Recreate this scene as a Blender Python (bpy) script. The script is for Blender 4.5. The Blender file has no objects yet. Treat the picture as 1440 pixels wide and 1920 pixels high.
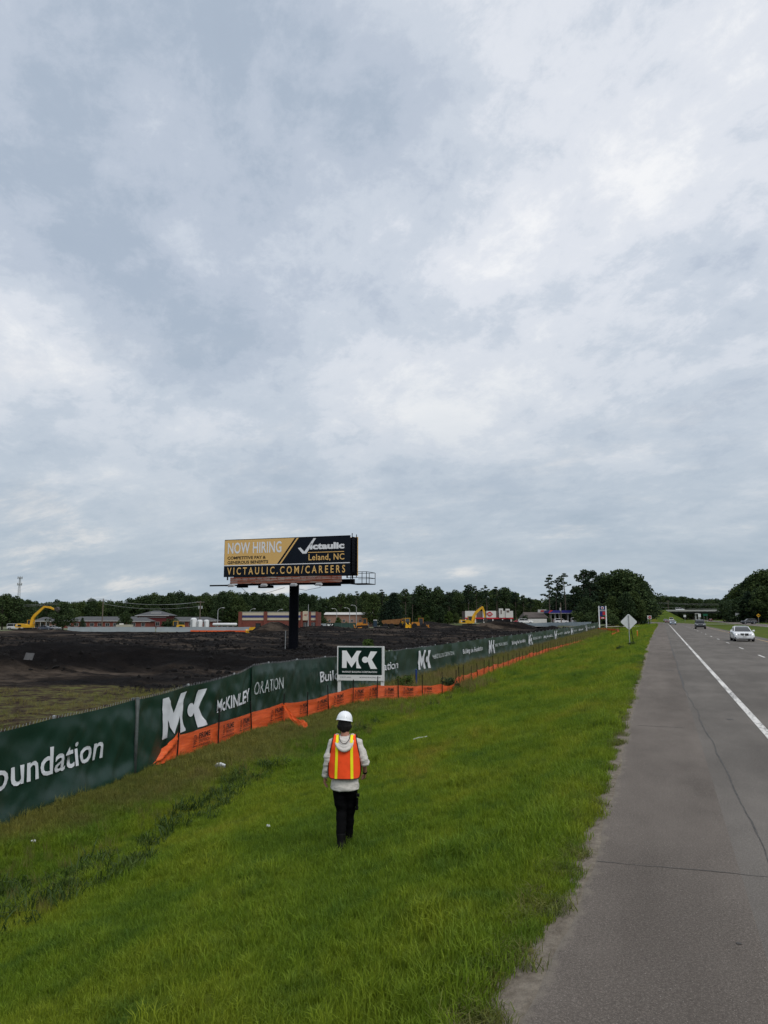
import bpy, bmesh, math, random
import numpy as np
from mathutils import Vector, Matrix, noise

R = random.Random(7)
rad = math.radians
sc = bpy.context.scene
COL = sc.collection

# ------------------------------------------------------------------ camera
F = 1386.0
TH, PT, CH = rad(20.45), rad(8.09), 2.3
cam = bpy.data.cameras.new('camera')
cam.sensor_fit = 'VERTICAL'
cam.sensor_height = 24.0
cam.lens = 24.0 * F / 1920.0
cam.clip_start = 0.1
cam.clip_end = 6000
camo = bpy.data.objects.new('camera', cam)
camo.location = (0, 0, CH)
camo.rotation_euler = (math.pi / 2 + PT, 0, TH)
COL.objects.link(camo)
sc.camera = camo
sc.render.resolution_x, sc.render.resolution_y = 768, 1024

# ------------------------------------------------------------------ sky
SKX, SKY, SKR = 19.4, 14.5, 50
SUN_EL, SUN_ROT = rad(50), rad(125)
W = bpy.data.worlds.new('World')
sc.world = W
W.use_nodes = True
wt = W.node_tree
wt.nodes.clear()


def nd(tree, kind, **kw):
    n = tree.nodes.new(kind)
    for k, v in kw.items():
        if k == 'inp':
            for a, b in v.items():
                n.inputs[a].default_value = b
        else:
            setattr(n, k, v)
    return n


def math_(tree, op, a, b=None, c=None, clamp=False):
    n = tree.nodes.new('ShaderNodeMath')
    n.operation = op
    n.use_clamp = clamp
    for i, v in enumerate((a, b, c)):
        if v is None:
            continue
        if isinstance(v, (int, float)):
            n.inputs[i].default_value = v
        else:
            tree.links.new(v, n.inputs[i])
    return n.outputs[0]


def ramp_(tree, fac, stops, interp='LINEAR'):
    n = tree.nodes.new('ShaderNodeValToRGB')
    e = n.color_ramp.elements
    n.color_ramp.interpolation = interp
    while len(e) < len(stops):
        e.new(0.5)
    for el, (p, c) in zip(e, stops):
        el.position = p
        el.color = (c[0], c[1], c[2], 1) if not isinstance(c, (int, float)) else (c, c, c, 1)
    tree.links.new(fac, n.inputs[0])
    return n.outputs[0]


def mixc(tree, fac, a, b, mode='MIX'):
    n = tree.nodes.new('ShaderNodeMix')
    n.data_type = 'RGBA'
    n.blend_type = mode
    for sock, v in ((n.inputs[0], fac), (n.inputs[6], a), (n.inputs[7], b)):
        if isinstance(v, (int, float)):
            sock.default_value = v
        elif isinstance(v, tuple):
            sock.default_value = (v[0], v[1], v[2], 1)
        else:
            tree.links.new(v, sock)
    return n.outputs[2]


def noise_(tree, vec, scale, detail=4, rough=0.5, dist=0.0, lac=2.0):
    n = tree.nodes.new('ShaderNodeTexNoise')
    n.inputs['Scale'].default_value = scale
    n.inputs['Detail'].default_value = detail
    n.inputs['Roughness'].default_value = rough
    n.inputs['Distortion'].default_value = dist
    n.inputs['Lacunarity'].default_value = lac
    if vec is not None:
        tree.links.new(vec, n.inputs['Vector'])
    return n.outputs[0]


def mapv(tree, vec, scale=(1, 1, 1), loc=(0, 0, 0), rot=(0, 0, 0)):
    n = tree.nodes.new('ShaderNodeMapping')
    n.inputs['Scale'].default_value = scale
    n.inputs['Location'].default_value = loc
    n.inputs['Rotation'].default_value = rot
    tree.links.new(vec, n.inputs['Vector'])
    return n.outputs[0]


tc = nd(wt, 'ShaderNodeTexCoord')
sep = nd(wt, 'ShaderNodeSeparateXYZ')
wt.links.new(tc.outputs['Generated'], sep.inputs[0])
zz = math_(wt, 'MAXIMUM', sep.outputs[2], 0.0)
zp = math_(wt, 'ADD', zz, 0.30)
cmb = nd(wt, 'ShaderNodeCombineXYZ')
wt.links.new(math_(wt, 'DIVIDE', sep.outputs[0], zp), cmb.inputs[0])
wt.links.new(math_(wt, 'DIVIDE', sep.outputs[1], zp), cmb.inputs[1])
pv = mapv(wt, cmb.outputs[0], rot=(0, 0, rad(SKR)), loc=(SKX, SKY, 0.4))
big = noise_(wt, pv, 1.25, 2, 0.5, 0.15)
midn = noise_(wt, mapv(wt, pv, scale=(1.0, 1.2, 1), loc=(5, 2, 1)), 3.2, 10, 0.64, 0.22)
fine = noise_(wt, mapv(wt, pv, scale=(1.0, 1.15, 1), loc=(1, 8, 3)), 10.5, 10, 0.70, 0.25)
dens = math_(wt, 'ADD', math_(wt, 'MULTIPLY', big, 0.80), math_(wt, 'MULTIPLY', midn, 0.42))
dens = math_(wt, 'ADD', dens, math_(wt, 'MULTIPLY', fine, 0.23))
cloud = ramp_(wt, dens, [(0.56, (0.373, 0.440, 0.534)), (0.64, (0.449, 0.507, 0.598)), (0.712, (0.540, 0.592, 0.670)), (0.785, (0.668, 0.70, 0.76)), (0.885, (0.82, 0.83, 0.85))], 'EASE')
# bluish thin air towards the horizon, with flat streaks of brighter cloud
hz = ramp_(wt, zz, [(0.0, 1.0), (0.08, 0.85), (0.24, 0.35), (0.42, 0.0)])
streak = noise_(wt, mapv(wt, cmb.outputs[0], scale=(0.75, 1.25, 1), loc=(2, 4, 7), rot=(0, 0, -TH)), 2.9, 11, 0.64, 0.15)
hcol = ramp_(wt, streak, [(0.36, (0.330, 0.405, 0.480)), (0.50, (0.385, 0.455, 0.525)), (0.575, (0.44, 0.50, 0.555)), (0.63, (0.56, 0.585, 0.605)), (0.72, (0.70, 0.695, 0.675))], 'B_SPLINE')
cloud = mixc(wt, hz, cloud, hcol)
sky = nd(wt, 'ShaderNodeTexSky', sky_type='NISHITA', sun_disc=False, sun_elevation=SUN_EL, sun_rotation=SUN_ROT)
sky.dust_density = 2.0
cl10 = mixc(wt, 1.0, cloud, (10.4, 10.4, 10.4), 'MULTIPLY')
cov = ramp_(wt, dens, [(0.36, 0.86), (0.6, 0.97)])
skyc = mixc(wt, cov, sky.outputs[0], cl10)
bg = nd(wt, 'ShaderNodeBackground')
bg.inputs['Strength'].default_value = 0.1
wt.links.new(skyc, bg.inputs['Color'])
wo = nd(wt, 'ShaderNodeOutputWorld')
wt.links.new(bg.outputs[0], wo.inputs[0])

sun = bpy.data.lights.new('sun', 'SUN')
sun.energy = 1.5
sun.angle = rad(30)
sun.color = (1.0, 0.965, 0.91)
suno = bpy.data.objects.new('sun', sun)
suno.rotation_euler = (math.pi / 2 - SUN_EL, 0, math.pi - SUN_ROT)
suno.location = (60, -20, 90)
COL.objects.link(suno)

sc.view_settings.view_transform = 'Standard'
sc.view_settings.look = 'None'
sc.view_settings.exposure = 0.12
sc.view_settings.gamma = 1.0
sc.view_settings.use_curve_mapping = False

# ------------------------------------------------------------------ helpers
_fwd = np.array([-math.sin(TH) * math.cos(PT), math.cos(TH) * math.cos(PT), math.sin(PT)])
_rgt = np.array([math.cos(TH), math.sin(TH), 0.0])
_up = np.cross(_rgt, _fwd)
_C = np.array([0, 0, CH])


def at(px, py, d):
    """world point seen at a photo pixel, d metres down the optical axis"""
    p = _C + d * ((px - 720) / F * _rgt + (960 - py) / F * _up + _fwd)
    return Vector(p)


def gxy(px, d):
    p = at(px, 1157, d)
    return p.x, p.y


def depth(x, y):
    return x * _fwd[0] + y * _fwd[1]


def vnoise(x, y, seed=0):
    x = np.asarray(x, float); y = np.asarray(y, float)
    xi = np.floor(x).astype(np.int64); yi = np.floor(y).astype(np.int64)
    xf = x - xi; yf = y - yi
    u = xf * xf * (3 - 2 * xf); v = yf * yf * (3 - 2 * yf)

    def h(a, b):
        n = (a * 374761393 + b * 668265263 + seed * 974634777) & 0xffffffff
        n = ((n ^ (n >> 13)) * 1274126177) & 0xffffffff
        return ((n ^ (n >> 16)) & 0xffff) / 65535.0
    return (h(xi, yi) * (1 - u) + h(xi + 1, yi) * u) * (1 - v) + (h(xi, yi + 1) * (1 - u) + h(xi + 1, yi + 1) * u) * v


def fbm(x, y, seed=0, octv=4):
    s = 0.0; a = 0.5
    for i in range(octv):
        s = s + a * (vnoise(x * 2 ** i, y * 2 ** i, seed + i) - 0.5) * 2
        a *= 0.5
    return s


def sstep(a, b, x):
    t = np.clip((np.asarray(x, float) - a) / (b - a), 0, 1)
    return t * t * (3 - 2 * t)


class MB:
    """collects polygons, then links them as one mesh object"""

    def __init__(s):
        s.v = []; s.f = []; s.m = []

    def add(s, vs, fs, mi=0):
        o = len(s.v)
        s.v.extend([tuple(p) for p in vs])
        for f in fs:
            s.f.append([o + i for i in f]); s.m.append(mi)
        return s

    def box(s, c, d, rz=0.0, mi=0, M=None, top=1.0):
        x, y, z = d[0] / 2, d[1] / 2, d[2] / 2
        vs = [Vector(p) for p in [(-x, -y, -z), (x, -y, -z), (x, y, -z), (-x, y, -z), (-x * top, -y * top, z), (x * top, -y * top, z), (x * top, y * top, z), (-x * top, y * top, z)]]
        m = Matrix.Translation(c) @ Matrix.Rotation(rz, 4, 'Z')
        if M is not None:
            m = Matrix.Translation(c) @ M
        return s.add([m @ v for v in vs], [(0, 3, 2, 1), (4, 5, 6, 7), (0, 1, 5, 4), (1, 2, 6, 5), (2, 3, 7, 6), (3, 0, 4, 7)], mi)

    def bar(s, p, q, w, h=None, mi=0, taper=1.0):
        """square bar between two points"""
        p, q = Vector(p), Vector(q)
        h = h or w
        a = (q - p).normalized()
        r = Vector((0, 0, 1)) if abs(a.z) < 0.95 else Vector((0, 1, 0))
        x = a.cross(r).normalized(); y = x.cross(a).normalized()
        vs = []
        for c, k in ((p, 1), (q, taper)):
            for sx, sy in ((-1, -1), (1, -1), (1, 1), (-1, 1)):
                vs.append(c + x * sx * w / 2 * k + y * sy * h / 2 * k)
        return s.add(vs, [(3, 2, 1, 0), (4, 5, 6, 7), (0, 1, 5, 4), (1, 2, 6, 5), (2, 3, 7, 6), (3, 0, 4, 7)], mi)

    def tube(s, pts, r, n=8, mi=0, cap=True):
        pts = [Vector(p) for p in pts]
        if not isinstance(r, (list, tuple)):
            r = [r] * len(pts)
        rings = []
        x = None
        for i, p in enumerate(pts):
            a = (pts[min(i + 1, len(pts) - 1)] - pts[max(i - 1, 0)]).normalized()
            if x is None:
                ref = Vector((0, 0, 1)) if abs(a.z) < 0.9 else Vector((0, 1, 0))
                x = a.cross(ref).normalized()
            else:
                x = (x - a * x.dot(a)).normalized()
            y = a.cross(x)
            rings.append([p + (x * math.cos(2 * math.pi * k / n) + y * math.sin(2 * math.pi * k / n)) * r[i] for k in range(n)])
        return s.loft(rings, mi, cap)

    def loft(s, rings, mi=0, cap=True):
        n = len(rings[0]); vs = [p for rg in rings for p in rg]
        fs = []
        for i in range(len(rings) - 1):
            for k in range(n):
                a, b = i * n + k, i * n + (k + 1) % n
                fs.append((a, b, b + n, a + n))
        if cap:
            fs.append(tuple(range(n - 1, -1, -1)))
            fs.append(tuple((len(rings) - 1) * n + k for k in range(n)))
        return s.add(vs, fs, mi)

    def ell(s, c, r, nu=16, nv=10, M=None, mi=0):
        c = Vector(c); vs = []; fs = []
        M = M or Matrix.Identity(3)
        for j in range(1, nv):
            t = math.pi * j / nv
            for i in range(nu):
                p = 2 * math.pi * i / nu
                vs.append(c + M @ Vector((r[0] * math.sin(t) * math.cos(p), r[1] * math.sin(t) * math.sin(p), r[2] * math.cos(t))))
        vs.append(c + M @ Vector((0, 0, r[2]))); vs.append(c + M @ Vector((0, 0, -r[2])))
        for j in range(nv - 2):
            for i in range(nu):
                a, b = j * nu + i, j * nu + (i + 1) % nu
                fs.append((a, a + nu, b + nu, b))
        T, B = len(vs) - 2, len(vs) - 1
        for i in range(nu):
            fs.append((T, i, (i + 1) % nu)); fs.append((B, (nv - 2) * nu + (i + 1) % nu, (nv - 2) * nu + i))
        return s.add(vs, fs, mi)

    def prism(s, pts, d0, d1, plane='xz', mi=0):
        """polygon in a plane, extruded along the third axis from d0 to d1"""
        def P(a, b, d):
            return (a, d, b) if plane == 'xz' else ((d, a, b) if plane == 'yz' else (a, b, d))
        n = len(pts)
        vs = [P(a, b, d0) for a, b in pts] + [P(a, b, d1) for a, b in pts]
        fs = [tuple(range(n)), tuple(range(2 * n - 1, n - 1, -1))]
        fs += [(k, k + n, (k + 1) % n + n, (k + 1) % n) for k in range(n)]
        return s.add(vs, fs, mi)

    def lathe(s, prof, c=(0, 0, 0), n=16, axis='z', mi=0):
        c = Vector(c); rings = []
        for r, h in prof:
            rg = []
            for k in range(n):
                a = 2 * math.pi * k / n
                u, v = r * math.cos(a), r * math.sin(a)
                rg.append(c + (Vector((u, v, h)) if axis == 'z' else Vector((h, u, v))))
            rings.append(rg)
        return s.loft(rings, mi, True)

    def build(s, name, mat=None, parent=None, smooth=False, **tags):
        me = bpy.data.meshes.new(name)
        me.from_pydata(s.v, [], s.f)
        mats = mat if isinstance(mat, (list, tuple)) else [mat]
        for m in mats:
            if m:
                me.materials.append(m)
        if len(mats) > 1:
            me.polygons.foreach_set('material_index', s.m)
        bm = bmesh.new(); bm.from_mesh(me)
        bmesh.ops.recalc_face_normals(bm, faces=bm.faces)
        bm.to_mesh(me); bm.free()
        if smooth:
            me.polygons.foreach_set('use_smooth', [True] * len(me.polygons))
            if smooth is not True:
                me.set_sharp_from_angle(angle=rad(smooth))
        return put(name, me, parent, **tags)


def put(name, me, parent=None, **tags):
    o = bpy.data.objects.new(name, me)
    COL.objects.link(o)
    if parent is not None:
        o.parent = parent
    for k, v in tags.items():
        if v is not None:
            o[k] = v
    return o


def thing(name, label, cat, loc=(0, 0, 0), rz=0.0, group=None):
    o = bpy.data.objects.new(name, None)
    o.empty_display_size = 0.3
    o.location = loc
    o.rotation_euler = (0, 0, rz)
    COL.objects.link(o)
    o['label'] = label; o['category'] = cat
    if group:
        o['group'] = group
    return o


def copy_thing(root, label, loc, rz=None, group=None, scale=None):
    r = root.copy(); COL.objects.link(r)
    r.location = loc
    if rz is not None:
        r.rotation_euler = (0, 0, rz)
    if scale:
        r.scale = scale
    r['label'] = label
    if group:
        r['group'] = group
    for ch in list(root.children):
        c = ch.copy(); COL.objects.link(c); c.parent = r
        for g in ch.children:
            e = g.copy(); COL.objects.link(e); e.parent = c
    return r


_mats = {}


def M(name, col, rough=0.7, metal=0.0, var=0.12, scale=3.0, bump=0.0, spec=0.25, bscale=None, stretch=(1, 1, 1), coat=0.0, dirt=None):
    if name in _mats:
        return _mats[name]
    m = bpy.data.materials.new(name); m.use_nodes = True
    t = m.node_tree; b = t.nodes['Principled BSDF']
    b.inputs['Roughness'].default_value = rough
    b.inputs['Metallic'].default_value = metal
    b.inputs['Specular IOR Level'].default_value = spec
    b.inputs['Coat Weight'].default_value = coat
    tcx = nd(t, 'ShaderNodeTexCoord')
    v = mapv(t, tcx.outputs['Object'], scale=stretch)
    n = noise_(t, v, scale, 5, 0.6)
    k = ramp_(t, n, [(0.25, 1 - var), (0.75, 1 + var)])
    c = mixc(t, 1.0, (col[0], col[1], col[2]), k, 'MULTIPLY')
    if dirt:
        dm = noise_(t, mapv(t, tcx.outputs['Object'], scale=stretch, loc=(3, 9, 2)), dirt[1], 6, 0.65)
        c = mixc(t, ramp_(t, dm, [(dirt[2], 0.0), (dirt[2] + 0.18, dirt[3])]), c, dirt[0])
    t.links.new(c, b.inputs['Base Color'])
    if bump:
        bn = nd(t, 'ShaderNodeBump')
        bn.inputs['Strength'].default_value = min(1, bump)
        bn.inputs['Distance'].default_value = 0.02
        t.links.new(noise_(t, v, bscale or scale * 4, 4, 0.6), bn.inputs['Height'])
        t.links.new(bn.outputs[0], b.inputs['Normal'])
    _mats[name] = m
    return m


def emit_mat(name, col, st):
    m = bpy.data.materials.new(name); m.use_nodes = True
    b = m.node_tree.nodes['Principled BSDF']
    b.inputs['Base Color'].default_value = (*col, 1)
    b.inputs['Emission Color'].default_value = (*col, 1)
    b.inputs['Emission Strength'].default_value = st
    return m


# ---- lettering (built-in font), made first while the scene is still small
_txt = {}


def text_geo(body, bold=0.0, space=1.0):
    key = (body, bold, space)
    if key in _txt:
        return _txt[key]
    cu = bpy.data.curves.new('t', 'FONT')
    cu.body = body; cu.offset = bold; cu.space_character = space
    cu.resolution_u = 3; cu.size = 1.0
    o = bpy.data.objects.new('t', cu)
    COL.objects.link(o)
    dg = bpy.context.evaluated_depsgraph_get(); dg.update()
    me = bpy.data.meshes.new_from_object(o.evaluated_get(dg))
    v = np.array([p.co[:] for p in me.vertices])[:, :2]
    f = [tuple(p.vertices) for p in me.polygons]
    bpy.data.objects.remove(o); bpy.data.curves.remove(cu); bpy.data.meshes.remove(me)
    lo, hi = v.min(0), v.max(0)
    v = (v - lo) / (hi - lo)
    _txt[key] = (v, f, (hi - lo)[0] / (hi - lo)[1])
    return _txt[key]


MKX = lambda x: (x - 362) / 618.0
MKY = lambda y: (582 - y) / 314.0
MK_M = [(362, 268), (440, 268), (530, 405), (620, 271), (705, 272), (690, 292), (664, 330), (648, 378), (644, 425), (650, 470), (664, 512), (682, 540), (697, 560), (697, 576), (615, 573), (613, 442), (530, 562), (444, 440), (442, 570), (362, 570)]
_arc = [(768 + 54 * math.cos(a), 425 + 54 * math.sin(a)) for a in [rad(35 + i * (290 / 18)) for i in range(19)]]
MK_K = [(865, 280), (980, 282), (886, 424), (980, 582), (866, 582)] + _arc


def mk_geo():
    """the two letters of the builder's mark, triangulated, in a unit box"""
    if 'mk' in _txt:
        return _txt['mk']
    bm = bmesh.new()
    for poly in (MK_M, MK_K):
        vs = [bm.verts.new((MKX(x), MKY(y), 0)) for x, y in poly]
        bm.faces.new(vs)
    bmesh.ops.triangulate(bm, faces=bm.faces[:])
    for it in range(3):
        es = [e for e in bm.edges if e.calc_length() > 0.13]
        bmesh.ops.subdivide_edges(bm, edges=es, cuts=1)
        bmesh.ops.triangulate(bm, faces=[f for f in bm.faces if len(f.verts) > 3])
    bm.verts.index_update()
    v = np.array([p.co[:2] for p in bm.verts]); f = [tuple(q.index for q in fa.verts) for fa in bm.faces]
    bm.free()
    _txt['mk'] = (v, f, 1.97)
    return _txt['mk']


def words(geo, gap=0.24):
    """split lettering at the spaces between its words"""
    v, f, a = geo
    iv = sorted((min(v[i][0] for i in q), max(v[i][0] for i in q), k) for k, q in enumerate(f))
    out, hi = [[]], None
    for x0, x1, k in iv:
        if hi is not None and x0 - hi > gap / a:
            out.append([])
        out[-1].append(f[k])
        hi = x1 if hi is None else max(hi, x1)
    res = []
    for fs in out:
        ids = sorted({i for q in fs for i in q}); mp = {i: n for n, i in enumerate(ids)}
        res.append((v[ids], [tuple(mp[i] for i in q) for q in fs], a))
    return res


def flat_text(geo, x0, x1, z0, z1, y, name, mat, parent, shear=0.0, thick=0.0):
    """lettering laid on a plane facing -y"""
    o = None
    for v, f, _ in (words(geo) if name == 'lettering' else [geo]):
        b = MB()
        b.add([(x0 + (x1 - x0) * p[0] + shear * p[1], y, z0 + (z1 - z0) * p[1]) for p in v], f)
        o = b.build(name, mat, parent)
    return o


def remesh(mb, vox, smooth=4, fac=0.5):
    me = bpy.data.meshes.new('tmp'); me.from_pydata(mb.v, [], mb.f)
    bm = bmesh.new(); bm.from_mesh(me); bmesh.ops.recalc_face_normals(bm, faces=bm.faces); bm.to_mesh(me); bm.free()
    o = bpy.data.objects.new('tmp', me); COL.objects.link(o)
    r = o.modifiers.new('r', 'REMESH'); r.mode = 'VOXEL'; r.voxel_size = vox
    s = o.modifiers.new('s', 'SMOOTH'); s.factor = fac; s.iterations = smooth
    dg = bpy.context.evaluated_depsgraph_get(); dg.update()
    out = bpy.data.meshes.new_from_object(o.evaluated_get(dg))
    bpy.data.objects.remove(o); bpy.data.meshes.remove(me)
    out.polygons.foreach_set('use_smooth', [True] * len(out.polygons))
    return out


for _a in [('Building the Foundation', 0.012, 1.0), ('McKINLEY', 0.02, 1.0), ('ORATION', 0.0, 1.05), ('McKINLEY BUILDING CORPORATION', 0.015, 1.0), ('NOW HIRING', 0.02, 1.05), ('COMPETITIVE PAY &', 0.022, 1.0), ('GENEROUS BENEFITS', 0.022, 1.0), ('VICTAULIC.COM/CAREERS', 0.015, 1.55), ('ictaulic', 0.05, 1.0), ('Leland, NC', 0.015, 1.08), ('910.371.4434', 0.01, 1.0), ('MCKINLEYBUILDING.COM', 0.01, 1.0), ('PRIME', 0.03, 1.0), ('EROSION', 0.01, 1.0), ('919-459-9574', 0.01, 1.0), ('AC', 0.04, 1.0)]:
    text_geo(*_a)
mk_geo()

# ------------------------------------------------------------------ lie of the land
def edge_x(Y):
    """left edge of the asphalt"""
    Y = np.asarray(Y, float)
    return -0.77 - 0.13 * sstep(7.5, 4.2, Y) - 0.52 * np.clip((Y - 12) / 70, 0, 1) + 0.05 * fbm(Y * 0.7, Y * 0 + 3.3, 5, 4) + bend(Y)


def bend(Y):
    Y = np.asarray(Y, float)
    return -0.0011 * np.clip(Y - 250, 0, 400) ** 2


_pt = [-50, 0, 0.4, 3.33, 6.0, 8.0, 8.6, 9.6, 11.3, 14.5, 40]
_pz = [-0.012, -0.012, -0.06, -0.69, -1.25, -1.68, -1.75, -1.72, -1.63, -1.62, -1.62]
_dy = [-50, 12, 24, 45, 90, 120, 177, 260, 900]
_dd = [1.0, 1.0, 0.9, 0.88, 0.82, 0.73, 0.45, 0.3, 0.3]


def verge_z(X, Y):
    X = np.asarray(X, float); Y = np.asarray(Y, float)
    t = edge_x(Y) - X
    z = np.interp(t, _pt, _pz) * np.where(t > 0.4, np.interp(Y, _dy, _dd), 1.0)
    bx_, by_ = gxy(705, 32.0)
    z = z + 0.24 * np.exp(-(((X - bx_) / 2.0) ** 2 + ((Y - by_) / 4.0) ** 2))
    return z + sstep(0.4, 2.0, t) * (0.07 * fbm(X * 0.45, Y * 0.3, 11, 4))


RIDGE = [(-100, 22, 1.3), (-75, 31, 1.75), (-60, 38, 1.75), (-48, 44, 1.6), (-41, 49, 1.25), (-35, 53, 0.9), (-29, 58, 0.5), (-22, 66, 0.15)]
HEAPS = [(925, 205, 5.5, 0.9), (945, 206, 8, 1.3), (968, 205, 7, 1.25), (984, 202, 6, 0.7), (1035, 188, 4.5, 1.35), (1062, 182, 4, 1.1), (525, 186, 7, 1.7), (505, 186, 5, 1.5),
         (40, 186, 12, 0.45), (78, 184, 14, 0.5), (128, 182, 12, 0.25), (180, 180, 12, 0.1), (610, 200, 9, 0.8), (580, 196, 9, 0.9), (710, 196, 16, 0.5), (840, 200, 14, 0.9), (870, 205, 10, 0.7), (815, 235, 14, 1.3), (795, 238, 10, 1.0)]


def field_z(X, Y, want=False):
    X = np.asarray(X, float); Y = np.asarray(Y, float)
    d = depth(X, Y)
    fence = verge_z(np.full_like(X, -14.6), Y)
    base = -1.5 - 0.2 * sstep(90, 190, d) + 0.55 * sstep(-100, -75, X) * sstep(80, 190, d)
    z = fence + (base - fence) * sstep(0, 9, -14.6 - X)
    rough = sstep(0.5, 6, -14.6 - X)
    soil = sstep(38, 47, d) * (1 - 0.45 * sstep(120, 180, d))
    z = z + rough * (0.10 + 0.34 * soil) * fbm(X / 9, Y / 9, 21, 3) + rough * (0.08 + 0.26 * soil) * fbm(X / 2.6, Y / 2.6, 31, 3)
    z = z + soil * 0.16 * np.abs(fbm(X / 1.1 + 9, Y / 1.1, 41, 2))
    # long bank of dug soil
    best = np.zeros_like(z)
    for (x0, y0, h0), (x1, y1, h1) in zip(RIDGE[:-1], RIDGE[1:]):
        dx, dy = x1 - x0, y1 - y0
        t = np.clip(((X - x0) * dx + (Y - y0) * dy) / (dx * dx + dy * dy), 0, 1)
        q = np.hypot(X - x0 - t * dx, Y - y0 - t * dy) * (1 + 0.35 * fbm(X / 5, Y / 5, 51, 3))
        best = np.maximum(best, (h0 + t * (h1 - h0)) * np.clip(1 - q / 7.5, 0, 1) ** 0.85)
    z = z + best * (1 + 0.35 * fbm(X / 6, Y / 6, 61, 3))
    for px, dd, r, h in HEAPS:
        hx, hy = gxy(px, dd)
        q = np.hypot(X - hx, Y - hy) * (1 + 0.3 * fbm(X / 3, Y / 3, 71, 3))
        z = z + h * np.clip(1 - q / r, 0, 1) ** 0.8
    return (z, best) if want else z


def gz(x, y):
    x = np.float64(x); y = np.float64(y)
    if x < -14.6:
        return float(field_z(np.array([x]), np.array([y]))[0])
    return float(verge_z(np.array([x]), np.array([y]))[0])


def hit(px, py):
    """where the line of sight through a photo pixel meets the ground"""
    d = (px - 720) / F * _rgt + (960 - py) / F * _up + _fwd
    lo = 2.0
    t = lo
    while t < 400:
        p = _C + d * t
        if p[2] < gz(p[0], p[1]):
            a, b = t / 1.03, t
            for _ in range(20):
                m = (a + b) / 2
                q = _C + d * m
                if q[2] < gz(q[0], q[1]):
                    b = m
                else:
                    a = m
            return Vector(_C + d * b)
        t *= 1.03
    return Vector(_C + d * 400)


_yfx = [-700, -230, -170, -113, -111, -80, -38, -14.6]
_yfy = [130, 130, 153, 175, 250, 255, 229, 178]


def yfar(X):
    return np.interp(X, _yfx, _yfy)


def grid_obj(name, X, Y, Z, mat, attrs=None, **tags):
    """X, Y, Z are 2-D arrays of the same shape"""
    nr, nc = X.shape
    v = np.stack([X, Y, Z], -1).reshape(-1, 3)
    i = np.arange(nr * nc).reshape(nr, nc)
    f = np.stack([i[:-1, :-1], i[:-1, 1:], i[1:, 1:], i[1:, :-1]], -1).reshape(-1, 4)
    me = bpy.data.meshes.new(name)
    me.vertices.add(len(v)); me.vertices.foreach_set('co', v.ravel())
    me.loops.add(f.size); me.loops.foreach_set('vertex_index', f.ravel().astype(np.int32))
    me.polygons.add(len(f)); me.polygons.foreach_set('loop_start', np.arange(0, f.size, 4, dtype=np.int32))
    me.update(calc_edges=True)
    me.polygons.foreach_set('use_smooth', np.ones(len(f), bool))
    # faces must look up
    me.update()
    if me.polygons[0].normal.z < 0:
        me.flip_normals()
    for k, a in (attrs or {}).items():
        at_ = me.attributes.new(k, 'FLOAT', 'POINT')
        at_.data.foreach_set('value', np.asarray(a, np.float32).ravel())
    me.materials.append(mat)
    return put(name, me, **tags)


# ------------------------------------------------------------------ ground materials
def pos_mat(name):
    m = bpy.data.materials.new(name); m.use_nodes = True
    t = m.node_tree
    g = nd(t, 'ShaderNodeNewGeometry')
    return m, t, t.nodes['Principled BSDF'], g.outputs['Position']


def attr_(t, name):
    n = nd(t, 'ShaderNodeAttribute', attribute_name=name)
    return n.outputs['Fac']


def bump_(t, b, h, strength, dist):
    n = nd(t, 'ShaderNodeBump')
    n.inputs['Strength'].default_value = strength; n.inputs['Distance'].default_value = dist
    t.links.new(h, n.inputs['Height']); t.links.new(n.outputs[0], b.inputs['Normal'])


def turf_colour(t, P, k=1.0):
    """patchy greens of the verge, shared by the soil sheet and the blades"""
    a = noise_(t, mapv(t, P, scale=(1, 0.55, 1)), 0.35, 4, 0.6, 0.3)
    c = ramp_(t, a, [(0.30, (0.052 * k, 0.098 * k, 0.010 * k)), (0.45, (0.092 * k, 0.142 * k, 0.010 * k)), (0.57, (0.128 * k, 0.164 * k, 0.012 * k)), (0.72, (0.165 * k, 0.150 * k, 0.020 * k))])
    b = noise_(t, P, 1.7, 4, 0.6)
    c = mixc(t, ramp_(t, b, [(0.52, 0.0), (0.72, 0.75)]), c, (0.044 * k, 0.090 * k, 0.013 * k))
    # drier olive band beyond the ditch
    sx = nd(t, 'ShaderNodeSeparateXYZ'); t.links.new(P, sx.inputs[0])
    wob = math_(t, 'MULTIPLY_ADD', noise_(t, P, 0.5, 3), 5.0, -2.5)
    band = math_(t, 'ADD', sx.outputs[0], wob)
    dry = ramp_(t, math_(t, 'MULTIPLY_ADD', band, 1 / 6.0, 15.0 / 6.0), [(0.0, 0.85), (0.55, 0.75), (0.85, 0.0)])
    return mixc(t, dry, c, (0.118 * k, 0.108 * k, 0.032 * k))


m_turf, t, b, P = pos_mat('turf')
c = turf_colour(t, P, 0.8)
sand_n = noise_(t, P, 9, 6, 0.7)
sand = ramp_(t, sand_n, [(0.3, (0.13, 0.108, 0.085)), (0.7, (0.27, 0.235, 0.19))])
sf = math_(t, 'ADD', attr_(t, 'sand'), math_(t, 'MULTIPLY_ADD', noise_(t, P, 14, 4, 0.7), 0.7, -0.35))
c = mixc(t, ramp_(t, sf, [(0.42, 0.0), (0.58, 1.0)]), c, sand)
t.links.new(c, b.inputs['Base Color']); b.inputs['Roughness'].default_value = 0.95
b.inputs['Specular IOR Level'].default_value = 0.1
bump_(t, b, noise_(t, P, 22, 5, 0.7), 0.9, 0.04)

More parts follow.
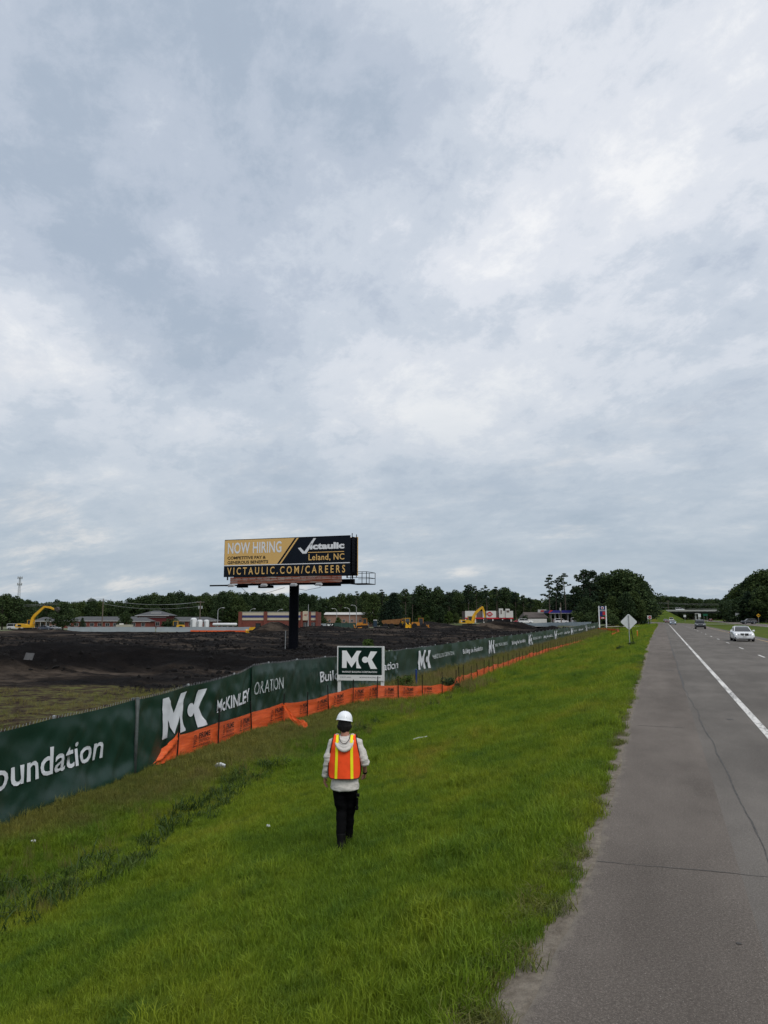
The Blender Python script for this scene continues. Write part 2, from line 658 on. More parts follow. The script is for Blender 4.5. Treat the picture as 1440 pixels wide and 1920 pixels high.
m_soil, t, b, P = pos_mat('black_soil')
n1 = noise_(t, mapv(t, P, scale=(0.45, 1.5, 1), rot=(0, 0, -TH)), 0.13, 8, 0.66, 0.5)
n2 = noise_(t, P, 0.9, 6, 0.65)
soil = ramp_(t, n1, [(0.36, (0.0042, 0.0037, 0.0038)), (0.47, (0.0100, 0.0083, 0.0077)), (0.545, (0.026, 0.020, 0.016)), (0.63, (0.085, 0.066, 0.051))])
soil = mixc(t, ramp_(t, n2, [(0.50, 0.0), (0.68, 0.75)]), soil, (0.0028, 0.0025, 0.0027))
n3 = noise_(t, mapv(t, P, loc=(4, 4, 4)), 3.2, 6, 0.7)
soil = mixc(t, ramp_(t, n3, [(0.60, 0.0), (0.78, 0.6)]), soil, (0.038, 0.031, 0.026))
fr = math_(t, 'MULTIPLY', attr_(t, 'fresh'), 0.93)
soil = mixc(t, fr, soil, ramp_(t, n2, [(0.35, (0.0026, 0.0023, 0.0025)), (0.75, (0.010, 0.008, 0.0072))]))
gn = noise_(t, P, 1.6, 6, 0.7)
gcol = ramp_(t, gn, [(0.38, (0.022, 0.015, 0.011)), (0.47, (0.055, 0.038, 0.025)), (0.53, (0.085, 0.075, 0.030)), (0.64, (0.125, 0.130, 0.040))])
gf = math_(t, 'ADD', attr_(t, 'grassy'), math_(t, 'MULTIPLY_ADD', noise_(t, P, 0.6, 5, 0.65), 1.0, -0.5))
c = mixc(t, ramp_(t, gf, [(0.40, 0.0), (0.60, 1.0)]), soil, gcol)
t.links.new(c, b.inputs['Base Color']); b.inputs['Roughness'].default_value = 0.9
b.inputs['Specular IOR Level'].default_value = 0.04
hh = math_(t, 'ADD', noise_(t, P, 1.3, 6, 0.7), math_(t, 'MULTIPLY', noise_(t, P, 6, 4, 0.7), 0.35))
bump_(t, b, hh, 1.0, 0.35)

m_town, t, b, P = pos_mat('town_turf')
n1 = noise_(t, P, 0.05, 5, 0.6)
c = ramp_(t, n1, [(0.35, (0.05, 0.075, 0.022)), (0.5, (0.085, 0.10, 0.035)), (0.62, (0.14, 0.13, 0.085)), (0.75, (0.2, 0.19, 0.165))])
t.links.new(c, b.inputs['Base Color']); b.inputs['Roughness'].default_value = 0.95

m_med, t, b, P = pos_mat('median_turf')
c = turf_colour(t, mapv(t, P, scale=(0.5, 0.25, 1)), 0.62)
t.links.new(c, b.inputs['Base Color']); b.inputs['Roughness'].default_value = 0.95
b.inputs['Specular IOR Level'].default_value = 0.1
bump_(t, b, noise_(t, P, 8, 5, 0.7), 0.8, 0.08)


def asphalt(name, dark, light, seed, dusty=False):
    m, t, b, P = pos_mat(name)
    P2 = mapv(t, P, loc=(seed, seed * 2, 0))
    a = noise_(t, mapv(t, P2, scale=(1.3, 0.22, 1)), 0.9, 5, 0.6)
    c = ramp_(t, a, [(0.3, dark), (0.7, light)])
    # worn wheel paths along the travel direction
    sp = noise_(t, mapv(t, P2, scale=(1, 0.02, 1)), 1.1, 2, 0.5)
    c = mixc(t, ramp_(t, sp, [(0.45, 0.0), (0.62, 0.35)]), c, tuple(v * 0.72 for v in dark))
    # stones in the surface
    v = nd(t, 'ShaderNodeTexVoronoi', feature='F1'); v.inputs['Scale'].default_value = 95
    t.links.new(P2, v.inputs['Vector'])
    st = noise_(t, P2, 85, 3, 0.7)
    gr_ = noise_(t, P2, 48, 4, 0.75)
    c = mixc(t, 1.0, c, ramp_(t, gr_, [(0.34, 0.62), (0.5, 1.0), (0.66, 1.38)]), 'MULTIPLY')
    c = mixc(t, ramp_(t, v.outputs['Distance'], [(0.18, 0.0), (0.55, 0.6)]), c, tuple(x * 0.45 for x in dark))
    c = mixc(t, ramp_(t, st, [(0.63, 0.0), (0.69, 0.8)]), c, (0.44, 0.41, 0.37))
    blot = noise_(t, P2, 3.3, 5, 0.75)
    c = mixc(t, ramp_(t, blot, [(0.70, 0.0), (0.76, 0.7)]), c, (0.035, 0.033, 0.031))
    lb = noise_(t, mapv(t, P2, scale=(1, 0.5, 1), loc=(3, 1, 1)), 0.6, 4, 0.6)
    c = mixc(t, ramp_(t, lb, [(0.4, 0.0), (0.75, 0.4)]), c, tuple(x * 1.25 for x in light))
    if dusty:
        dn = noise_(t, P2, 5.5, 6, 0.72)
        df = math_(t, 'ADD', attr_(t, 'dust'), math_(t, 'MULTIPLY_ADD', dn, 1.3, -0.65))
        c = mixc(t, ramp_(t, df, [(0.42, 0.0), (0.62, 0.55), (0.95, 0.9)]), c, (0.205, 0.178, 0.145))
    t.links.new(c, b.inputs['Base Color']); b.inputs['Roughness'].default_value = 0.88
    b.inputs['Specular IOR Level'].default_value = 0.12
    bump_(t, b, math_(t, 'ADD', v.outputs['Distance'], st), 0.6, 0.006)
    return m


m_road = asphalt('lane_asphalt', (0.138, 0.124, 0.110), (0.190, 0.172, 0.153), 3.0)
m_shoulder = asphalt('shoulder_asphalt', (0.142, 0.121, 0.104), (0.200, 0.173, 0.150), 11.0, True)


def paint(name, col, wear):
    m, t, b, P = pos_mat(name)
    n = noise_(t, mapv(t, P, scale=(1.0, 0.55, 1)), 13, 6, 0.75)
    g = noise_(t, mapv(t, P, scale=(1, 0.25, 1), loc=(7, 2, 0)), 0.9, 3, 0.5)
    k = math_(t, 'ADD', n, math_(t, 'MULTIPLY_ADD', g, 0.6, -0.3))
    c = mixc(t, ramp_(t, k, [(wear, 0.0), (wear + 0.05, 1.0)]), (0.17, 0.162, 0.153), col)
    t.links.new(c, b.inputs['Base Color']); b.inputs['Roughness'].default_value = 0.7
    return m


m_white = paint('white_road_paint', (0.66, 0.64, 0.60), 0.44)
m_yellow = paint('yellow_road_paint', (0.50, 0.30, 0.10), 0.44)
m_tar = M('tar', (0.075, 0.070, 0.065), 0.8, var=0.5, scale=9)

def tz(x):
    return float(-1.9 + 1.95 * sstep(-105, -65, x))


# ------------------------------------------------------------------ sheets
ysp = np.unique(np.round(np.concatenate([np.arange(-14, 2, 1.0), np.arange(2, 22, 0.2), np.arange(22, 60, 0.5), np.arange(60, 180, 1.5), np.arange(180, 400, 4.0), np.arange(400, 900, 12)]), 3))
tsp = np.concatenate([np.arange(0, 1.2, 0.08), np.arange(1.2, 4, 0.2), np.arange(4, 14.4, 0.3)])
n_t = len(tsp)
ex = edge_x(ysp)
Yv = np.repeat(ysp[:, None], n_t, 1)
right = ex[:, None] + 0.06
left = np.full_like(right, -14.6) + np.clip(bend(ysp), -400, 0)[:, None]
frac = (tsp / tsp[-1])[None, :]
Xv = right + (left - right) * frac
Zv = verge_z(Xv, Yv)
ragged = 0.13 + 0.10 * sstep(8, 4.5, Yv) + 0.12 * fbm(Yv * 0.9, Yv * 0, 77, 4) + 0.15 * fbm(Yv * 3.1, Yv * 0, 79, 3)
tt = edge_x(Yv) - Xv
sandv = 1 - sstep(0, 0.12, tt - ragged)
grid_obj('grass_verge', Xv, Yv, Zv, m_turf, {'sand': sandv}, kind='structure', label='grassy roadside bank sloping down from the shoulder to the ditch')

xs = [-14.6]
while xs[-1] > -40: xs.append(xs[-1] - 0.4)
while xs[-1] > -110.6: xs.append(xs[-1] - 0.9)
xs += [-111, -113]
while xs[-1] > -285: xs.append(xs[-1] - 1.6)
xs = np.array(xs)
q = np.linspace(0, 1, 420) ** 1.35
Xf = np.repeat(xs[None, :], len(q), 0)
Yf = -12 + (yfar(xs)[None, :] + 12) * q[:, None]
Zf, fresh = field_z(Xf, Yf, True)
gr = sstep(45, 37, depth(Xf, Yf) + 5 * fbm(Xf / 5, Yf / 5, 81, 3)) * 1.0
gr = np.maximum(gr, 0.8 * sstep(4.5, 1.0, -14.6 - Xf + 1.5 * fbm(Xf / 2, Yf / 2, 83, 2)))
grid_obj('dirt_field', Xf, Yf, Zf, m_soil, {'grassy': gr, 'fresh': np.clip(fresh / 0.5, 0, 1)}, kind='structure', label='stripped building site of heaped black soil')

q = np.linspace(0, 1, 40) ** 2
xt = np.concatenate([xs, np.linspace(-300, -900, 30)])
Xt = np.repeat(xt[None, :], len(q), 0)
Y0 = yfar(xt)[None, :]
Yt = Y0 + (1500 - Y0) * q[:, None]
Zt = -1.9 + 1.95 * sstep(-105, -65, Xt)
Zt[0, :len(xs)] = Zf[-1]
grid_obj('town_ground', Xt, Yt, Zt, m_town, kind='structure', label='grass and lots beyond the building site')

# carriageway towards the camera
ysr = np.unique(np.concatenate([np.arange(-14, 40, 1.0), np.arange(40, 260, 4.0), np.arange(260, 900, 8.0)]))
bz = bend(ysr)
cols = [0.55, 2.0, 5.4, 9.0, 10.5]
Xr = np.stack([bz + c_ for c_ in cols], 1); Yr = np.repeat(ysr[:, None], len(cols), 1)
grid_obj('road', Xr, Yr, np.zeros_like(Xr), m_road, kind='structure', label='two grey asphalt lanes with oncoming cars')
ysd = np.unique(np.round(np.concatenate([np.arange(-14, 30, 0.15), np.arange(30, 120, 0.8), np.arange(120, 900, 6.0)]), 3))
exd = edge_x(ysd) + 0.035 * fbm(ysd * 2.3, ysd * 0, 91, 4)
Xs = np.stack([exd, exd + 0.06, exd + 0.10, exd + 0.26, bend(ysd) + 0.2, bend(ysd) + 0.55], 1); Ys = np.repeat(ysd[:, None], 6, 1)
dust = np.repeat(np.array([[0.9, 0.62, 0.42, 0.0, 0.0, 0.0]]), len(ysd), 0)
Zs = np.zeros_like(Xs) + 0.0; Zs[:, 0] = -0.03
grid_obj('road_shoulder', Xs, Ys, Zs, m_shoulder, {'dust': dust}, kind='structure', label='paved shoulder between the white line and the grass')


def strip(name, x0, x1, y0, y1, z, mat, label, dashes=None):
    mb = MB()
    segs = dashes or [(y0, y1)]
    for a, e in segs:
        n = max(1, int((e - a) / 8))
        ys_ = [a + (e - a) * i / n for i in range(n + 1)]
        vs = []
        for y in ys_:
            o = float(bend(np.array([y]))[0])
            vs += [(x0 + o, y, z), (x1 + o, y, z)]
        mb.add(vs, [(2 * i, 2 * i + 1, 2 * i + 3, 2 * i + 2) for i in range(n)])
    return mb.build(name, mat, kind='structure', label=label)


strip('edge_line', 1.77, 1.92, -14, 700, 0.004, m_white, 'worn white edge line of the road')
strip('yellow_line', 9.12, 9.25, -14, 700, 0.004, m_yellow, 'faded yellow line along the median side')
ds = [(49.7 + 12.2 * k - 1.6, 49.7 + 12.2 * k + 1.5) for k in range(-5, 22)]
strip('lane_dashes', 5.34, 5.46, 0, 0, 0.004, m_white, 'white dashes between the two lanes', ds)

# cracks: the long seam beside the shoulder, and one right across it
mb = MB()
ysc = np.arange(2.0, 130, 0.22)
xc = 0.55 + 0.28 * sstep(30, 7, ysc) + 0.05 * fbm(ysc * 0.8, ysc * 0, 101, 5) + 0.05 * fbm(ysc * 0.12, ysc * 0, 102, 2)
wc = 0.004 + 0.009 * vnoise(ysc * 1.7, ysc * 0, 103) + 0.04 * sstep(10, 40, ysc) * vnoise(ysc * 0.5, ysc * 0 + 4, 104)
vs = []
for x, y, w in zip(xc, ysc, wc):
    vs += [(x - w, y, 0.0035), (x + w, y, 0.0035)]
mb.add(vs, [(2 * i, 2 * i + 1, 2 * i + 3, 2 * i + 2) for i in range(len(ysc) - 1)])
mb.build('seam_crack', m_tar, kind='structure', label='dark tarred seam running along the shoulder')
mb = MB()
xcr = np.arange(-0.70, 2.6, 0.045)
ycr = 7.62 + 0.09 * (xcr + 0.7) + 0.07 * fbm(xcr * 1.6, xcr * 0, 111, 5)
wcr = 0.0015 + 0.006 * vnoise(xcr * 3, xcr * 0, 112)
vs = []
for x, y, w in zip(xcr, ycr, wcr):
    vs += [(x, y - w, 0.0042), (x, y + w, 0.0042)]
mb.add(vs, [(2 * i, 2 * i + 1, 2 * i + 3, 2 * i + 2) for i in range(len(xcr) - 1)])
for yy, xa, xb in ((24.5, -0.8, 0.5), (29.0, -0.85, 0.5), (37, -0.9, 1.7), (17.2, -0.6, 0.4)):
    xq = np.arange(xa, xb, 0.1); yq = yy + 0.05 * fbm(xq * 2, xq * 0, int(yy), 4)
    vs = []
    for x, y in zip(xq, yq):
        vs += [(x, y - 0.012, 0.0042), (x, y + 0.012, 0.0042)]
    mb.add(vs, [(2 * i, 2 * i + 1, 2 * i + 3, 2 * i + 2) for i in range(len(xq) - 1)])
mb.build('cross_crack', m_tar, kind='structure', label='thin cracks running across the shoulder')
# tar spots
for i, (px, py, w) in enumerate(((1255, 1257, 0.22), (1369, 1350, 0.10), (1385, 1773, 0.022))):
    dv = (py - 1157)
    p = hit(px, py)
    n = 10
    MB().add([(p.x + w * (0.7 + 0.5 * R.random()) * math.cos(6.283 * k / n), p.y + w * 0.8 * math.sin(6.283 * k / n), 0.005) for k in range(n)], [tuple(range(n))]).build('tar_spot', m_tar, kind='structure', label='dark tar spot on the asphalt')

# median, far carriageway and the land to its right
ym = np.unique(np.concatenate([np.arange(-14, 120, 4.0), np.arange(120, 900, 12.0)]))
bm_ = bend(ym)
xm = np.linspace(0, 1, 14)
Xm = (bm_ + 10.5)[:, None] + ((22.5 - (bm_ + 10.5))[:, None]) * xm[None, :]
Ym = np.repeat(ym[:, None], 14, 1)
Zm = -0.03 - 0.35 * np.sin(np.pi * xm)[None, :] + 0.06 * fbm(Xm / 4, Ym / 4, 121, 3)
grid_obj('median', Xm, Ym, Zm, m_med, kind='structure', label='grass median between the two carriageways')
Xo = np.stack([np.full_like(ym, v) for v in (22.5, 25, 28, 31.5)], 1)
grid_obj('far_carriageway', Xo, np.repeat(ym[:, None], 4, 1), np.zeros_like(Xo), m_shoulder, kind='structure', label='opposite carriageway beyond the median')
strip_far = MB()
for x in (23.6, 30.7):
    strip_far.add([(x, -14, 0.004), (x + 0.13, -14, 0.004), (x + 0.13, 800, 0.004), (x, 800, 0.004)], [(0, 1, 2, 3)])
strip_far.build('far_edge_lines', m_white, kind='structure', label='white edge lines of the opposite carriageway')
xv = np.array([31.5, 34, 40, 60, 120, 300, 700.0])
Xg = np.repeat(xv[None, :], len(ym), 0)
Yg = np.repeat(ym[:, None], len(xv), 1)
Zg = np.array([-0.03, -0.35, -0.25, 0.1, 0.2, 0.2, 0.2])[None, :] + 0.1 * fbm(Xg / 5, Yg / 5, 131, 3)
grid_obj('right_verge', Xg, Yg, Zg, m_med, kind='structure', label='grass beyond the opposite carriageway')
Xc = np.array([[10.3, 16, 22.7], [10.3, 16, 22.7]]); Yc = np.array([[268.0, 268, 268], [276, 276, 276]])
m_conc = M('pale_concrete', (0.36, 0.34, 0.31), 0.85, var=0.15, scale=0.7)
grid_obj('median_crossing', Xc, Yc, np.zeros_like(Xc) + 0.012, m_conc, kind='structure', label='paved crossing through the median')
ysd2 = np.array([[208.0] * 5, [215.0] * 5]); xsd2 = np.array([[-1.9, -3.5, -8, -14, -60]] * 2)
grid_obj('side_road', xsd2, ysd2, np.maximum(verge_z(np.maximum(xsd2, -14.5), ysd2), -0.7) + np.array([0.03, 0.1, 0.35, 0.40, 0.3]), m_conc, kind='structure', label='pale side road joining the shoulder')
# the rest of the land, out to the horizon
MB().add([(-5000, -300, -2.6), (5000, -300, -2.6), (5000, 5500, -2.6), (-5000, 5500, -2.6)], [(0, 1, 2, 3)]).build('ground', m_town, kind='structure', label='land out to the horizon')


# ------------------------------------------------------------------ grass
def blades(n, h, w, spread, lean, seed, droop=0.5):
    r = random.Random(seed)
    b = MB()
    for i in range(n):
        a = r.uniform(0, 6.283); q = spread * math.sqrt(r.random())
        x, y = q * math.cos(a), q * math.sin(a)
        hh = h * r.uniform(0.55, 1.15); ww = w * r.uniform(0.7, 1.3)
        la = r.uniform(0, 6.283); ll = lean * r.uniform(0.2, 1.0) * hh
        dx, dy = math.cos(la), math.sin(la)
        f = r.uniform(0, 3.14159); sx, sy = math.cos(f) * ww / 2, math.sin(f) * ww / 2
        m = (x + dx * ll * 0.35, y + dy * ll * 0.35, hh * 0.6)
        tp = (x + dx * ll, y + dy * ll, hh * (1 - droop * 0.3 * r.random()))
        b.add([(x - sx, y - sy, -0.02), (x + sx, y + sy, -0.02), (m[0] + sx * 0.8, m[1] + sy * 0.8, m[2]), (m[0] - sx * 0.8, m[1] - sy * 0.8, m[2]), tp], [(0, 1, 2, 3), (3, 2, 4)])
    return b


def leaf_mat(name, stops, vscale, transl=0.3, k=1.0, turf=False, tip=None):
    m, t, b, P = pos_mat(name)
    if turf:
        c = turf_colour(t, P, k)
    else:
        c = ramp_(t, noise_(t, P, vscale, 4, 0.6), stops)
    oi = nd(t, 'ShaderNodeObjectInfo')
    g = nd(t, 'ShaderNodeNewGeometry')
    v1 = ramp_(t, g.outputs['Random Per Island'], [(0.0, 0.72), (1.0, 1.3)])
    c = mixc(t, 1.0, c, v1, 'MULTIPLY')
    v2 = ramp_(t, oi.outputs['Random'], [(0.0, (0.8, 0.85, 0.9)), (1.0, (1.2, 1.12, 1.05))])
    c = mixc(t, 1.0, c, v2, 'MULTIPLY')
    if tip:
        c = mixc(t, ramp_(t, g.outputs['Random Per Island'], [(tip[1], 0.0), (tip[1] + 0.03, 1.0)]), c, tip[0])
    t.links.new(c, b.inputs['Base Color'])
    b.inputs['Roughness'].default_value = 0.6; b.inputs['Specular IOR Level'].default_value = 0.2
    tr = nd(t, 'ShaderNodeBsdfTranslucent'); t.links.new(c, tr.inputs['Color'])
    mx = nd(t, 'ShaderNodeMixShader'); mx.inputs[0].default_value = transl
    t.links.new(b.outputs[0], mx.inputs[1]); t.links.new(tr.outputs[0], mx.inputs[2])
    t.links.new(mx.outputs[0], t.nodes['Material Output'].inputs['Surface'])
    return m


m_grass = leaf_mat('grass_blade', None, 1, 0.36, 1.5, turf=True, tip=((0.19, 0.17, 0.08), 0.955))
m_weed = leaf_mat('ditch_weed', [(0.3, (0.030, 0.056, 0.010)), (0.7, (0.058, 0.094, 0.020))], 1.2, 0.25)
m_dry = leaf_mat('tall_grass', [(0.3, (0.125, 0.150, 0.030)), (0.5, (0.165, 0.155, 0.046)), (0.7, (0.185, 0.138, 0.066))], 0.3, 0.3)


def variants(cname, specs, mat):
    c = bpy.data.collections.new(cname)
    for i, s in enumerate(specs):
        o = s.build('%s_clump' % cname, mat)
        COL.objects.unlink(o); c.objects.link(o)
    return c


def scatter(name, pts, scl, coll, nvar, label, seed=1, tilt=0.15):
    rs = np.random.RandomState(seed)
    n = len(pts)
    me = bpy.data.meshes.new(name)
    me.vertices.add(n); me.vertices.foreach_set('co', np.asarray(pts, np.float32).ravel())
    a = me.attributes.new('rot', 'FLOAT_VECTOR', 'POINT')
    a.data.foreach_set('vector', np.stack([rs.uniform(-tilt, tilt, n), rs.uniform(-tilt, tilt, n), rs.uniform(0, 6.283, n)], -1).astype(np.float32).ravel())
    a = me.attributes.new('scl', 'FLOAT', 'POINT'); a.data.foreach_set('value', np.asarray(scl, np.float32))
    a = me.attributes.new('pick', 'INT', 'POINT'); a.data.foreach_set('value', rs.randint(0, nvar, n).astype(np.int32))
    o = put(name, me, kind='stuff', label=label)
    ng = bpy.data.node_groups.new(name, 'GeometryNodeTree')
    ng.interface.new_socket('Geometry', in_out='INPUT', socket_type='NodeSocketGeometry')
    ng.interface.new_socket('Geometry', in_out='OUTPUT', socket_type='NodeSocketGeometry')
    gi = ng.nodes.new('NodeGroupInput'); go = ng.nodes.new('NodeGroupOutput')
    ci = ng.nodes.new('GeometryNodeCollectionInfo')
    ci.inputs['Collection'].default_value = coll
    ci.inputs['Separate Children'].default_value = True; ci.inputs['Reset Children'].default_value = True
    ip = ng.nodes.new('GeometryNodeInstanceOnPoints'); ip.inputs['Pick Instance'].default_value = True

    def na(nm, ty):
        x = ng.nodes.new('GeometryNodeInputNamedAttribute'); x.data_type = ty; x.inputs['Name'].default_value = nm
        return [s for s in x.outputs if s.enabled and s.name == 'Attribute'][0]
    L = ng.links.new
    L(gi.outputs[0], ip.inputs['Points']); L(ci.outputs[0], ip.inputs['Instance'])
    L(na('pick', 'INT'), ip.inputs['Instance Index'])
    e2r = ng.nodes.new('FunctionNodeEulerToRotation')
    L(na('rot', 'FLOAT_VECTOR'), e2r.inputs[0]); L(e2r.outputs[0], ip.inputs['Rotation'])
    L(na('scl', 'FLOAT'), ip.inputs['Scale'])
    L(ip.outputs[0], go.inputs[0])
    md = o.modifiers.new('scatter', 'NODES'); md.node_group = ng
    return o


def in_view(x, y, z, mx=420, my=2500):
    vx = x; vy = y; vz = z - CH
    d = vx * _fwd[0] + vy * _fwd[1] + vz * _fwd[2]
    px = 720 + F * (vx * _rgt[0] + vy * _rgt[1]) / np.maximum(d, 0.1)
    py = 960 - F * (vx * _up[0] + vy * _up[1] + vz * _up[2]) / np.maximum(d, 0.1)
    return (d > 0.5) & (px > -mx) & (px < 1440 + mx) & (py < my)


lawn = variants('lawn', [blades(34, 0.105, 0.0058, 0.085, 0.85, s) for s in range(5)] + [blades(18, 0.19, 0.0062, 0.07, 0.9, 9, 1.0)], m_grass)
weeds = variants('ditch', [blades(22, 0.30, 0.024, 0.16, 0.9, 20 + s, 1.2) for s in range(3)] + [blades(26, 0.18, 0.03, 0.18, 1.1, 31, 1.5)], m_weed)
tall = variants('tallgrass', [blades(22, 0.62, 0.009, 0.16, 0.45, 40 + s) for s in range(4)], m_dry)
rs = np.random.RandomState(5)


def region(y0, y1, dens, x0=-14.3, x1=-0.75):
    n = int((y1 - y0) * (x1 - x0) * dens)
    x = rs.uniform(x0, x1, n); y = rs.uniform(y0, y1, n)
    return x, y


PX, PY, PS = [], [], []
for y0, y1, de, s0, s1 in ((0.8, 8, 270, 0.62, 1.05), (8, 15, 170, 0.7, 1.2), (15, 28, 85, 0.9, 1.5), (28, 50, 28, 1.2, 1.9), (50, 110, 9, 1.6, 2.6), (110, 250, 2.2, 2.3, 3.6)):
    x, y = region(y0, y1, de)
    s = rs.uniform(s0, s1, len(x)) * (1 + 0.5 * fbm(x * 0.9, y * 0.6, 141, 3)) * (1 + 0.45 * sstep(0.72, 0.92, vnoise(x * 1.5, y * 1.1, 145)))
    t_ = edge_x(y) - x
    rg = 0.13 + 0.10 * sstep(8, 4.5, y) + 0.12 * fbm(y * 0.9, y * 0, 77, 4) + 0.15 * fbm(y * 3.1, y * 0, 79, 3)
    keep = (t_ > rg + rs.uniform(-0.05, 0.13, len(x)))
    s = s * (0.75 + 0.25 * sstep(0, 0.5, t_ - rg)) * (1 + 0.22 * sstep(1.6, 0.4, t_))
    z = verge_z(x, y)
    keep &= in_view(x, y, z)
    PX.append(x[keep]); PY.append(y[keep]); PS.append(s[keep])
x, y, s = np.concatenate(PX), np.concatenate(PY), np.concatenate(PS)
scatter('grass', np.stack([x, y, verge_z(x, y)], -1), s, lawn, 6, 'mown green grass of the roadside bank', 3, 0.25)

# flat brownish runners creeping over the sandy edge
m_run = leaf_mat('runner_grass', [(0.3, (0.070, 0.105, 0.016)), (0.55, (0.115, 0.130, 0.026)), (0.75, (0.17, 0.145, 0.065))], 3.0, 0.2)
runc = variants('runner', [blades(22, 0.075, 0.0055, 0.10, 2.2, 60 + s_, 1.8) for s_ in range(4)], m_run)
n = 2600
y = 2.0 + 43 * rs.rand(n) ** 1.6
ty = 0.36 * rs.rand(n) ** 0.8 + 0.02
x = edge_x(y) - ty
keep = (vnoise(y * 3.3, y * 0, 181) * 0.75 + 0.25 * vnoise(y * 11, y * 0, 183) > 0.62 - 0.9 * ty) & in_view(x, y, y * 0)
x, y = x[keep], y[keep]
scatter('runner_grass', np.stack([x, y, verge_z(x, y) + 0.01], -1), rs.uniform(0.5, 1.3, len(x)), runc, 4, 'brownish runners of grass creeping over the sandy road edge', 12, 0.3)

# dark weeds along the ditch bottom
PX, PY, PS = [], [], []
x, y = region(5, 60, 17, -10.6, -7.2)
mid = -8.9 - 0.035 * np.clip(y - 12, -8, 4) * 6 + 0.5 * fbm(y / 3, y * 0, 151, 3)
wd = 0.24 + 1.3 * sstep(11.5, 7.5, y) + 0.5 * vnoise(y / 2.2, y * 0, 152) * sstep(22, 14, y)
keep = (np.abs(x - mid) < wd * (0.6 + 0.5 * vnoise(x * 2, y * 2, 153))) & in_view(x, y, verge_z(x, y)) & ((y < 18.5) | (vnoise(x, y / 4, 154) > 0.6))
x, y = x[keep], y[keep]
scatter('ditch_weeds', np.stack([x, y, verge_z(x, y)], -1), rs.uniform(0.5, 1.05, len(x)) * (1 + 0.3 * sstep(20, 40, y)), weeds, 4, 'dark leafy weeds along the ditch', 4, 0.3)

# tall seeding grass between the orange net and the green fence
x, y = region(33, 180, 10, -14.3, -10.4)
lim = -11.3 + 0.8 * fbm(y / 6, y * 0, 161, 3)
keep = (x < lim) & in_view(x, y, verge_z(x, y))
x1, y1 = x[keep], y[keep]; s1 = rs.uniform(0.55, 1.1, len(x1)) * (1 + 0.3 * sstep(60, 120, y1))
x, y = region(5, 36, 11, -13.9, -7.0)
keep = (fbm(x / 2.2, y / 3, 163, 3) > 0.02) & (x > -12.3) & (x < -9.2 + 2.2 * sstep(12, 7, y)) & in_view(x, y, verge_z(x, y))
x2, y2 = x[keep], y[keep]; s2 = rs.uniform(0.25, 0.55, len(x2))
x, y = region(36, 44, 14, -10.9, -8.9)
x3, y3 = x, y; s3 = rs.uniform(0.8, 1.35, len(x)) * sstep(4.5, 1.5, np.abs(y - 39.5))
x, y, s = np.concatenate([x1, x2, x3]), np.concatenate([y1, y2, y3]), np.concatenate([s1, s2, s3])
scatter('tall_grass', np.stack([x, y, verge_z(x, y)], -1), s, tall, 4, 'tall olive seeding grass in front of the green fence', 6, 0.2)

# greener fringe left long on the uphill side of the orange fence
x, y = region(37, 125, 12, -11.6, -8.2)
net_x = -10.2 - 0.9 * sstep(38, 60, y)
keep = (x > net_x) & (x < net_x + 1.5 + 0.8 * fbm(y / 4, y * 0, 191, 3)) & in_view(x, y, verge_z(x, y))
x, y = x[keep], y[keep]
scatter('fringe_grass', np.stack([x, y, verge_z(x, y)], -1), rs.uniform(2.2, 4.2, len(x)), lawn, 6, 'longer green grass along the uphill side of the orange fence', 14, 0.25)

# clods on the dug soil and rough tufts inside the fence
m_clod = M('soil_clod', (0.0055, 0.0047, 0.0045), 0.95, var=0.4, scale=2)
cl = bpy.data.collections.new('clods')
for k in range(4):
    b_ = MB(); rr = random.Random(k)
    b_.ell((0, 0, 0), (1, 0.8, 0.6), 7, 5)
    b_.v = [(p[0] * rr.uniform(0.7, 1.25), p[1] * rr.uniform(0.7, 1.25), p[2] * rr.uniform(0.6, 1.3)) for p in b_.v]
    o = b_.build('clod', m_clod); COL.objects.unlink(o); cl.objects.link(o)
n = 26000
x = rs.uniform(-120, -17, n); y = rs.uniform(15, 190, n)
d = depth(x, y)
keep = (d > 40) & (y < yfar(x) - 3) & (fbm(x / 6, y / 6, 171, 3) > -0.05) & in_view(x, y, y * 0 - 1) & (rs.rand(n) < np.clip(90 / np.maximum(d, 40), 0, 1))
x, y = x[keep], y[keep]
scatter('soil_clods', np.stack([x, y, field_z(x, y)], -1), 0.05 + 0.30 * rs.rand(len(x)) ** 3, cl, 4, 'clods of black soil across the site', 8, 1.5)
x = rs.uniform(-50, -15, 26000); y = rs.uniform(10, 60, 26000)
keep = (depth(x, y) < 41 + 4 * fbm(x / 5, y / 5, 81, 3)) & (fbm(x / 2, y / 2, 173, 3) > 0.03) & in_view(x, y, y * 0 - 1)
x, y = x[keep], y[keep]
scatter('rough_grass', np.stack([x, y, field_z(x, y)], -1), rs.uniform(0.12, 0.42, len(x)), tall, 4, 'rough patchy grass inside the green fence', 9, 0.3)

# ------------------------------------------------------------------ green screened construction fence
m_green = M('green_banner', (0.0065, 0.029, 0.0185), 0.36, var=0.16, scale=0.5, bump=0.12, bscale=120, spec=0.42, dirt=((0.055, 0.050, 0.032), 0.35, 0.60, 0.6))
m_green2 = M('green_banner_inside', (0.030, 0.062, 0.052), 0.5, var=0.15, scale=0.6)
m_letter = M('white_print', (0.60, 0.62, 0.65), 0.5, var=0.06, scale=2)
m_letter2 = M('thin_white_print', (0.42, 0.46, 0.46), 0.5, var=0.06, scale=2)
m_galv = M('galvanised_steel', (0.34, 0.35, 0.35), 0.45, 0.7, var=0.2, scale=4)
m_wrap = M('grey_wrap', (0.060, 0.070, 0.068), 0.5, var=0.4, scale=7)

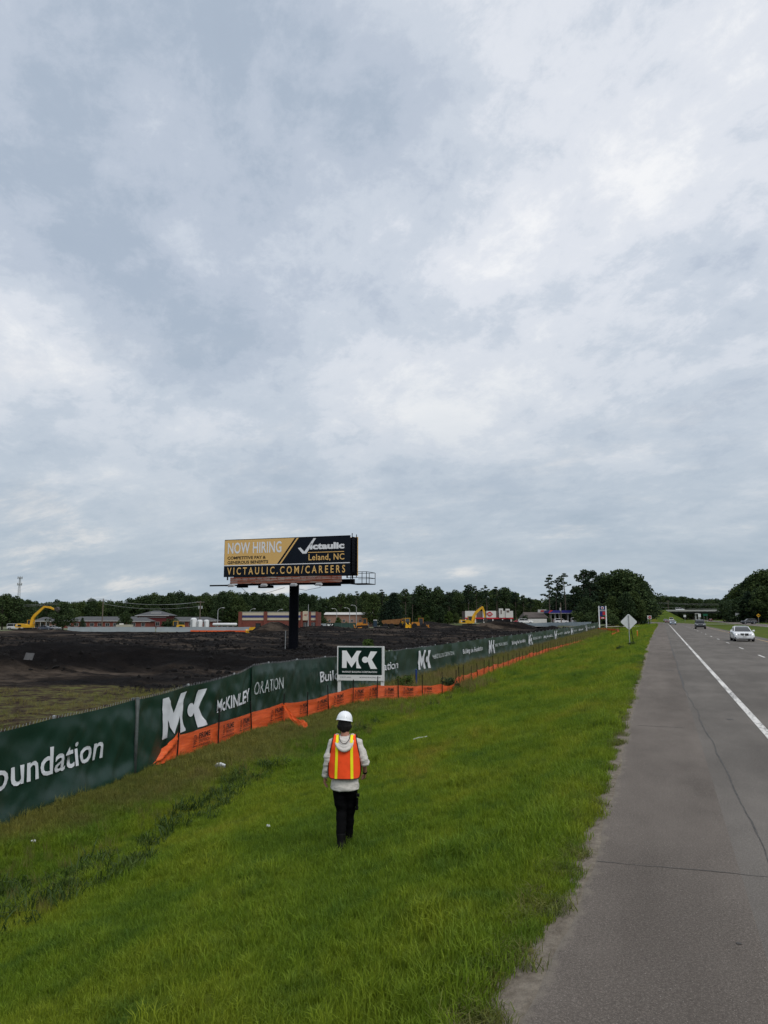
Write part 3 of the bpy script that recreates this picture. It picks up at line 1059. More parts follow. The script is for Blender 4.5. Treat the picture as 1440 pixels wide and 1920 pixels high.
FP = [(-10.4, 0.5, 0.12), (-11.45, 6.5, 0.13), (-12.03, 11.31, 0.15), (-12.64, 16.13, 0.24), (-13.05, 18.6, 0.31), (-13.42, 22.0, 0.42), (-13.62, 23.35, 0.63), (-14.18, 28.0, 0.55), (-14.42, 33.5, 0.47), (-14.55, 39.4, 0.40), (-14.55, 45.3, 0.40), (-14.55, 62.3, 0.47), (-14.55, 86.4, 0.49), (-14.4, 120.5, 0.65), (-14.2, 150, 0.85), (-13.9, 175, 1.1), (-13.9, 178, 1.12)]
_fp = np.array(FP)
_sl = np.concatenate([[0], np.cumsum(np.hypot(np.diff(_fp[:, 0]), np.diff(_fp[:, 1])))])


def f_at(s):
    return np.interp(s, _sl, _fp[:, 0]), np.interp(s, _sl, _fp[:, 1]), np.interp(s, _sl, _fp[:, 2])


def s_of(px):
    """fence station seen at a photo column"""
    best = None
    for s in np.arange(0, _sl[-1], 0.05):
        x, y, zt = f_at(s)
        d = depth(x, y)
        c = 720 + F * (x * _rgt[0] + y * _rgt[1]) / d
        e = abs(c - px)
        if best is None or e < best[0]:
            best = (e, s)
    return best[1]


def f_surf(s, h, off=0.0, amp=1.0):
    """points on the banner: s along, h 0 at the ground to 1 at the top"""
    s = np.asarray(s, float); h = np.asarray(h, float)
    x, y, zt = f_at(s)
    x2, y2, _ = f_at(s + 0.05)
    tx, ty = x2 - x, y2 - y
    L = np.maximum(np.hypot(tx, ty), 1e-6)
    nx, ny = ty / L, -tx / L          # towards the road
    zb = verge_z(x + 0.1, y) + 0.03
    sag = -0.035 * np.abs(np.sin(s * math.pi / 3.05)) ** 0.7
    w = 0.07 * fbm(s * 0.75 + h * 1.3, h * 2.0 + s * 0.2, 201, 3) + 0.05 * fbm(s * 2.2 - h * 2.6, h * 1.2, 205, 3) + 0.03 * fbm(s * 4 + h * 4, h * 0.8, 209, 2) + 0.03 * (1 - np.abs(fbm(s * 1.1 - h * 1.9, h * 0.9 + s * 0.3, 213, 2)) * 4).clip(0, 1)
    w = w * 1.05 * amp * np.clip((1 - h) * 6, 0.15, 1) + 0.09 * np.exp(-(h / 0.16) ** 2) * (0.5 + vnoise(s * 0.4, s * 0, 215)) + off
    z = zb + (zt + sag - zb) * h
    return x + nx * w, y + ny * w, z


FENCE = thing('construction_fence', 'long chain-link fence screened with dark green printed banners along the building site', 'fence', (0, 0, 0))
BREAKS = [0.0, s_of(262), s_of(472.5)]
PAIRS = []   # (mark start, ...) in photo columns for the repeats
for px in (745, 846, 912, 985, 1036, 1068, 1096):
    BREAKS.append(s_of(px))
BREAKS.append(_sl[-1])
banners = []
for i, (a, e) in enumerate(zip(BREAKS[:-1], BREAKS[1:])):
    near = a < 30
    ns = max(6, int((e - a) / (0.09 if near else 0.35))); nh = 26 if near else 9
    ss = np.linspace(a + 0.01, e - 0.01 + (0.0), ns)
    hh_ = np.linspace(0, 1, nh)
    S, H_ = np.meshgrid(ss, hh_)
    if i == 1:      # this sheet runs on a little lower behind the next one
        S = a + 0.01 + (S - a - 0.01) * (1 + 0.35 / (e - a))
    X, Y, Z = f_surf(S, H_, 0.0)
    if i == 1:
        k = sstep(e - 1.4, e, S)
        Z = Z - k * 0.0
    if i == 2:
        X = X + 0.05 * sstep(1.2, 0, S - a); Y = Y
    o = grid_obj('banner', X, Y, Z, m_green)
    o.parent = FENCE
    banners.append(o)
banners[0]['label'] = 'nearest green banner ending in the word Foundation, brown stains low down'


def banner_of(s):
    for i, (a, e) in enumerate(zip(BREAKS[:-1], BREAKS[1:])):
        if a <= s < e:
            return banners[i]
    return banners[-1]


def fence_print(geo, s0, s1, h0, h1, mat, name='lettering', off=0.024):
    o = None
    for v, f, _ in (words(geo) if name == 'lettering' else [geo]):
        S = s0 + (s1 - s0) * v[:, 0]; H_ = h0 + (h1 - h0) * v[:, 1]
        X, Y, Z = f_surf(S, H_, off)
        b_ = MB(); b_.add(list(zip(X, Y, Z)), f)
        o = b_.build(name, mat, banner_of((s0 + s1) / 2), smooth=True)
    return o


def sub_geo(geo, keep):
    """only the letters whose centre satisfies keep(x)"""
    v, f, a = geo
    return (v, [q for q in f if keep(np.mean([v[i][0] for i in q]))], a)


TF = text_geo('Building the Foundation', 0.012)
MKG = mk_geo()
# first banner: the word runs off the left edge of the picture
e1 = s_of(203)
fence_print(TF, e1 - 8.3, e1, 0.27, 0.68, m_letter)
fence_print(MKG, s_of(309), s_of(391), 0.30, 0.93, m_letter, 'printed_mark')
fence_print(text_geo('McKINLEY', 0.02), s_of(410), s_of(470), 0.44, 0.66, m_letter)
fence_print(text_geo('ORATION', 0.0, 1.05), s_of(478), s_of(530), 0.50, 0.72, m_letter2, off=0.045)
sa, sb = s_of(600), s_of(746)
fence_print(TF, sa, sb, 0.36, 0.68, m_letter)
TC = text_geo('McKINLEY BUILDING CORPORATION', 0.015)
for mk0, mk1, c0, c1, t0, t1 in ((783, 805, 808.5, 848, 866, 903), (914.5, 925, 926.5, 950, 957, 984), (989, 996, 997, 1013, 1017, 1034), (1038, 1043, 1044, 1054, 1056, 1067), (1069, 1073, 1074, 1080, 1083, 1092), (1097, 1099.5, 1100, 1106, 1108, 1114)):
    fence_print(MKG, s_of(mk0), s_of(mk1), 0.22, 0.90, m_letter, 'printed_mark', 0.05)
    fence_print(TC, s_of(c0), s_of(c1), 0.52, 0.68, m_letter2, off=0.05)
    fence_print(TF, s_of(t0), s_of(t1), 0.42, 0.68, m_letter, off=0.05)

# posts stand behind the sheets, only their heads show; the corner post is in the open
k = 0
sp = s_of(262)
stations = [sp + 3.05 * j for j in range(-6, 56)]
for s in stations:
    if s < 0.3 or s > _sl[-1]:
        continue
    x, y, z = f_at(s)
    zb = gz(x, y)
    mb = MB()
    mb.tube([(x - 0.07, y, zb - 0.2), (x - 0.07, y, float(z) + 0.02)], 0.03, 8)
    mb.lathe([(0.036, float(z) + 0.0), (0.036, float(z) + 0.03), (0.02, float(z) + 0.045)], (x - 0.07, y, 0), 8)
    mb.build('fence_post', m_galv if abs(s - sp) > 0.01 else m_wrap, FENCE, smooth=40)
x, y, z = f_at(sp); zb = gz(x, y)
mb = MB()
mb.tube([(x + 0.06, y, zb - 0.1), (x + 0.055, y + 0.02, zb + 0.7), (x + 0.06, y, float(z) + 0.05)], [0.05, 0.045, 0.05], 10)
mb.tube([(x + 0.02, y + 0.09, zb), (x + 0.03, y + 0.08, zb + 0.9), (x + 0.02, y + 0.09, float(z) - 0.05)], [0.03, 0.022, 0.026], 8)
mb.build('wrapped_corner_post', m_wrap, FENCE, smooth=True, label='bare grey corner post wrapped in loose plastic')
mb = MB()
for s in np.arange(4.0, 48, 0.10):
    x, y, z = f_at(s)
    sg = -0.035 * abs(math.sin(s * math.pi / 3.05)) ** 0.7
    z = float(z) + sg
    j = R.uniform(-0.012, 0.012)
    mb.bar((x - 0.03, y, z - 0.03), (x - 0.03 + j, y + 0.025, z + 0.05 + R.uniform(-0.01, 0.012)), 0.006)
mb.build('wire_barbs', m_galv, FENCE, kind='stuff')
# rail along the back
mb = MB()
ss = np.arange(0, _sl[-1], 1.5)
mb.tube([(f_at(s)[0] - 0.09, f_at(s)[1], f_at(s)[2] - 0.16) for s in ss], 0.021, 6)
mb.build('top_rail', m_galv, FENCE)

# ------------------------------------------------------------------ orange silt fence
m_net, t, b, P = pos_mat('orange_net')
nn = noise_(t, mapv(t, P, scale=(1, 1, 9)), 2.2, 4, 0.6)
c = ramp_(t, nn, [(0.3, (0.55, 0.070, 0.006)), (0.55, (0.72, 0.098, 0.009)), (0.75, (0.78, 0.17, 0.045))])
t.links.new(c, b.inputs['Base Color']); b.inputs['Roughness'].default_value = 0.5
wv = nd(t, 'ShaderNodeTexWave', wave_type='BANDS', bands_direction='Z'); wv.inputs['Scale'].default_value = 14; wv.inputs['Distortion'].default_value = 2.0
t.links.new(P, wv.inputs['Vector']); bump_(t, b, wv.outputs['Fac'], 0.5, 0.02)
m_stake = M('dark_steel_stake', (0.010, 0.008, 0.007), 0.8, 0.0, var=0.4, scale=8)
m_ink = M('black_ink', (0.02, 0.012, 0.01), 0.6, var=0.2)

NET = thing('silt_fence', 'orange fabric silt fence on dark stakes along the foot of the grassy bank', 'net fence', (0, 0, 0))
NP = [(330, 1423), (407, 1397), (470, 1372), (528.5, 1354), (574, 1345), (614, 1333), (659, 1320.5), (704, 1312.5), (745, 1313), (790, 1309), (827, 1302)]
pts = [hit(*p) for p in NP]
far = [hit(*p) for p in [(852, 1297), (866, 1287), (882, 1280), (905, 1272), (932, 1261), (960, 1251), (985, 1241), (1010, 1233), (1040, 1222), (1066, 1214), (1092, 1206)]]
fx = []
for a, e in zip(far[:-1], far[1:]):
    n = max(1, int(round((e - a).length / 1.9)))
    fx += [a.lerp(e, i / n) for i in range(n)]
fx.append(far[-1])
for p in fx:
    p.z = gz(p.x, p.y)
NETH = {}


def stake(p, h, lean, off=(0.10, -0.10)):
    mb = MB()
    p = p + Vector((off[0], off[1], 0))
    q = Vector((p.x + lean[0], p.y + lean[1], p.z + h))
    mb.bar((p.x, p.y, p.z - 0.25), q, 0.034, 0.022)
    mb.bar((p.x + 0.012, p.y - 0.012, p.z), q + Vector((0.012, -0.012, -0.02)), 0.012, 0.03)
    return mb.build('stake', m_stake, NET)


def net_panel(a, e, ha, he, droop, seed, res=14, nh=9, low=0.02, tone=None):
    U = np.linspace(0, 1, res); V = np.linspace(0, 1, nh)
    UU, VV = np.meshgrid(U, V)
    X = a.x + (e.x - a.x) * UU; Y = a.y + (e.y - a.y) * UU
    zb = verge_z(X, Y)
    top = ha + (he - ha) * UU - droop * np.sin(np.pi * UU)
    L = math.hypot(e.x - a.x, e.y - a.y)
    nx, ny = (e.y - a.y) / L, -(e.x - a.x) / L
    w = 0.055 * fbm(UU * L * 1.3 + seed, VV * 3.2, 221 + seed, 3) + 0.03 * np.sin(VV * 21 + UU * 2 + seed) * (1 - VV) * np.sin(np.pi * np.clip(UU, 0, 1)) + 0.03
    o = grid_obj('net_panel', X + nx * w, Y + ny * w, zb + low + top * VV, m_net)
    o.parent = NET
    return o, (X, Y, zb, top, nx, ny, w)


for i, p in enumerate(pts):
    stake(p, 1.0 + R.uniform(-0.08, 0.1), (R.uniform(-0.06, 0.05), R.uniform(-0.05, 0.05)))
for i, p in enumerate(fx):
    stake(p, R.uniform(0.9, 1.25), (R.uniform(-0.07, 0.07), R.uniform(-0.07, 0.07)))


def net_print(a, e, ha, he, u0, u1, prm):
    o, (X, Y, zb, top, nx, ny, w) = prm
    L = (e - a).length

    def lay(geo, ua, ub, va, vb):
        v, f, _ = geo
        U = ua + (ub - ua) * v[:, 0]; V = va + (vb - va) * v[:, 1]
        x = a.x + (e.x - a.x) * U; y = a.y + (e.y - a.y) * U
        z = verge_z(x, y) + 0.02 + (ha + (he - ha) * U - 0.03 * np.sin(np.pi * U)) * V
        b_ = MB(); b_.add(list(zip(x + nx * 0.125, y + ny * 0.125, z)), f)
        b_.build('print', m_ink, o)
    w_ = u1 - u0
    ring = MB()
    # emblem: a looped letter with a bar under it
    lay(EMB, u0, u0 + 0.30 * w_, 0.30, 0.86)
    lay(text_geo('PRIME', 0.03), u0 + 0.36 * w_, u1, 0.62, 0.88)
    lay(text_geo('EROSION', 0.01), u0 + 0.36 * w_, u1, 0.42, 0.56)
    lay(text_geo('919-459-9574', 0.01), u0 + 0.36 * w_, u1, 0.25, 0.36)


def emblem_geo():
    v, f = [], []
    def ring(cx, cy, r0, r1, a0, a1, n=14):
        o = len(v)
        for i in range(n + 1):
            a = rad(a0 + (a1 - a0) * i / n)
            v.append((cx + r0 * math.cos(a), cy + r0 * math.sin(a))); v.append((cx + r1 * math.cos(a), cy + r1 * math.sin(a)))
        for i in range(n):
            f.append((o + 2 * i, o + 2 * i + 1, o + 2 * i + 3, o + 2 * i + 2))
    ring(0.5, 0.72, 0.20, 0.27, -120, 200)
    ring(0.5, 0.72, 0.08, 0.14, -100, 150)
    for x0, x1, y0, y1 in ((0.25, 0.33, 0.0, 0.70), (0.33, 0.80, 0.36, 0.42), (0.33, 0.70, 0.20, 0.26), (0.10, 0.9, -0.02, 0.04)):
        o = len(v); v.extend([(x0, y0), (x1, y0), (x1, y1), (x0, y1)]); f.append((o, o + 1, o + 2, o + 3))
    return (np.array(v), f, 0.7)


EMB = emblem_geo()
hts = [0.60, 0.64, 0.62, 0.66, 0.60, 0.62, 0.64, 0.62, 0.62, 0.56, 0.50]
spots = {0: [(0.28, 0.72)], 1: [(0.02, 0.36), (0.52, 0.86)], 2: [(0.5, 0.95)], 3: [(0.62, 0.98)], 4: [(0.35, 0.85)], 5: [(0.12, 0.55)], 6: [(0.0, 0.40), (0.62, 1.0)], 7: [(0.35, 0.8)], 8: [(0.12, 0.55)], 9: [(0.0, 0.42)]}
for i in range(len(pts) - 1):
    a, e = pts[i], pts[i + 1]
    prm = net_panel(a, e, hts[i], hts[i + 1], 0.03, i)
    for u0, u1 in spots.get(i, ()):
        net_print(a, e, hts[i], hts[i + 1], u0, u1, prm)
# the run turns uphill: a slack joining piece, then the long far run, sinking into the grass
net_panel(pts[-1], fx[0], 0.48, 0.42, 0.12, 31, 8, 7)
for i in range(len(fx) - 1):
    d_ = depth(fx[i].x, fx[i].y)
    h = 0.62 - 0.16 * float(sstep(55, 105, d_)) + R.uniform(-0.07, 0.05)
    net_panel(fx[i], fx[i + 1], h, h + R.uniform(-0.05, 0.05), 0.05, 40 + i, 5, 5)
# fallen near end: the fabric hangs from the first stake down to the grass by the fence corner
g0, g1 = pts[0], hit(268, 1441)
n = 22
U = np.linspace(0, 1, n); V = np.linspace(0, 1, 11)
UU, VV = np.meshgrid(U, V)
X = g0.x + (g1.x - g0.x) * UU; Y = g0.y + (g1.y - g0.y) * UU
topz = 0.62 * (1 - UU) ** 1.35 + 0.11
w = 0.16 * fbm(UU * 5 + 3, VV * 2 + UU * 4, 231, 3) + 0.05 * np.sin(VV * 9 + UU * 5) + 0.08
L = math.hypot(g1.x - g0.x, g1.y - g0.y); nx, ny = (g1.y - g0.y) / L, -(g1.x - g0.x) / L
nx, ny = -nx, -ny
o = grid_obj('net_flap', X + nx * w, Y + ny * w, verge_z(X, Y) + 0.03 + topz * VV, m_net); o.parent = NET
o['label'] = 'collapsed end of the orange fabric lying by the fence corner'
# torn tail hanging out from one stake on to the grass
a = pts[3] + Vector((0.08, -0.08, 0.62)); e = hit(570, 1366) + Vector((0, 0, 0.1))
n = 14; mb = MB(); rings = []
for i in range(n):
    u = i / (n - 1)
    c = a.lerp(e, u); c.z -= 0.13 * math.sin(math.pi * u)
    r_ = 0.035 + 0.085 * u ** 1.2
    rings.append([c + Vector((r_ * math.cos(6.283 * k / 9) * (1 + 0.5 * math.sin(k * 3 + i)), r_ * 0.6 * math.sin(6.283 * k / 9), r_ * math.sin(6.283 * k / 9) * (1 + 0.5 * math.cos(k * 2 + i * 1.3)))) for k in range(9)])
mb.loft(rings).build('torn_tail', m_net, NET, label='twisted torn strip of orange fabric pulled out on to the grass')
rings = []
a2 = pts[3] + Vector((0.09, -0.1, 0.55)); e2 = a2 + Vector((0.10, -0.06, -0.62))
for i in range(6):
    c = a2.lerp(e2, i / 5)
    rings.append([c + Vector((0.035 * math.cos(6.283 * k / 6), 0.02 * math.sin(6.283 * k / 6), 0.0)) for k in range(6)])
MB().loft(rings).build('torn_strip', m_net, NET)

# short orange runs near the price sign
NET2 = thing('barrier_netting', 'short run of orange netting below the fuel price sign', 'netting', (0, 0, 0))
qs = [Vector((x, y, gz(x, y))) for x, y in ((-13.5, 171), (-11.5, 170), (-9.6, 167), (-8.4, 160), (-8.3, 148), (-8.5, 137))]
for i, (a, e) in enumerate(zip(qs[:-1], qs[1:])):
    U = np.linspace(0, 1, 6); V = np.linspace(0, 1, 4); UU, VV = np.meshgrid(U, V)
    X = a.x + (e.x - a.x) * UU; Y = a.y + (e.y - a.y) * UU
    o = grid_obj('net_panel', X, Y, verge_z(X, Y) + 0.75 * VV * (1 - 0.15 * np.sin(np.pi * UU)) * (1 if i < 3 else 0.6), m_net); o.parent = NET2
for p in qs:
    MB().bar((p.x, p.y, p.z - 0.2), (p.x, p.y, p.z + 1.0), 0.05).build('stake', m_stake, NET2)

# ------------------------------------------------------------------ site board with the builder's mark
m_wood_w = M('white_timber', (0.66, 0.67, 0.66), 0.6, var=0.08, scale=3, dirt=((0.3, 0.3, 0.27), 2.0, 0.6, 0.5))
m_dgreen = M('dark_green_board', (0.003, 0.017, 0.012), 0.6, var=0.1, spec=0.1)
m_white_b = M('white_board_print', (0.76, 0.77, 0.77), 0.5, var=0.03)
dS = 33.6
p0 = at(676, 1297, dS); zb = gz(p0.x, p0.y)
sc_ = dS / F
BO = thing('site_board', 'dark green sign board with a white M and K mark on two white posts', 'sign', (p0.x, p0.y, zb), TH - rad(9))
top = at(676, 1213, dS).z - zb
wb = 87 * sc_ / 2 / math.cos(rad(9)) * 1.005
bot = top - 57 * sc_
low = top - 63 * sc_
pn = wb * 2
MB().box((0, 0, (top + low) / 2 - 0.0), (pn - 0.03, 0.03, top - low)).build('backing_panel', m_wood_w, BO)
b1, b2 = top - 0.03, top - 52 * sc_
MB().box((-0.035, -0.020, (b1 + b2) / 2), (pn - 0.11, 0.012, b1 - b2)).build('green_panel', m_dgreen, BO)
MB().box((-0.015, -0.020, (b2 + low) / 2 - 0.005), (pn - 0.03, 0.014, b2 - low - 0.03)).build('white_panel', m_wood_w, BO)
for sx in (-1, 1):
    MB().box((sx * (wb - 0.07), 0.065, top / 2 - 0.15 - 0.02), (0.14, 0.09, top + 0.3)).build('post', m_wood_w, BO)
    MB().box((sx * (wb - 0.005), 0.03, (top + low) / 2), (0.045, 0.13, top - low + 0.03)).build('edge_trim', m_wood_w, BO)
MB().box((0, 0.02, top + 0.012), (pn + 0.03, 0.09, 0.022)).build('top_trim', m_wood_w, BO)
gx0 = -wb + 0.055 - 0.035; gw = pn - 0.11
flat_text(mk_geo(), gx0 + gw * 0.095, gx0 + gw * 0.895, b2 + (b1 - b2) * 0.22, b2 + (b1 - b2) * 0.88, -0.030, 'printed_mark', m_white_b, BO)
flat_text(text_geo('McKINLEY BUILDING CORPORATION', 0.015), gx0 + gw * 0.10, gx0 + gw * 0.89, b2 + (b1 - b2) * 0.075, b2 + (b1 - b2) * 0.135, -0.030, 'lettering', m_white_b, BO)
m_grey_ink = M('grey_ink', (0.12, 0.125, 0.125), 0.6, var=0.1)
lz = (b2 + low) / 2
flat_text(text_geo('910.371.4434', 0.01), -wb + pn * 0.06, -wb + pn * 0.29, lz - 0.008, lz + 0.045, -0.031, 'lettering', m_grey_ink, BO)
flat_text(text_geo('MCKINLEYBUILDING.COM', 0.01), -wb + pn * 0.48, -wb + pn * 0.93, lz - 0.008, lz + 0.045, -0.031, 'lettering', m_grey_ink, BO)

# ------------------------------------------------------------------ billboard
m_blk = M('black_steel', (0.0045, 0.005, 0.0075), 0.6, 0.0, var=0.25, scale=0.6, spec=0.04)
m_navy = M('navy_vinyl', (0.007, 0.0105, 0.017), 0.6, var=0.05, spec=0.1)
m_gold = M('gold_vinyl', (0.70, 0.44, 0.15), 0.45, var=0.06, scale=0.25)
m_bwhite = M('white_vinyl', (0.74, 0.75, 0.76), 0.45, var=0.03)
m_rust = M('rusty_panel', (0.30, 0.27, 0.23), 0.75, var=0.2, scale=0.8, stretch=(0.35, 1, 5), dirt=((0.22, 0.055, 0.025), 1.1, 0.36, 1.0))
TR, BR_ = at(656, 1002, 80.4), at(656, 1077.5, 80.4)
TL, BL = at(420, 1011.5, 85.4), at(419.3, 1082.5, 85.4)
ax = (BR_ - BL); ax.z = 0
WB = ax.length; ang = math.atan2(ax.y, ax.x)
HB = 4.32
zt = (TR.z + TL.z) / 2
cb = (BL + BR_) / 2
pb = at(548, 1240, 83.8)
gzb = gz(pb.x, pb.y)
BB = thing('billboard', 'tall two-sided billboard with a gold and black hiring advert on a single black post', 'billboard', (cb.x, cb.y, gzb), ang)
bz0 = zt - HB - gzb; bz1 = zt - gzb
off = Matrix.Rotation(-ang, 3, 'Z') @ Vector((pb.x - cb.x, pb.y - cb.y, 0))
hw = WB / 2
X_ = lambda u: -hw + WB * u
Z_ = lambda v: bz1 - HB * v
fp = MB().box((0, 0.06, (bz0 + bz1) / 2), (WB, 0.12, HB)).build('face_panel', m_navy, BB)
q_ = MB(); q_.prism([(X_(0.003), Z_(0.006)), (X_(0.576), Z_(0.006)), (X_(0.436), Z_(0.685)), (X_(0.003), Z_(0.685))], -0.02, -0.004); q_.build('gold_field', m_gold, fp)
q_ = MB(); q_.prism([(X_(0.593), Z_(0.006)), (X_(0.607), Z_(0.006)), (X_(0.467), Z_(0.685)), (X_(0.453), Z_(0.685))], -0.02, -0.004); q_.build('gold_stripe', m_gold, fp)
q_ = MB(); q_.box((0, -0.012, Z_(0.697)), (WB - 0.02, 0.016, 0.09)); q_.build('white_rule', m_bwhite, fp)
q_ = MB(); q_.prism([(X_(0.002), Z_(0.002)), (X_(0.998), Z_(0.002)), (X_(0.998), Z_(0.014)), (X_(0.002), Z_(0.014))], -0.028, -0.021); q_.build('top_hem', m_navy, fp)


def bt(geo, u0, u1, v0, v1, mat):
    return flat_text(geo, X_(u0), X_(u1), Z_(v1), Z_(v0), -0.034, 'lettering', mat, fp)


bt(text_geo('NOW HIRING', 0.02, 1.05), 0.030, 0.470, 0.085, 0.385, m_bwhite)
bt(text_geo('COMPETITIVE PAY &', 0.022), 0.030, 0.345, 0.455, 0.535, m_navy)
bt(text_geo('GENEROUS BENEFITS', 0.022), 0.030, 0.365, 0.575, 0.655, m_navy)
bt(text_geo('VICTAULIC.COM/CAREERS', 0.015, 1.55), 0.030, 0.965, 0.750, 0.945, m_gold)
bt(text_geo('ictaulic', 0.05), 0.695, 0.958, 0.165, 0.335, m_bwhite)
bt(text_geo('Leland, NC', 0.015, 1.08), 0.685, 0.958, 0.455, 0.640, m_gold)
q_ = MB(); q_.prism([(X_(0.600), Z_(0.285)), (X_(0.622), Z_(0.275)), (X_(0.651), Z_(0.385)), (X_(0.722), Z_(0.045)), (X_(0.741), Z_(0.045)), (X_(0.667), Z_(0.435)), (X_(0.637), Z_(0.435))], -0.034, -0.028); q_.build('check_mark', m_bwhite, fp)
q_ = MB(); q_.box((X_(0.818), -0.03, Z_(0.410)), (WB * 0.275, 0.008, 0.075)); q_.build('gold_rule', m_gold, fp)
# frame, rear face, beams
TH_ = 2.0
MB().box((0.15, TH_ + 0.06, (bz0 + bz1) / 2), (WB, 0.12, HB)).build('rear_face_panel', m_gold, BB)
MB().box((0.15 + 0.0, TH_ - 0.03, (bz0 + bz1) / 2), (WB - 0.1, 0.05, HB - 0.1)).build('rear_backing', m_blk, BB)
mb = MB()
for i in range(9):
    x = -hw + 0.4 + i * (WB - 0.8) / 8
    for y in (0.2, TH_ - 0.2):
        mb.box((x, y, (bz0 + bz1) / 2 - 0.2), (0.12, 0.12, HB + 0.3))
    for kz in range(3):
        z = bz0 + 0.4 + kz * 1.5
        mb.bar((x, 0.2, z), (x, TH_ - 0.2, z + 1.2 if kz < 2 else z), 0.06)
mb.build('upright_frame', m_blk, BB)
for y in (0.2, TH_ - 0.2):
    for z in (bz0 + 0.25, bz1 - 0.5):
        MB().box((0, y + (0.14 if y < 1 else -0.14), z), (WB - 0.1, 0.10, 0.22)).build('stringer', m_blk, BB)
MB().box((hw + 0.03, TH_ / 2, (bz0 + bz1) / 2 + 0.1), (0.06, 0.9, HB - 0.4)).build('end_ladder_plate', m_blk, BB)
mb = MB()
for sx in (0.32, TH_ - 0.35):
    mb.box((hw + 0.12, sx, (bz0 + bz1) / 2), (0.07, 0.07, HB + 0.5))
for k in range(13):
    mb.box((hw + 0.12, TH_ / 2, bz0 + 0.2 + k * 0.33), (0.03, 0.9, 0.03))
mb.build('ladder', m_blk, BB)
# rusty apron under the face, in four sheets
for k in range(4):
    xa = X_(0.055) + k * (WB * 0.885 / 4); xb = xa + WB * 0.885 / 4 - 0.02
    mb = MB()
    for j in range(5):
        z0 = bz0 - 0.06 - j * 0.15
        mb.box(((xa + xb) / 2, 0.02 + 0.03 * (j % 2), z0 - 0.07), (xb - xa, 0.05, 0.14))
    mb.build('apron_sheet', m_rust, BB)
# catwalk, outriggers, lights
MB().box((0.1, -0.55, bz0 - 1.0), (WB + 0.6, 0.75, 0.07)).build('catwalk', m_blk, BB)
MB().box((-hw + 0.5, -0.75, bz0 - 1.0), (3.6, 0.16, 0.16)).build('outrigger_bar', m_blk, BB)
for i in range(6):
    x = -hw + 1.0 + i * (WB - 2) / 5
    MB().bar((x, 0.2, bz0 - 0.75), (x, -1.1, bz0 - 1.07), 0.10).build('bracket', m_blk, BB)
for u in (0.14, 0.40, 0.63, 0.82):
    x = X_(u)
    mb = MB(); mb.bar((x, -0.9, bz0 - 1.05), (x, -1.9, bz0 - 1.15), 0.07); lt = mb.build('light_arm', m_blk, BB)
    MB().box((x, -1.95, bz0 - 1.08), (0.75, 0.42, 0.22), M=Matrix.Rotation(rad(20), 4, 'X'), top=0.8).build('uplight', M('lamp_grey', (0.36, 0.37, 0.38), 0.4, var=0.1), lt)
for u, dz, w_ in ((0.36, -1.2, 1.7), (0.17, -1.12, 1.2), (0.86, -1.08, 2.4)):
    MB().box((X_(u), -0.3, bz0 + dz), (w_, 0.5, 0.28)).build('ballast_box', m_blk, BB)
mb = MB()
cx0, cx1 = hw + 0.1, hw + 2.1
yA, yB = -0.5, TH_ + 0.3
for (x, y) in ((cx0 + 0.2, yA), (cx1, yA), (cx0 + 1.3, yB), (cx1, yB), ((cx0 + cx1) / 2 + 0.5, yA)):
    mb.bar((x, y, bz0 - 1.0), (x, y, bz0 + 0.28), 0.055)
for z in (bz0 + 0.26, bz0 - 0.35):
    mb.bar((cx0 - 0.3, yA, z), (cx1, yA, z), 0.05); mb.bar((cx1, yA, z), (cx1, yB, z), 0.05); mb.bar((cx1, yB, z), (cx0, yB, z), 0.05)
mb.build('railing', m_blk, BB)
MB().box(((cx0 + cx1) / 2, (yA + yB) / 2, bz0 - 1.0), (2.1, yB - yA, 0.07)).build('end_platform', m_blk, BB)
# post and its head beam
mb = MB(); mb.lathe([(0.56, -0.4), (0.56, bz0 - 0.9)], (off.x, off.y + 0.2, 0), 24); mb.build('post', m_blk, BB, smooth=40)
MB().box((0, off.y + 0.2, bz0 - 0.62), (WB - 1.0, 0.55, 0.55)).build('head_beam', m_blk, BB)
mb = MB(); mb.tube([(off.x - 0.75, off.y - 0.35, -0.3), (off.x - 0.72, off.y - 0.35, 2.1)], 0.05, 6); mb.build('conduit', M('grey_pipe', (0.3, 0.31, 0.31), 0.5), BB)
mb = MB()
mb.tube([(X_(0.16), -0.6, bz0 - 1.1), (X_(0.22), -0.5, bz0 - 1.9), (X_(0.28), -0.5, bz0 - 2.1), (X_(0.36), -0.4, bz0 - 1.95), (X_(0.50), 0, bz0 - 1.3)], 0.022, 5)
mb.tube([(X_(0.55), 0, bz0 - 1.3), (X_(0.68), -0.5, bz0 - 1.65), (X_(0.80), -0.6, bz0 - 1.35)], 0.022, 5)
mb.build('cable', m_blk, BB)

# ------------------------------------------------------------------ small roadside things
pd = at(1179, 1166, 66.5)
zd = gz(pd.x, pd.y)
DS = thing('road_sign', 'diamond road sign seen from its plain grey back beside the shoulder', 'road sign', (pd.x, pd.y, zd), rad(2))
m_alu = M('bare_aluminium', (0.62, 0.64, 0.64), 0.5, 0.15, var=0.1, scale=2)
hz_ = pd.z - zd
r_ = 14.6 * 66.5 / F
mb = MB(); k = 0.08
pl = []
for i in range(4):
    a = i * math.pi / 2
    for da in (-0.09, 0.09):
        pl.append(((r_ - k * 0.3) * math.cos(a + da), hz_ + (r_ - k * 0.3) * math.sin(a + da)))
mb.prism(pl, -0.004, 0.004); mb.build('sign_plate', m_alu, DS)
MB().box((0, -0.03, (hz_ + r_) / 2 - 0.15), (0.075, 0.045, hz_ + r_ + 0.1)).build('post', m_galv, DS)
MB().bar((0.35, 0.7, 0.0), (0.12, 0.05, hz_ - r_ * 0.6), 0.05).build('brace', m_stake, DS)
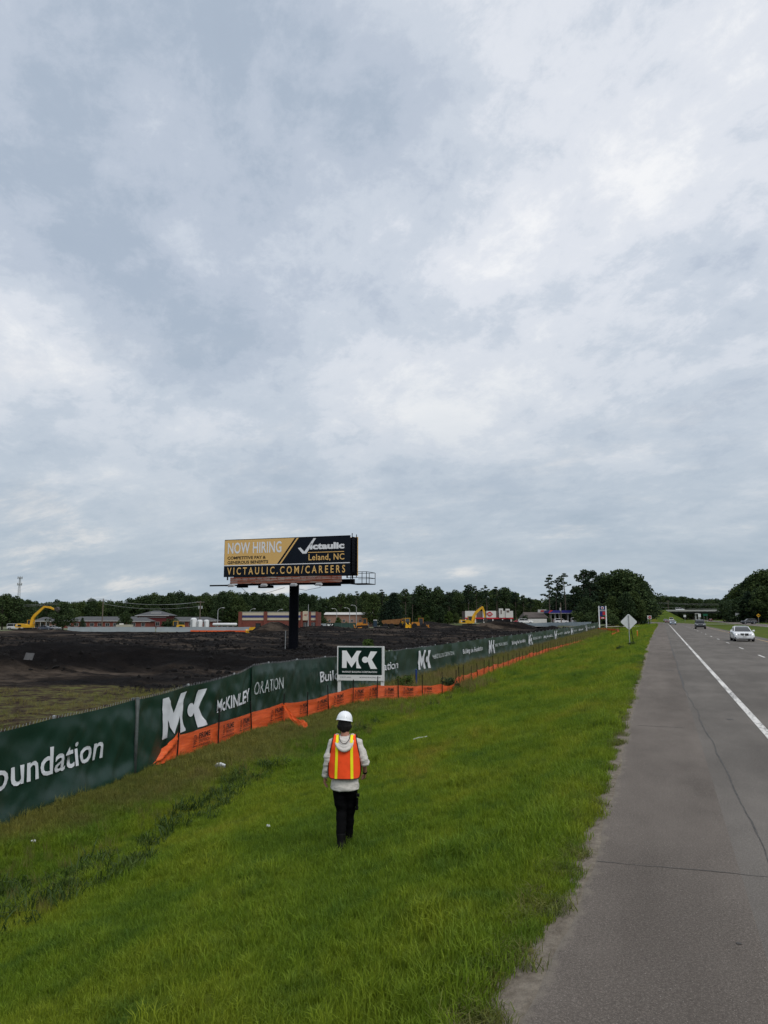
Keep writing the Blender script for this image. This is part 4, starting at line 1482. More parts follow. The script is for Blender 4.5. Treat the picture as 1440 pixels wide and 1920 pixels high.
for dz in (-0.5, 0.5):
    MB().lathe([(0.02, -0.06), (0.02, -0.05)], (0, 0, 0), 6, 'z').build('bolt', m_galv, DS).location = (0, -0.0, hz_ + dz)

pm = hit(1195.5, 1196); 
OM = thing('marker_post', 'thin orange marker post leaning in the grass behind the diamond sign', 'post', pm)
MB().box((0, 0, 0.45), (0.11, 0.03, 0.95)).build('post', M('orange_plastic', (0.62, 0.17, 0.03), 0.5), OM)
MB().box((0, 0, 0.93), (0.13, 0.04, 0.10)).build('cap', M('pale_band', (0.5, 0.42, 0.2), 0.5), OM)
pm = hit(780.5, 1287)
BM_ = thing('marker_post', 'blue marker post between the orange net and the green fence', 'post', pm)
MB().tube([(0, 0, -0.2), (0, 0, 0.85)], 0.05, 8).build('post', M('blue_plastic', (0.012, 0.035, 0.16), 0.4), BM_)
MB().lathe([(0.055, 0.85), (0.055, 0.89), (0.02, 0.92)], (0, 0, 0), 8).build('cap', M('blue_plastic2', (0.012, 0.03, 0.13), 0.4), BM_)

m_paper = M('white_litter', (0.62, 0.64, 0.66), 0.5, var=0.12, scale=9)
m_foil = M('grey_litter', (0.25, 0.26, 0.28), 0.35, 0.4, var=0.5, scale=14)
pl_ = hit(413, 1443)
LT = thing('litter', 'crumpled white and grey packaging lying in the grass below the orange fabric', 'litter', pl_, rad(15))
mb = MB(); mb.tube([(-0.10, 0.03, 0.13), (0.0, 0.02, 0.145), (0.13, 0, 0.11)], [0.028, 0.034, 0.026], 9); mb.build('bottle', m_paper, LT, smooth=40)
rr = random.Random(3)
mb = MB(); mb.ell((0.0, -0.03, 0.085), (0.15, 0.06, 0.045), 10, 6); mb.v = [(p[0], p[1] + rr.uniform(-.02, .02), p[2] + rr.uniform(-.025, .025)) for p in mb.v]; mb.build('wrapper', m_foil, LT)
mb = MB(); mb.ell((-0.10, 0.05, 0.10), (0.06, 0.04, 0.04), 8, 5); mb.build('lid', M('dark_litter', (0.02, 0.02, 0.022), 0.4), LT)
ps = hit(788, 1392)
ST = thing('litter', 'pale stick lying alone on the green slope to the right of the worker', 'stick', ps, rad(35))
mb = MB(); mb.tube([(-0.20, 0, 0.09), (-0.05, 0.01, 0.12), (0.08, -0.01, 0.13), (0.20, 0.02, 0.15)], [0.012, 0.02, 0.018, 0.008], 6); mb.build('stick', m_paper, ST)
for (px, py), lb in zip(((62, 1588), (503, 1561)), ('small white scrap of paper near the lower end of the green fence', 'tiny white scrap of paper left of the worker on the slope')):
    p = hit(px, py)
    o = thing('litter', lb, 'litter', p, R.uniform(0, 3))
    b_ = MB(); b_.ell((0, 0, 0.10), (0.045, 0.03, 0.02), 7, 5); b_.v = [(q[0] + R.uniform(-.008, .008), q[1], q[2] + R.uniform(-.008, .008)) for q in b_.v]
    b_.build('paper', m_paper, o)
# slab and stone on the site
ps = hit(53, 1237)
SL = thing('slab', 'pale grey sheet leaning on the bank of black soil', 'slab', ps, TH)
MB().box((0, 0.1, 0.22), (0.62, 0.07, 0.55), M=Matrix.Rotation(rad(-28), 4, 'X') @ Matrix.Rotation(rad(4), 4, 'Y')).build('sheet', M('grey_sheet', (0.075, 0.075, 0.077), 0.7, var=0.3, scale=3), SL)
ps = at(245, 1317, 30); ps.z = gz(ps.x, ps.y)
RK = thing('stump', 'rusty brown stump in the rough grass behind the green fence', 'stump', ps)
b_ = MB(); b_.ell((0, 0, 0.12), (0.26, 0.2, 0.2), 10, 7); b_.v = [(q[0] * R.uniform(.8, 1.2), q[1] * R.uniform(.8, 1.2), q[2] * R.uniform(.8, 1.2)) for q in b_.v]
b_.build('wood', M('brown_wood', (0.10, 0.05, 0.03), 0.9, var=0.4, scale=5), RK)

# ------------------------------------------------------------------ the worker
def ring(c, rx, ry, n=20, p=2.3, tilt=None):
    out = []
    for k in range(n):
        a = 2 * math.pi * k / n
        ca, sa = math.cos(a), math.sin(a)
        v = Vector((rx * math.copysign(abs(ca) ** (2 / p), ca), ry * math.copysign(abs(sa) ** (2 / p), sa), 0))
        out.append(Vector(c) + (tilt @ v if tilt else v))
    return out


def hand(mb, w, d, n, s, curl=0.5, k=1.0):
    """wrist, direction of the fingers, palm normal, thumb side"""
    w, d, n, s = Vector(w), Vector(d).normalized(), Vector(n).normalized(), Vector(s).normalized()
    s = (s - d * s.dot(d)).normalized(); n = (n - d * n.dot(d) - s * n.dot(s)).normalized()
    rings = []
    for t_, hw_, th_ in ((-0.02, 0.026, 0.021), (0.02, 0.031, 0.019), (0.055, 0.040, 0.017), (0.09, 0.041, 0.014)):
        c = w + d * t_ * k
        rings.append([c + s * (hw_ * k * math.cos(a)) + n * (th_ * k * math.sin(a)) for a in [2 * math.pi * i / 12 for i in range(12)]])
    mb.loft(rings)
    for i, (L, o, fan) in enumerate(((0.072, 0.031, 0.10), (0.082, 0.0105, 0.03), (0.076, -0.0105, -0.04), (0.060, -0.030, -0.12))):
        p = w + d * 0.080 * k + s * o * k
        pts_ = [p]
        dirv = (d + s * fan).normalized(); ang_ = 0.18 + curl * (0.3 + 0.08 * i)
        for seg, f_ in enumerate((0.45, 0.32, 0.23)):
            dirv = (dirv * math.cos(ang_) + n * math.sin(ang_)).normalized()
            pts_.append(pts_[-1] + dirv * (L * f_ + (0.012 if seg == 0 else 0)) * k)
            ang_ = curl * 0.75
        mb.tube(pts_, [0.0098 * k, 0.009 * k, 0.0082 * k, 0.006 * k], 8)
    p = w + d * 0.025 * k + s * 0.026 * k
    a1 = (d * 0.75 + s * 0.75 + n * 0.25).normalized(); a2 = (d * 0.95 + s * 0.25 + n * 0.4).normalized()
    mb.tube([p, p + a1 * 0.036 * k, p + a1 * 0.036 * k + a2 * 0.030 * k, p + a1 * 0.036 * k + a2 * 0.055 * k], [0.013 * k, 0.011 * k, 0.0098 * k, 0.007 * k], 8)


feet = hit(645.5, 1594)
PER = thing('person', 'person in a white hard hat and orange safety vest walking away down the grass bank', 'person', feet, rad(19))
PER.scale = (0.975, 0.96, 0.948)
m_skin = M('skin', (0.36, 0.17, 0.115), 0.55, var=0.1, scale=12)
m_hood = M('heather_hoodie', (0.56, 0.53, 0.49), 0.9, var=0.14, scale=30, bump=0.25, bscale=160)
m_pants = M('black_trousers', (0.004, 0.004, 0.0045), 0.9, var=0.3, scale=10, spec=0.05)
m_boot = M('black_boots', (0.004, 0.004, 0.004), 0.6, var=0.3, scale=12, spec=0.1)
m_hair = M('dark_hair', (0.004, 0.003, 0.0025), 0.7, var=0.5, scale=40, stretch=(1, 1, 0.2))
m_vest = M('orange_vest', (0.95, 0.085, 0.016), 0.7, var=0.07, scale=14, bump=0.3, bscale=200)
m_trim = M('vest_trim', (0.02, 0.006, 0.006), 0.6)
m_tape = M('yellow_tape', (0.86, 0.80, 0.015), 0.45, var=0.05, scale=20)
m_hat = M('white_helmet', (0.82, 0.84, 0.86), 0.3, var=0.03, scale=6, spec=0.5)

LS, LE, LW = Vector((-0.165, 0.0, 1.415)), Vector((-0.228, -0.045, 1.19)), Vector((-0.268, 0.03, 0.955))
RS_, RE, RW = Vector((0.175, 0.0, 1.42)), Vector((0.258, -0.05, 1.195)), Vector((0.268, 0.075, 1.00))
HC = Vector((-0.012, 0.055, 1.665))
# body: one continuous surface
mb = MB()
mb.loft([ring((0, 0, z), rx, ry) for z, rx, ry in ((0.84, 0.13, 0.10), (0.92, 0.155, 0.11), (1.02, 0.145, 0.10), (1.14, 0.14, 0.095), (1.27, 0.155, 0.105), (1.37, 0.165, 0.10), (1.44, 0.15, 0.085), (1.485, 0.08, 0.065))])
mb.tube([(0, 0.0, 1.44), (0.0, 0.012, 1.52), (-0.006, 0.035, 1.62)], [0.066, 0.056, 0.057], 14)
tlt = Matrix.Rotation(rad(-14), 3, 'X') @ Matrix.Rotation(rad(-4), 3, 'Y')
mb.ell(HC, (0.074, 0.094, 0.112), 20, 14, tlt)
mb.ell(HC + tlt @ Vector((0, 0.035, -0.07)), (0.052, 0.062, 0.058), 14, 10, tlt)      # jaw
mb.ell(HC + tlt @ Vector((0, 0.100, -0.018)), (0.013, 0.018, 0.024), 8, 8, tlt)        # nose
mb.ell(HC + tlt @ Vector((0, 0.090, -0.062)), (0.024, 0.012, 0.010), 8, 8, tlt)        # mouth
mb.ell(HC + tlt @ Vector((0, 0.084, 0.022)), (0.052, 0.014, 0.011), 10, 8, tlt)        # brow
for sx in (-1, 1):
    mb.ell(HC + tlt @ Vector((sx * 0.076, 0.0, -0.015)), (0.010, 0.019, 0.031), 8, 8, tlt)
    mb.ell(HC + tlt @ Vector((sx * 0.030, 0.083, 0.002)), (0.014, 0.010, 0.010), 8, 6, tlt)
for S_, E_, W_ in ((LS, LE, LW), (RS_, RE, RW)):
    mb.tube([S_ * 0.55 + Vector((0, 0, 0.62)), S_, S_.lerp(E_, 0.5), E_, E_.lerp(W_, 0.35), W_], [0.045, 0.046, 0.038, 0.033, 0.033, 0.024], 12)
hand(mb, LW, (-0.08, 0.22, -1), (1, 0.15, 0), (0, 1, 0.15), 0.55)
hand(mb, RW, (-0.05, 0.75, -0.65), (-1, 0, 0.1), (0.05, 0.65, 0.75), 0.75)
LH, LK, LA = Vector((-0.085, 0, 0.88)), Vector((-0.048, 0.04, 0.49)), Vector((-0.030, -0.12, 0.12))
RH, RK_, RA = Vector((0.085, 0, 0.88)), Vector((0.062, 0.12, 0.50)), Vector((0.034, 0.22, 0.12))
for a, k_, e in ((LH, LK, LA), (RH, RK_, RA)):
    mb.tube([a, a.lerp(k_, 0.5), k_, k_.lerp(e, 0.4), e, e + Vector((0, 0.10, -0.055))], [0.083, 0.068, 0.052, 0.05, 0.034, 0.022], 14)
body = put('body', remesh(mb, 0.0055, 3, 0.4), PER); body.data.materials.clear(); body.data.materials.append(m_skin)


def fold(me, amp, sx, sz, seed):
    v = np.zeros(len(me.vertices) * 3); me.vertices.foreach_get('co', v); v = v.reshape(-1, 3)
    n = np.zeros(len(me.vertices) * 3); me.vertex_normals.foreach_get('vector', n); n = n.reshape(-1, 3)
    a = fbm(v[:, 0] * sx + v[:, 1] * sx * 0.7 + v[:, 2] * sz * 0.35, v[:, 2] * sz - v[:, 0] * sx * 0.4, seed, 4)
    v = v + n * (amp * a)[:, None]
    me.vertices.foreach_set('co', v.ravel()); me.update()


# hoodie
mb = MB()
mb.loft([ring((cx, cy, z), rx, ry) for z, rx, ry, cx, cy in ((0.785, 0.150, 0.125, 0.005, 0.0), (0.80, 0.196, 0.135, 0.005, 0.0), (0.825, 0.198, 0.134, 0.004, 0), (0.87, 0.183, 0.128, 0, 0), (0.98, 0.172, 0.118, 0, 0), (1.14, 0.166, 0.113, 0, 0), (1.27, 0.178, 0.122, 0, 0), (1.37, 0.186, 0.118, 0.004, 0), (1.435, 0.172, 0.102, 0.004, 0), (1.48, 0.125, 0.085, 0, 0), (1.505, 0.078, 0.07, 0, 0.005))])
mb.tube([Vector((-0.10, 0, 1.435)), LS + Vector((0, 0, 0.0)), LS.lerp(LE, 0.5), LE, LE.lerp(LW, 0.45), LE.lerp(LW, 0.93)], [0.066, 0.069, 0.062, 0.058, 0.054, 0.046], 16)
mb.tube([Vector((0.11, 0, 1.44)), RS_, RS_.lerp(RE, 0.5), RE, RE.lerp(RW, 0.2), RE.lerp(RW, 0.32)], [0.066, 0.069, 0.060, 0.055, 0.053, 0.049], 16)
mb.tube([RE.lerp(RW, 0.14), RE.lerp(RW, 0.22), RE.lerp(RW, 0.33)], [0.062, 0.068, 0.058], 16)        # pushed-up cuff
mb.tube([LE.lerp(LW, 0.86), LE.lerp(LW, 0.95)], [0.048, 0.047], 14)
me = remesh(mb, 0.009, 3, 0.5); fold(me, 0.021, 8, 13, 301)
hoodie = put('hoodie', me, PER); me.materials.clear(); me.materials.append(m_hood)
# hem hangs open over the trousers: hood in rolls behind the neck
mb = MB()
for sc_k, r_, dy in ((1.0, 0.026, 0.0), (0.78, 0.026, 0.018), (0.56, 0.024, 0.03), (0.36, 0.022, 0.036)):
    arc = []
    for i in range(15):
        a = math.pi * i / 14
        x = -0.122 * math.cos(a) * (0.45 + 0.55 * sc_k)
        drop = math.sin(a) ** 0.85 * 0.175 * sc_k
        z = 1.515 - drop
        y = -0.010 - 0.160 * math.sin(a) ** 0.6 * (0.75 + 0.25 * sc_k) + dy * 0.8
        arc.append((x, y, z))
    mb.tube(arc, [r_ * (0.7 + 0.3 * math.sin(math.pi * i / 14)) for i in range(15)], 10)
mb.tube([(-0.112, 0.0, 1.512), (-0.085, 0.07, 1.50), (0, 0.105, 1.47), (0.085, 0.07, 1.50), (0.112, 0.0, 1.512)], 0.027, 10)
me = remesh(mb, 0.007, 2, 0.4); fold(me, 0.006, 12, 20, 311)
hood = put('hood', me, hoodie); me.materials.clear(); me.materials.append(m_hood)
mb = MB()
arc = []
for i in range(13):
    a = math.pi * i / 12
    arc.append((-0.075 * math.cos(a), -0.035 - 0.135 * math.sin(a) ** 0.6, 1.535 - 0.105 * math.sin(a)))
mb.tube(arc, 0.0045, 6); mb.build('hood_cord', m_trim, hood)

# trousers
mb = MB()
mb.loft([ring((0, 0, z), rx, ry) for z, rx, ry in ((0.76, 0.152, 0.115), (0.81, 0.164, 0.118), (0.86, 0.150, 0.108), (0.90, 0.13, 0.095))])
for a, k_, e, sg in ((LH, LK, LA, -1), (RH, RK_, RA, 1)):
    mb.tube([a + Vector((0, 0, 0.02)), a.lerp(k_, 0.35), a.lerp(k_, 0.7), k_, k_.lerp(e, 0.4), k_.lerp(e, 0.8), e + Vector((0, 0, -0.035))], [0.096, 0.092, 0.080, 0.069, 0.068, 0.062, 0.064], 16)
mb.box((0.165, 0.02, 0.60), (0.03, 0.10, 0.14), top=0.9)
me = remesh(mb, 0.009, 3, 0.5); fold(me, 0.016, 6, 13, 321)
tr = put('trousers', me, PER); me.materials.clear(); me.materials.append(m_pants)
MB().box((0.178, -0.03, 0.725), (0.045, 0.05, 0.035)).build('belt_clip', m_boot, tr)
MB().box((0.172, 0.0, 0.655), (0.02, 0.07, 0.05)).build('pocket_flap', m_pants, tr)
# boots
for sg, an, pitch, yaw in ((-1, LA, rad(16), rad(3)), (1, RA, rad(-4), rad(-5))):
    mb = MB()
    mm = Matrix.Translation(an) @ Matrix.Rotation(yaw, 4, 'Z') @ Matrix.Rotation(-pitch, 4, 'X')
    rs_ = []
    for y, hw_, z0, z1 in ((-0.075, 0.025, -0.075, -0.015), (-0.06, 0.037, -0.092, 0.03), (-0.01, 0.042, -0.095, 0.05), (0.05, 0.042, -0.095, 0.012), (0.11, 0.048, -0.096, -0.030), (0.16, 0.047, -0.096, -0.043), (0.195, 0.032, -0.090, -0.055), (0.207, 0.015, -0.082, -0.064)):
        rs_.append([mm @ Vector((hw_ * math.copysign(abs(math.cos(a)) ** 0.7, math.cos(a)), y, (z0 + z1) / 2 + (z1 - z0) / 2 * math.copysign(abs(math.sin(a)) ** 0.7, math.sin(a)))) for a in [6.2832 * k / 14 for k in range(14)]])
    mb.loft(rs_)
    mb.tube([mm @ Vector((0, -0.015, 0.0)), mm @ Vector((0, -0.02, 0.12))], [0.052, 0.056], 12)
    me = remesh(mb, 0.008, 2, 0.4)
    bo = put('boot', me, PER); me.materials.clear(); me.materials.append(m_boot)
    so = MB()
    so.loft([[mm @ Vector((hw_ * ca, y, z)) for ca, z in ((-1, -0.108), (1, -0.108), (1, -0.086), (-1, -0.086))] for y, hw_ in ((-0.072, 0.03), (-0.03, 0.044), (0.05, 0.044), (0.12, 0.052), (0.18, 0.042), (0.208, 0.02))])
    so.build('sole', M('boot_sole', (0.012, 0.011, 0.011), 0.7), bo)

# vest
VZ = [0.955, 0.963, 0.985, 1.03, 1.12, 1.22, 1.32, 1.42, 1.47, 1.505, 1.525]
VW = [0.165, 0.190, 0.209, 0.216, 0.216, 0.208, 0.189, 0.168, 0.158, 0.152, 0.149]


def vest_y(x, z, front=False):
    b0 = np.interp(z, [0.955, 1.2, 1.36, 1.44, 1.49, 1.515, 1.53], [0.158, 0.150, 0.142, 0.122, 0.085, 0.045, 0.0])
    if front:
        b0 = b0 * 0.98
    c = 1 - 0.62 * np.abs(x / 0.225) ** 2.4 * np.interp(z, [1.3, 1.5], [1, 0.25])
    wob = 0.008 * fbm(x * 9 + z * 3, z * 6, 331, 3)
    return (1 if front else -1) * (b0 * c + wob + 0.004)


vest = MB()
nu = 28
zz_ = np.unique(np.concatenate([np.linspace(0.955, 1.53, 40)]))
for front in (False, True):
    rows = []
    for z in zz_:
        w_ = float(np.interp(z, VZ, VW))
        rows.append([(u * w_, float(vest_y(np.float64(u * w_), np.float64(z), front)), z - 0.0) for u in np.linspace(-1, 1, nu)])
    vs = [p for r_ in rows for p in r_]
    fs = []
    for j in range(len(rows) - 1):
        for i in range(nu - 1):
            xm_ = (rows[j][i][0] + rows[j][i + 1][0]) / 2; zm_ = (rows[j][i][2] + rows[j + 1][i][2]) / 2
            lim = 0.098 * math.sqrt(max(0.0, (zm_ - 1.375) / 0.15)) if zm_ > 1.375 else 0
            if abs(xm_) < lim:
                continue
            fs.append((j * nu + i, j * nu + i + 1, (j + 1) * nu + i + 1, (j + 1) * nu + i))
    vest.add(vs, fs)
vo = vest.build('safety_vest', m_vest, PER, smooth=True)
md = vo.modifiers.new('thick', 'SOLIDIFY'); md.thickness = 0.003
for front in (False, True):
    sgn = -1 if not front else 1
    ed = []
    zs_ = np.linspace(1.53, 0.963, 30)
    for z in zs_:
        w_ = float(np.interp(z, VZ, VW)); ed.append((-w_, float(vest_y(np.float64(-w_), np.float64(z), front)), z))
    for x in np.linspace(-0.165, 0.165, 12):
        ed.append((x, float(vest_y(np.float64(x), np.float64(0.957), front)), 0.957))
    for z in zs_[::-1]:
        w_ = float(np.interp(z, VZ, VW)); ed.append((w_, float(vest_y(np.float64(w_), np.float64(z), front)), z))
    MB().tube(ed, 0.0065, 6).build('edge_trim', m_trim, vo)
    for sx in (-1, 1):
        mb = MB(); vs = []
        zs2 = np.linspace(0.962, 1.525, 34)
        for z in zs2:
            xc_ = sx * (0.107 - 0.012 * (z - 0.96) / 0.56)
            for dx in (-0.018, 0.018):
                vs.append((xc_ + dx, float(vest_y(np.float64(xc_ + dx), np.float64(z), front)) + sgn * 0.006, z))
        mb.add(vs, [(2 * i, 2 * i + 1, 2 * i + 3, 2 * i + 2) for i in range(len(zs2) - 1)])
        mb.build('reflective_stripe', m_tape, vo, smooth=True)

# hair below the helmet
mb = MB()
mb.ell(HC + tlt @ Vector((0, -0.014, -0.008)), (0.091, 0.099, 0.104), 18, 12, tlt)
rh = random.Random(4)
for i in range(46):
    a = rad(185 + 170 * i / 45)
    rr_ = rh.uniform(0.92, 1.03)
    p = HC + Vector((0.090 * math.cos(a) * rr_, 0.098 * math.sin(a) * rr_ - 0.005, -0.02))
    q_ = p + Vector((-0.012 * math.cos(a) * rh.uniform(-0.2, 1.6), 0.02 * rh.random(), -rh.uniform(0.045, 0.095) * (0.55 + 0.45 * abs(math.sin(a)))))
    mb.tube([p, p.lerp(q_, 0.6) + Vector((rh.uniform(-.006, .006), -0.006, 0)), q_], [0.016, 0.014, 0.005], 7)
me = remesh(mb, 0.006, 1, 0.3)
ha = put('hair', me, PER); me.materials.clear(); me.materials.append(m_hair)
v = np.zeros(len(me.vertices) * 3); me.vertices.foreach_get('co', v); v = v.reshape(-1, 3)
# keep the hair off the face
v[:, 1] = np.where((v[:, 1] > HC.y + 0.05) & (v[:, 2] < HC.z + 0.04), HC.y + 0.05, v[:, 1]); me.vertices.foreach_set('co', v.ravel()); me.update()

# helmet
HM = Matrix.Translation(HC + Vector((-0.003, 0.004, 0.046))) @ Matrix.Rotation(rad(7), 4, 'Y') @ Matrix.Rotation(rad(-10), 4, 'X')
mb = MB(); rings = []
for t_ in (0.0, 0.12, 0.3, 0.5, 0.7, 0.85, 0.95, 1.0):
    z = 0.122 * math.sin(t_ * math.pi / 2); k_ = max(0.02, math.cos(t_ * math.pi / 2) ** 0.82)
    rings.append([HM @ Vector((0.108 * k_ * math.cos(a), 0.134 * k_ * math.sin(a), z)) for a in [6.28318 * i / 28 for i in range(28)]])
mb.loft(rings, cap=True)
hat = mb.build('hard_hat', m_hat, PER, smooth=60)
mb = MB(); rings = []
for r_, z in ((0.99, 0.005), (1.06, -0.004), (1.06, -0.010), (0.97, -0.008)):
    rings.append([HM @ Vector((0.108 * r_ * math.cos(a), 0.134 * r_ * math.sin(a) + (0.05 * max(0, math.sin(a)) ** 3 if r_ > 1 else 0), z - (0.008 if math.sin(a) > 0.3 and r_ > 1 else 0))) for a in [6.28318 * i / 28 for i in range(28)]])
mb.loft(rings, cap=False); mb.build('brim', m_hat, hat, smooth=60)
mb = MB()
for dx in (-0.03, 0.0, 0.03):
    mb.tube([HM @ Vector((dx, 0.134 * math.cos(t_) * math.sqrt(max(0.0, 1 - (dx / 0.108) ** 2)), 0.122 * math.sin(t_) * math.sqrt(1 - (dx / 0.108) ** 2) + 0.001)) for t_ in np.linspace(0.25, 2.9, 12)], 0.0042, 6)
mb.build('ridge', m_hat, hat, smooth=True)
# watch and wristband
a = LW - (LW - LE).normalized() * 0.0
mb = MB(); dd_ = (LW - LE).normalized()
mb.tube([a - dd_ * 0.012, a + dd_ * 0.010], [0.0335, 0.0315], 14); mb.build('wristwatch', M('silver_band', (0.5, 0.5, 0.5), 0.3, 0.6), PER)
dd_ = (RW - RE).normalized()
mb = MB(); mb.tube([RW - dd_ * 0.02, RW + dd_ * 0.002], [0.033, 0.031], 14); mb.build('wristband', m_boot, PER)

# ------------------------------------------------------------------ cars
m_glass = M('car_glass', (0.012, 0.015, 0.017), 0.12, var=0.05, spec=0.45)
m_tyre = M('tyre_rubber', (0.012, 0.012, 0.012), 0.8, var=0.2)
m_rim = M('alloy_rim', (0.30, 0.31, 0.32), 0.35, 0.8, var=0.1)
m_blkp = M('black_plastic', (0.012, 0.012, 0.013), 0.5, var=0.1)
m_chrome = M('chrome', (0.45, 0.46, 0.47), 0.2, 0.9, var=0.05)
m_head = emit_mat('lit_headlight', (0.9, 0.92, 0.95), 2.2)
m_lampw = M('clear_lamp', (0.55, 0.57, 0.58), 0.15, var=0.05)
m_tail = M('tail_lamp', (0.35, 0.012, 0.012), 0.25, var=0.05)
m_plate = M('number_plate', (0.5, 0.5, 0.5), 0.5, var=0.1)


def rrect(cx, y, z0, z1, hw, e=0.16, n=5):
    """upright rounded rectangle across the car"""
    out = []
    h = z1 - z0; r = min(e, h * 0.45, hw * 0.6)
    for (sx, sz, a0) in ((1, 1, 0), (-1, 1, 90), (-1, -1, 180), (1, -1, 270)):
        for i in range(n):
            a = rad(a0 + 90 * i / (n - 1))
            out.append((cx + sx * (hw - r) + r * math.cos(a), y, (z1 - r if sz > 0 else z0 + r) + r * math.sin(a)))
    return out


def car(name, label, cat, loc, rz, col, kind='sedan', lit=True, tail=False, group=None):
    """front looks along -y"""
    t_ = thing(name, label, cat, loc, rz, group)
    pm_ = M('paint_%s' % ''.join('%02x' % int(c * 255) for c in col), col, 0.25, 0.0, var=0.03, coat=0.6)
    if kind == 'sedan':
        L, Wd, H_, wb = 4.6, 1.80, 1.43, 2.8
        low = [(-2.30, 0.30, 0.66, 0.74), (-2.22, 0.22, 0.76, 0.86), (-1.85, 0.20, 0.84, 0.90), (-1.0, 0.20, 0.95, 0.91), (0.3, 0.20, 0.95, 0.90), (1.5, 0.22, 0.97, 0.90), (2.1, 0.28, 0.98, 0.86), (2.30, 0.42, 0.90, 0.74)]
        cab = [(-1.05, 0.90, 0.96, 0.76), (-0.45, 0.90, 1.27, 0.66), (-0.05, 0.90, 1.40, 0.60), (0.55, 0.90, 1.43, 0.59), (1.15, 0.90, 1.34, 0.60), (1.75, 0.90, 1.02, 0.70)]
    elif kind == 'suv':
        L, Wd, H_, wb = 4.8, 1.92, 1.78, 2.8
        low = [(-2.40, 0.45, 0.85, 0.74), (-2.28, 0.34, 1.00, 0.90), (-1.9, 0.30, 1.06, 0.95), (-1.0, 0.30, 1.12, 0.96), (0.5, 0.30, 1.14, 0.96), (1.9, 0.32, 1.15, 0.95), (2.3, 0.40, 1.12, 0.90), (2.40, 0.50, 1.0, 0.82)]
        cab = [(-1.10, 1.05, 1.14, 0.82), (-0.55, 1.05, 1.62, 0.72), (-0.2, 1.05, 1.75, 0.70), (1.0, 1.05, 1.78, 0.70), (2.0, 1.05, 1.70, 0.69), (2.30, 1.05, 1.16, 0.78)]
    else:   # van
        L, Wd, H_, wb = 5.2, 1.98, 2.1, 3.2
        low = [(-2.60, 0.45, 0.85, 0.78), (-2.48, 0.32, 1.00, 0.92), (-2.0, 0.30, 1.12, 0.97), (-1.4, 0.30, 1.20, 0.98), (1.9, 0.32, 1.20, 0.98), (2.5, 0.34, 1.18, 0.96), (2.60, 0.45, 1.1, 0.9)]
        cab = [(-1.75, 1.1, 1.22, 0.84), (-1.0, 1.1, 1.85, 0.80), (-0.6, 1.1, 2.05, 0.80), (2.0, 1.1, 2.10, 0.80), (2.5, 1.1, 2.02, 0.80), (2.58, 1.1, 1.22, 0.84)]
    b_ = MB(); b_.loft([rrect(0, y, z0, z1, hw, 0.17) for y, z0, z1, hw in low])
    body_ = b_.build('body', pm_, t_, smooth=50)
    b_ = MB(); b_.loft([rrect(0, y, z0, z1, hw, 0.13) for y, z0, z1, hw in cab])
    b_.build('window_glass', m_glass, t_, smooth=50)
    # roof skin and pillars
    rf = [c for c in cab if c[2] > H_ - 0.095]
    b_ = MB(); b_.loft([rrect(0, y, z1 - 0.07, z1 + 0.012, hw * 0.985, 0.05) for y, z0, z1, hw in rf]); b_.build('roof', pm_, t_, smooth=50)
    for sx in (-1, 1):
        b_ = MB()
        f0, f1 = cab[0], [c for c in cab if c in rf][0]
        b_.bar((sx * (f0[3] - 0.02), f0[0], f0[2] - 0.02), (sx * (f1[3] - 0.02), f1[0], f1[2] - 0.02), 0.055)
        r0, r1 = cab[-1], rf[-1]
        b_.bar((sx * (r0[3] - 0.03), r0[0], r0[2] - 0.02), (sx * (r1[3] - 0.03), r1[0], r1[2] - 0.02), 0.12)
        ym_ = 0.35
        b_.bar((sx * (cab[0][3] + 0.02), ym_, 0.98), (sx * (rf[0][3] + 0.0), ym_, H_ - 0.08), 0.06)
        b_.build('pillar', pm_, t_)
    rw = 0.34 if kind == 'sedan' else 0.38
    for y in (-wb / 2, wb / 2):
        for sx in (-1, 1):
            x = sx * (Wd / 2 - 0.10)
            b_ = MB(); b_.lathe([(rw * 0.62, -0.10), (rw * 0.97, -0.11), (rw, -0.07), (rw, 0.07), (rw * 0.97, 0.11), (rw * 0.62, 0.10)], (x, y, rw), 20, 'x'); w_ = b_.build('wheel', m_tyre, t_, smooth=40)
            b_ = MB(); b_.lathe([(0.05, sx * 0.115), (rw * 0.62, sx * 0.105), (rw * 0.60, sx * 0.06)], (x, y, rw), 16, 'x'); b_.build('rim', m_rim, w_)
            b_ = MB(); b_.box((sx * (Wd / 2 - 0.045), y, rw + 0.05), (0.07, rw * 2.35, rw * 1.7)); b_.build('wheel_arch', m_blkp, t_)
    fy, ry_ = -L / 2, L / 2
    hz0 = 0.66 if kind == 'sedan' else 0.86
    for sx in (-1, 1):
        b_ = MB(); b_.box((sx * 0.62, fy + 0.10, hz0), (0.40, 0.16, 0.15), rz=sx * 0.28); hl = b_.build('headlight', m_lampw if not lit else m_lampw, t_)
        if lit:
            b_ = MB(); b_.ell((sx * 0.68, fy + 0.035, hz0), (0.06, 0.02, 0.05), 10, 6); b_.build('lamp_bulb', m_head, hl)
        b_ = MB(); b_.box((sx * 0.68, ry_ - 0.06, hz0 + 0.14), (0.36, 0.14, 0.16), rz=-sx * 0.2); b_.build('tail_light', m_tail, t_)
        b_ = MB(); b_.box((sx * (Wd / 2 + 0.07), -0.80, 1.02 if kind == 'sedan' else 1.22), (0.20, 0.12, 0.14), top=0.8); b_.build('mirror', pm_, t_)
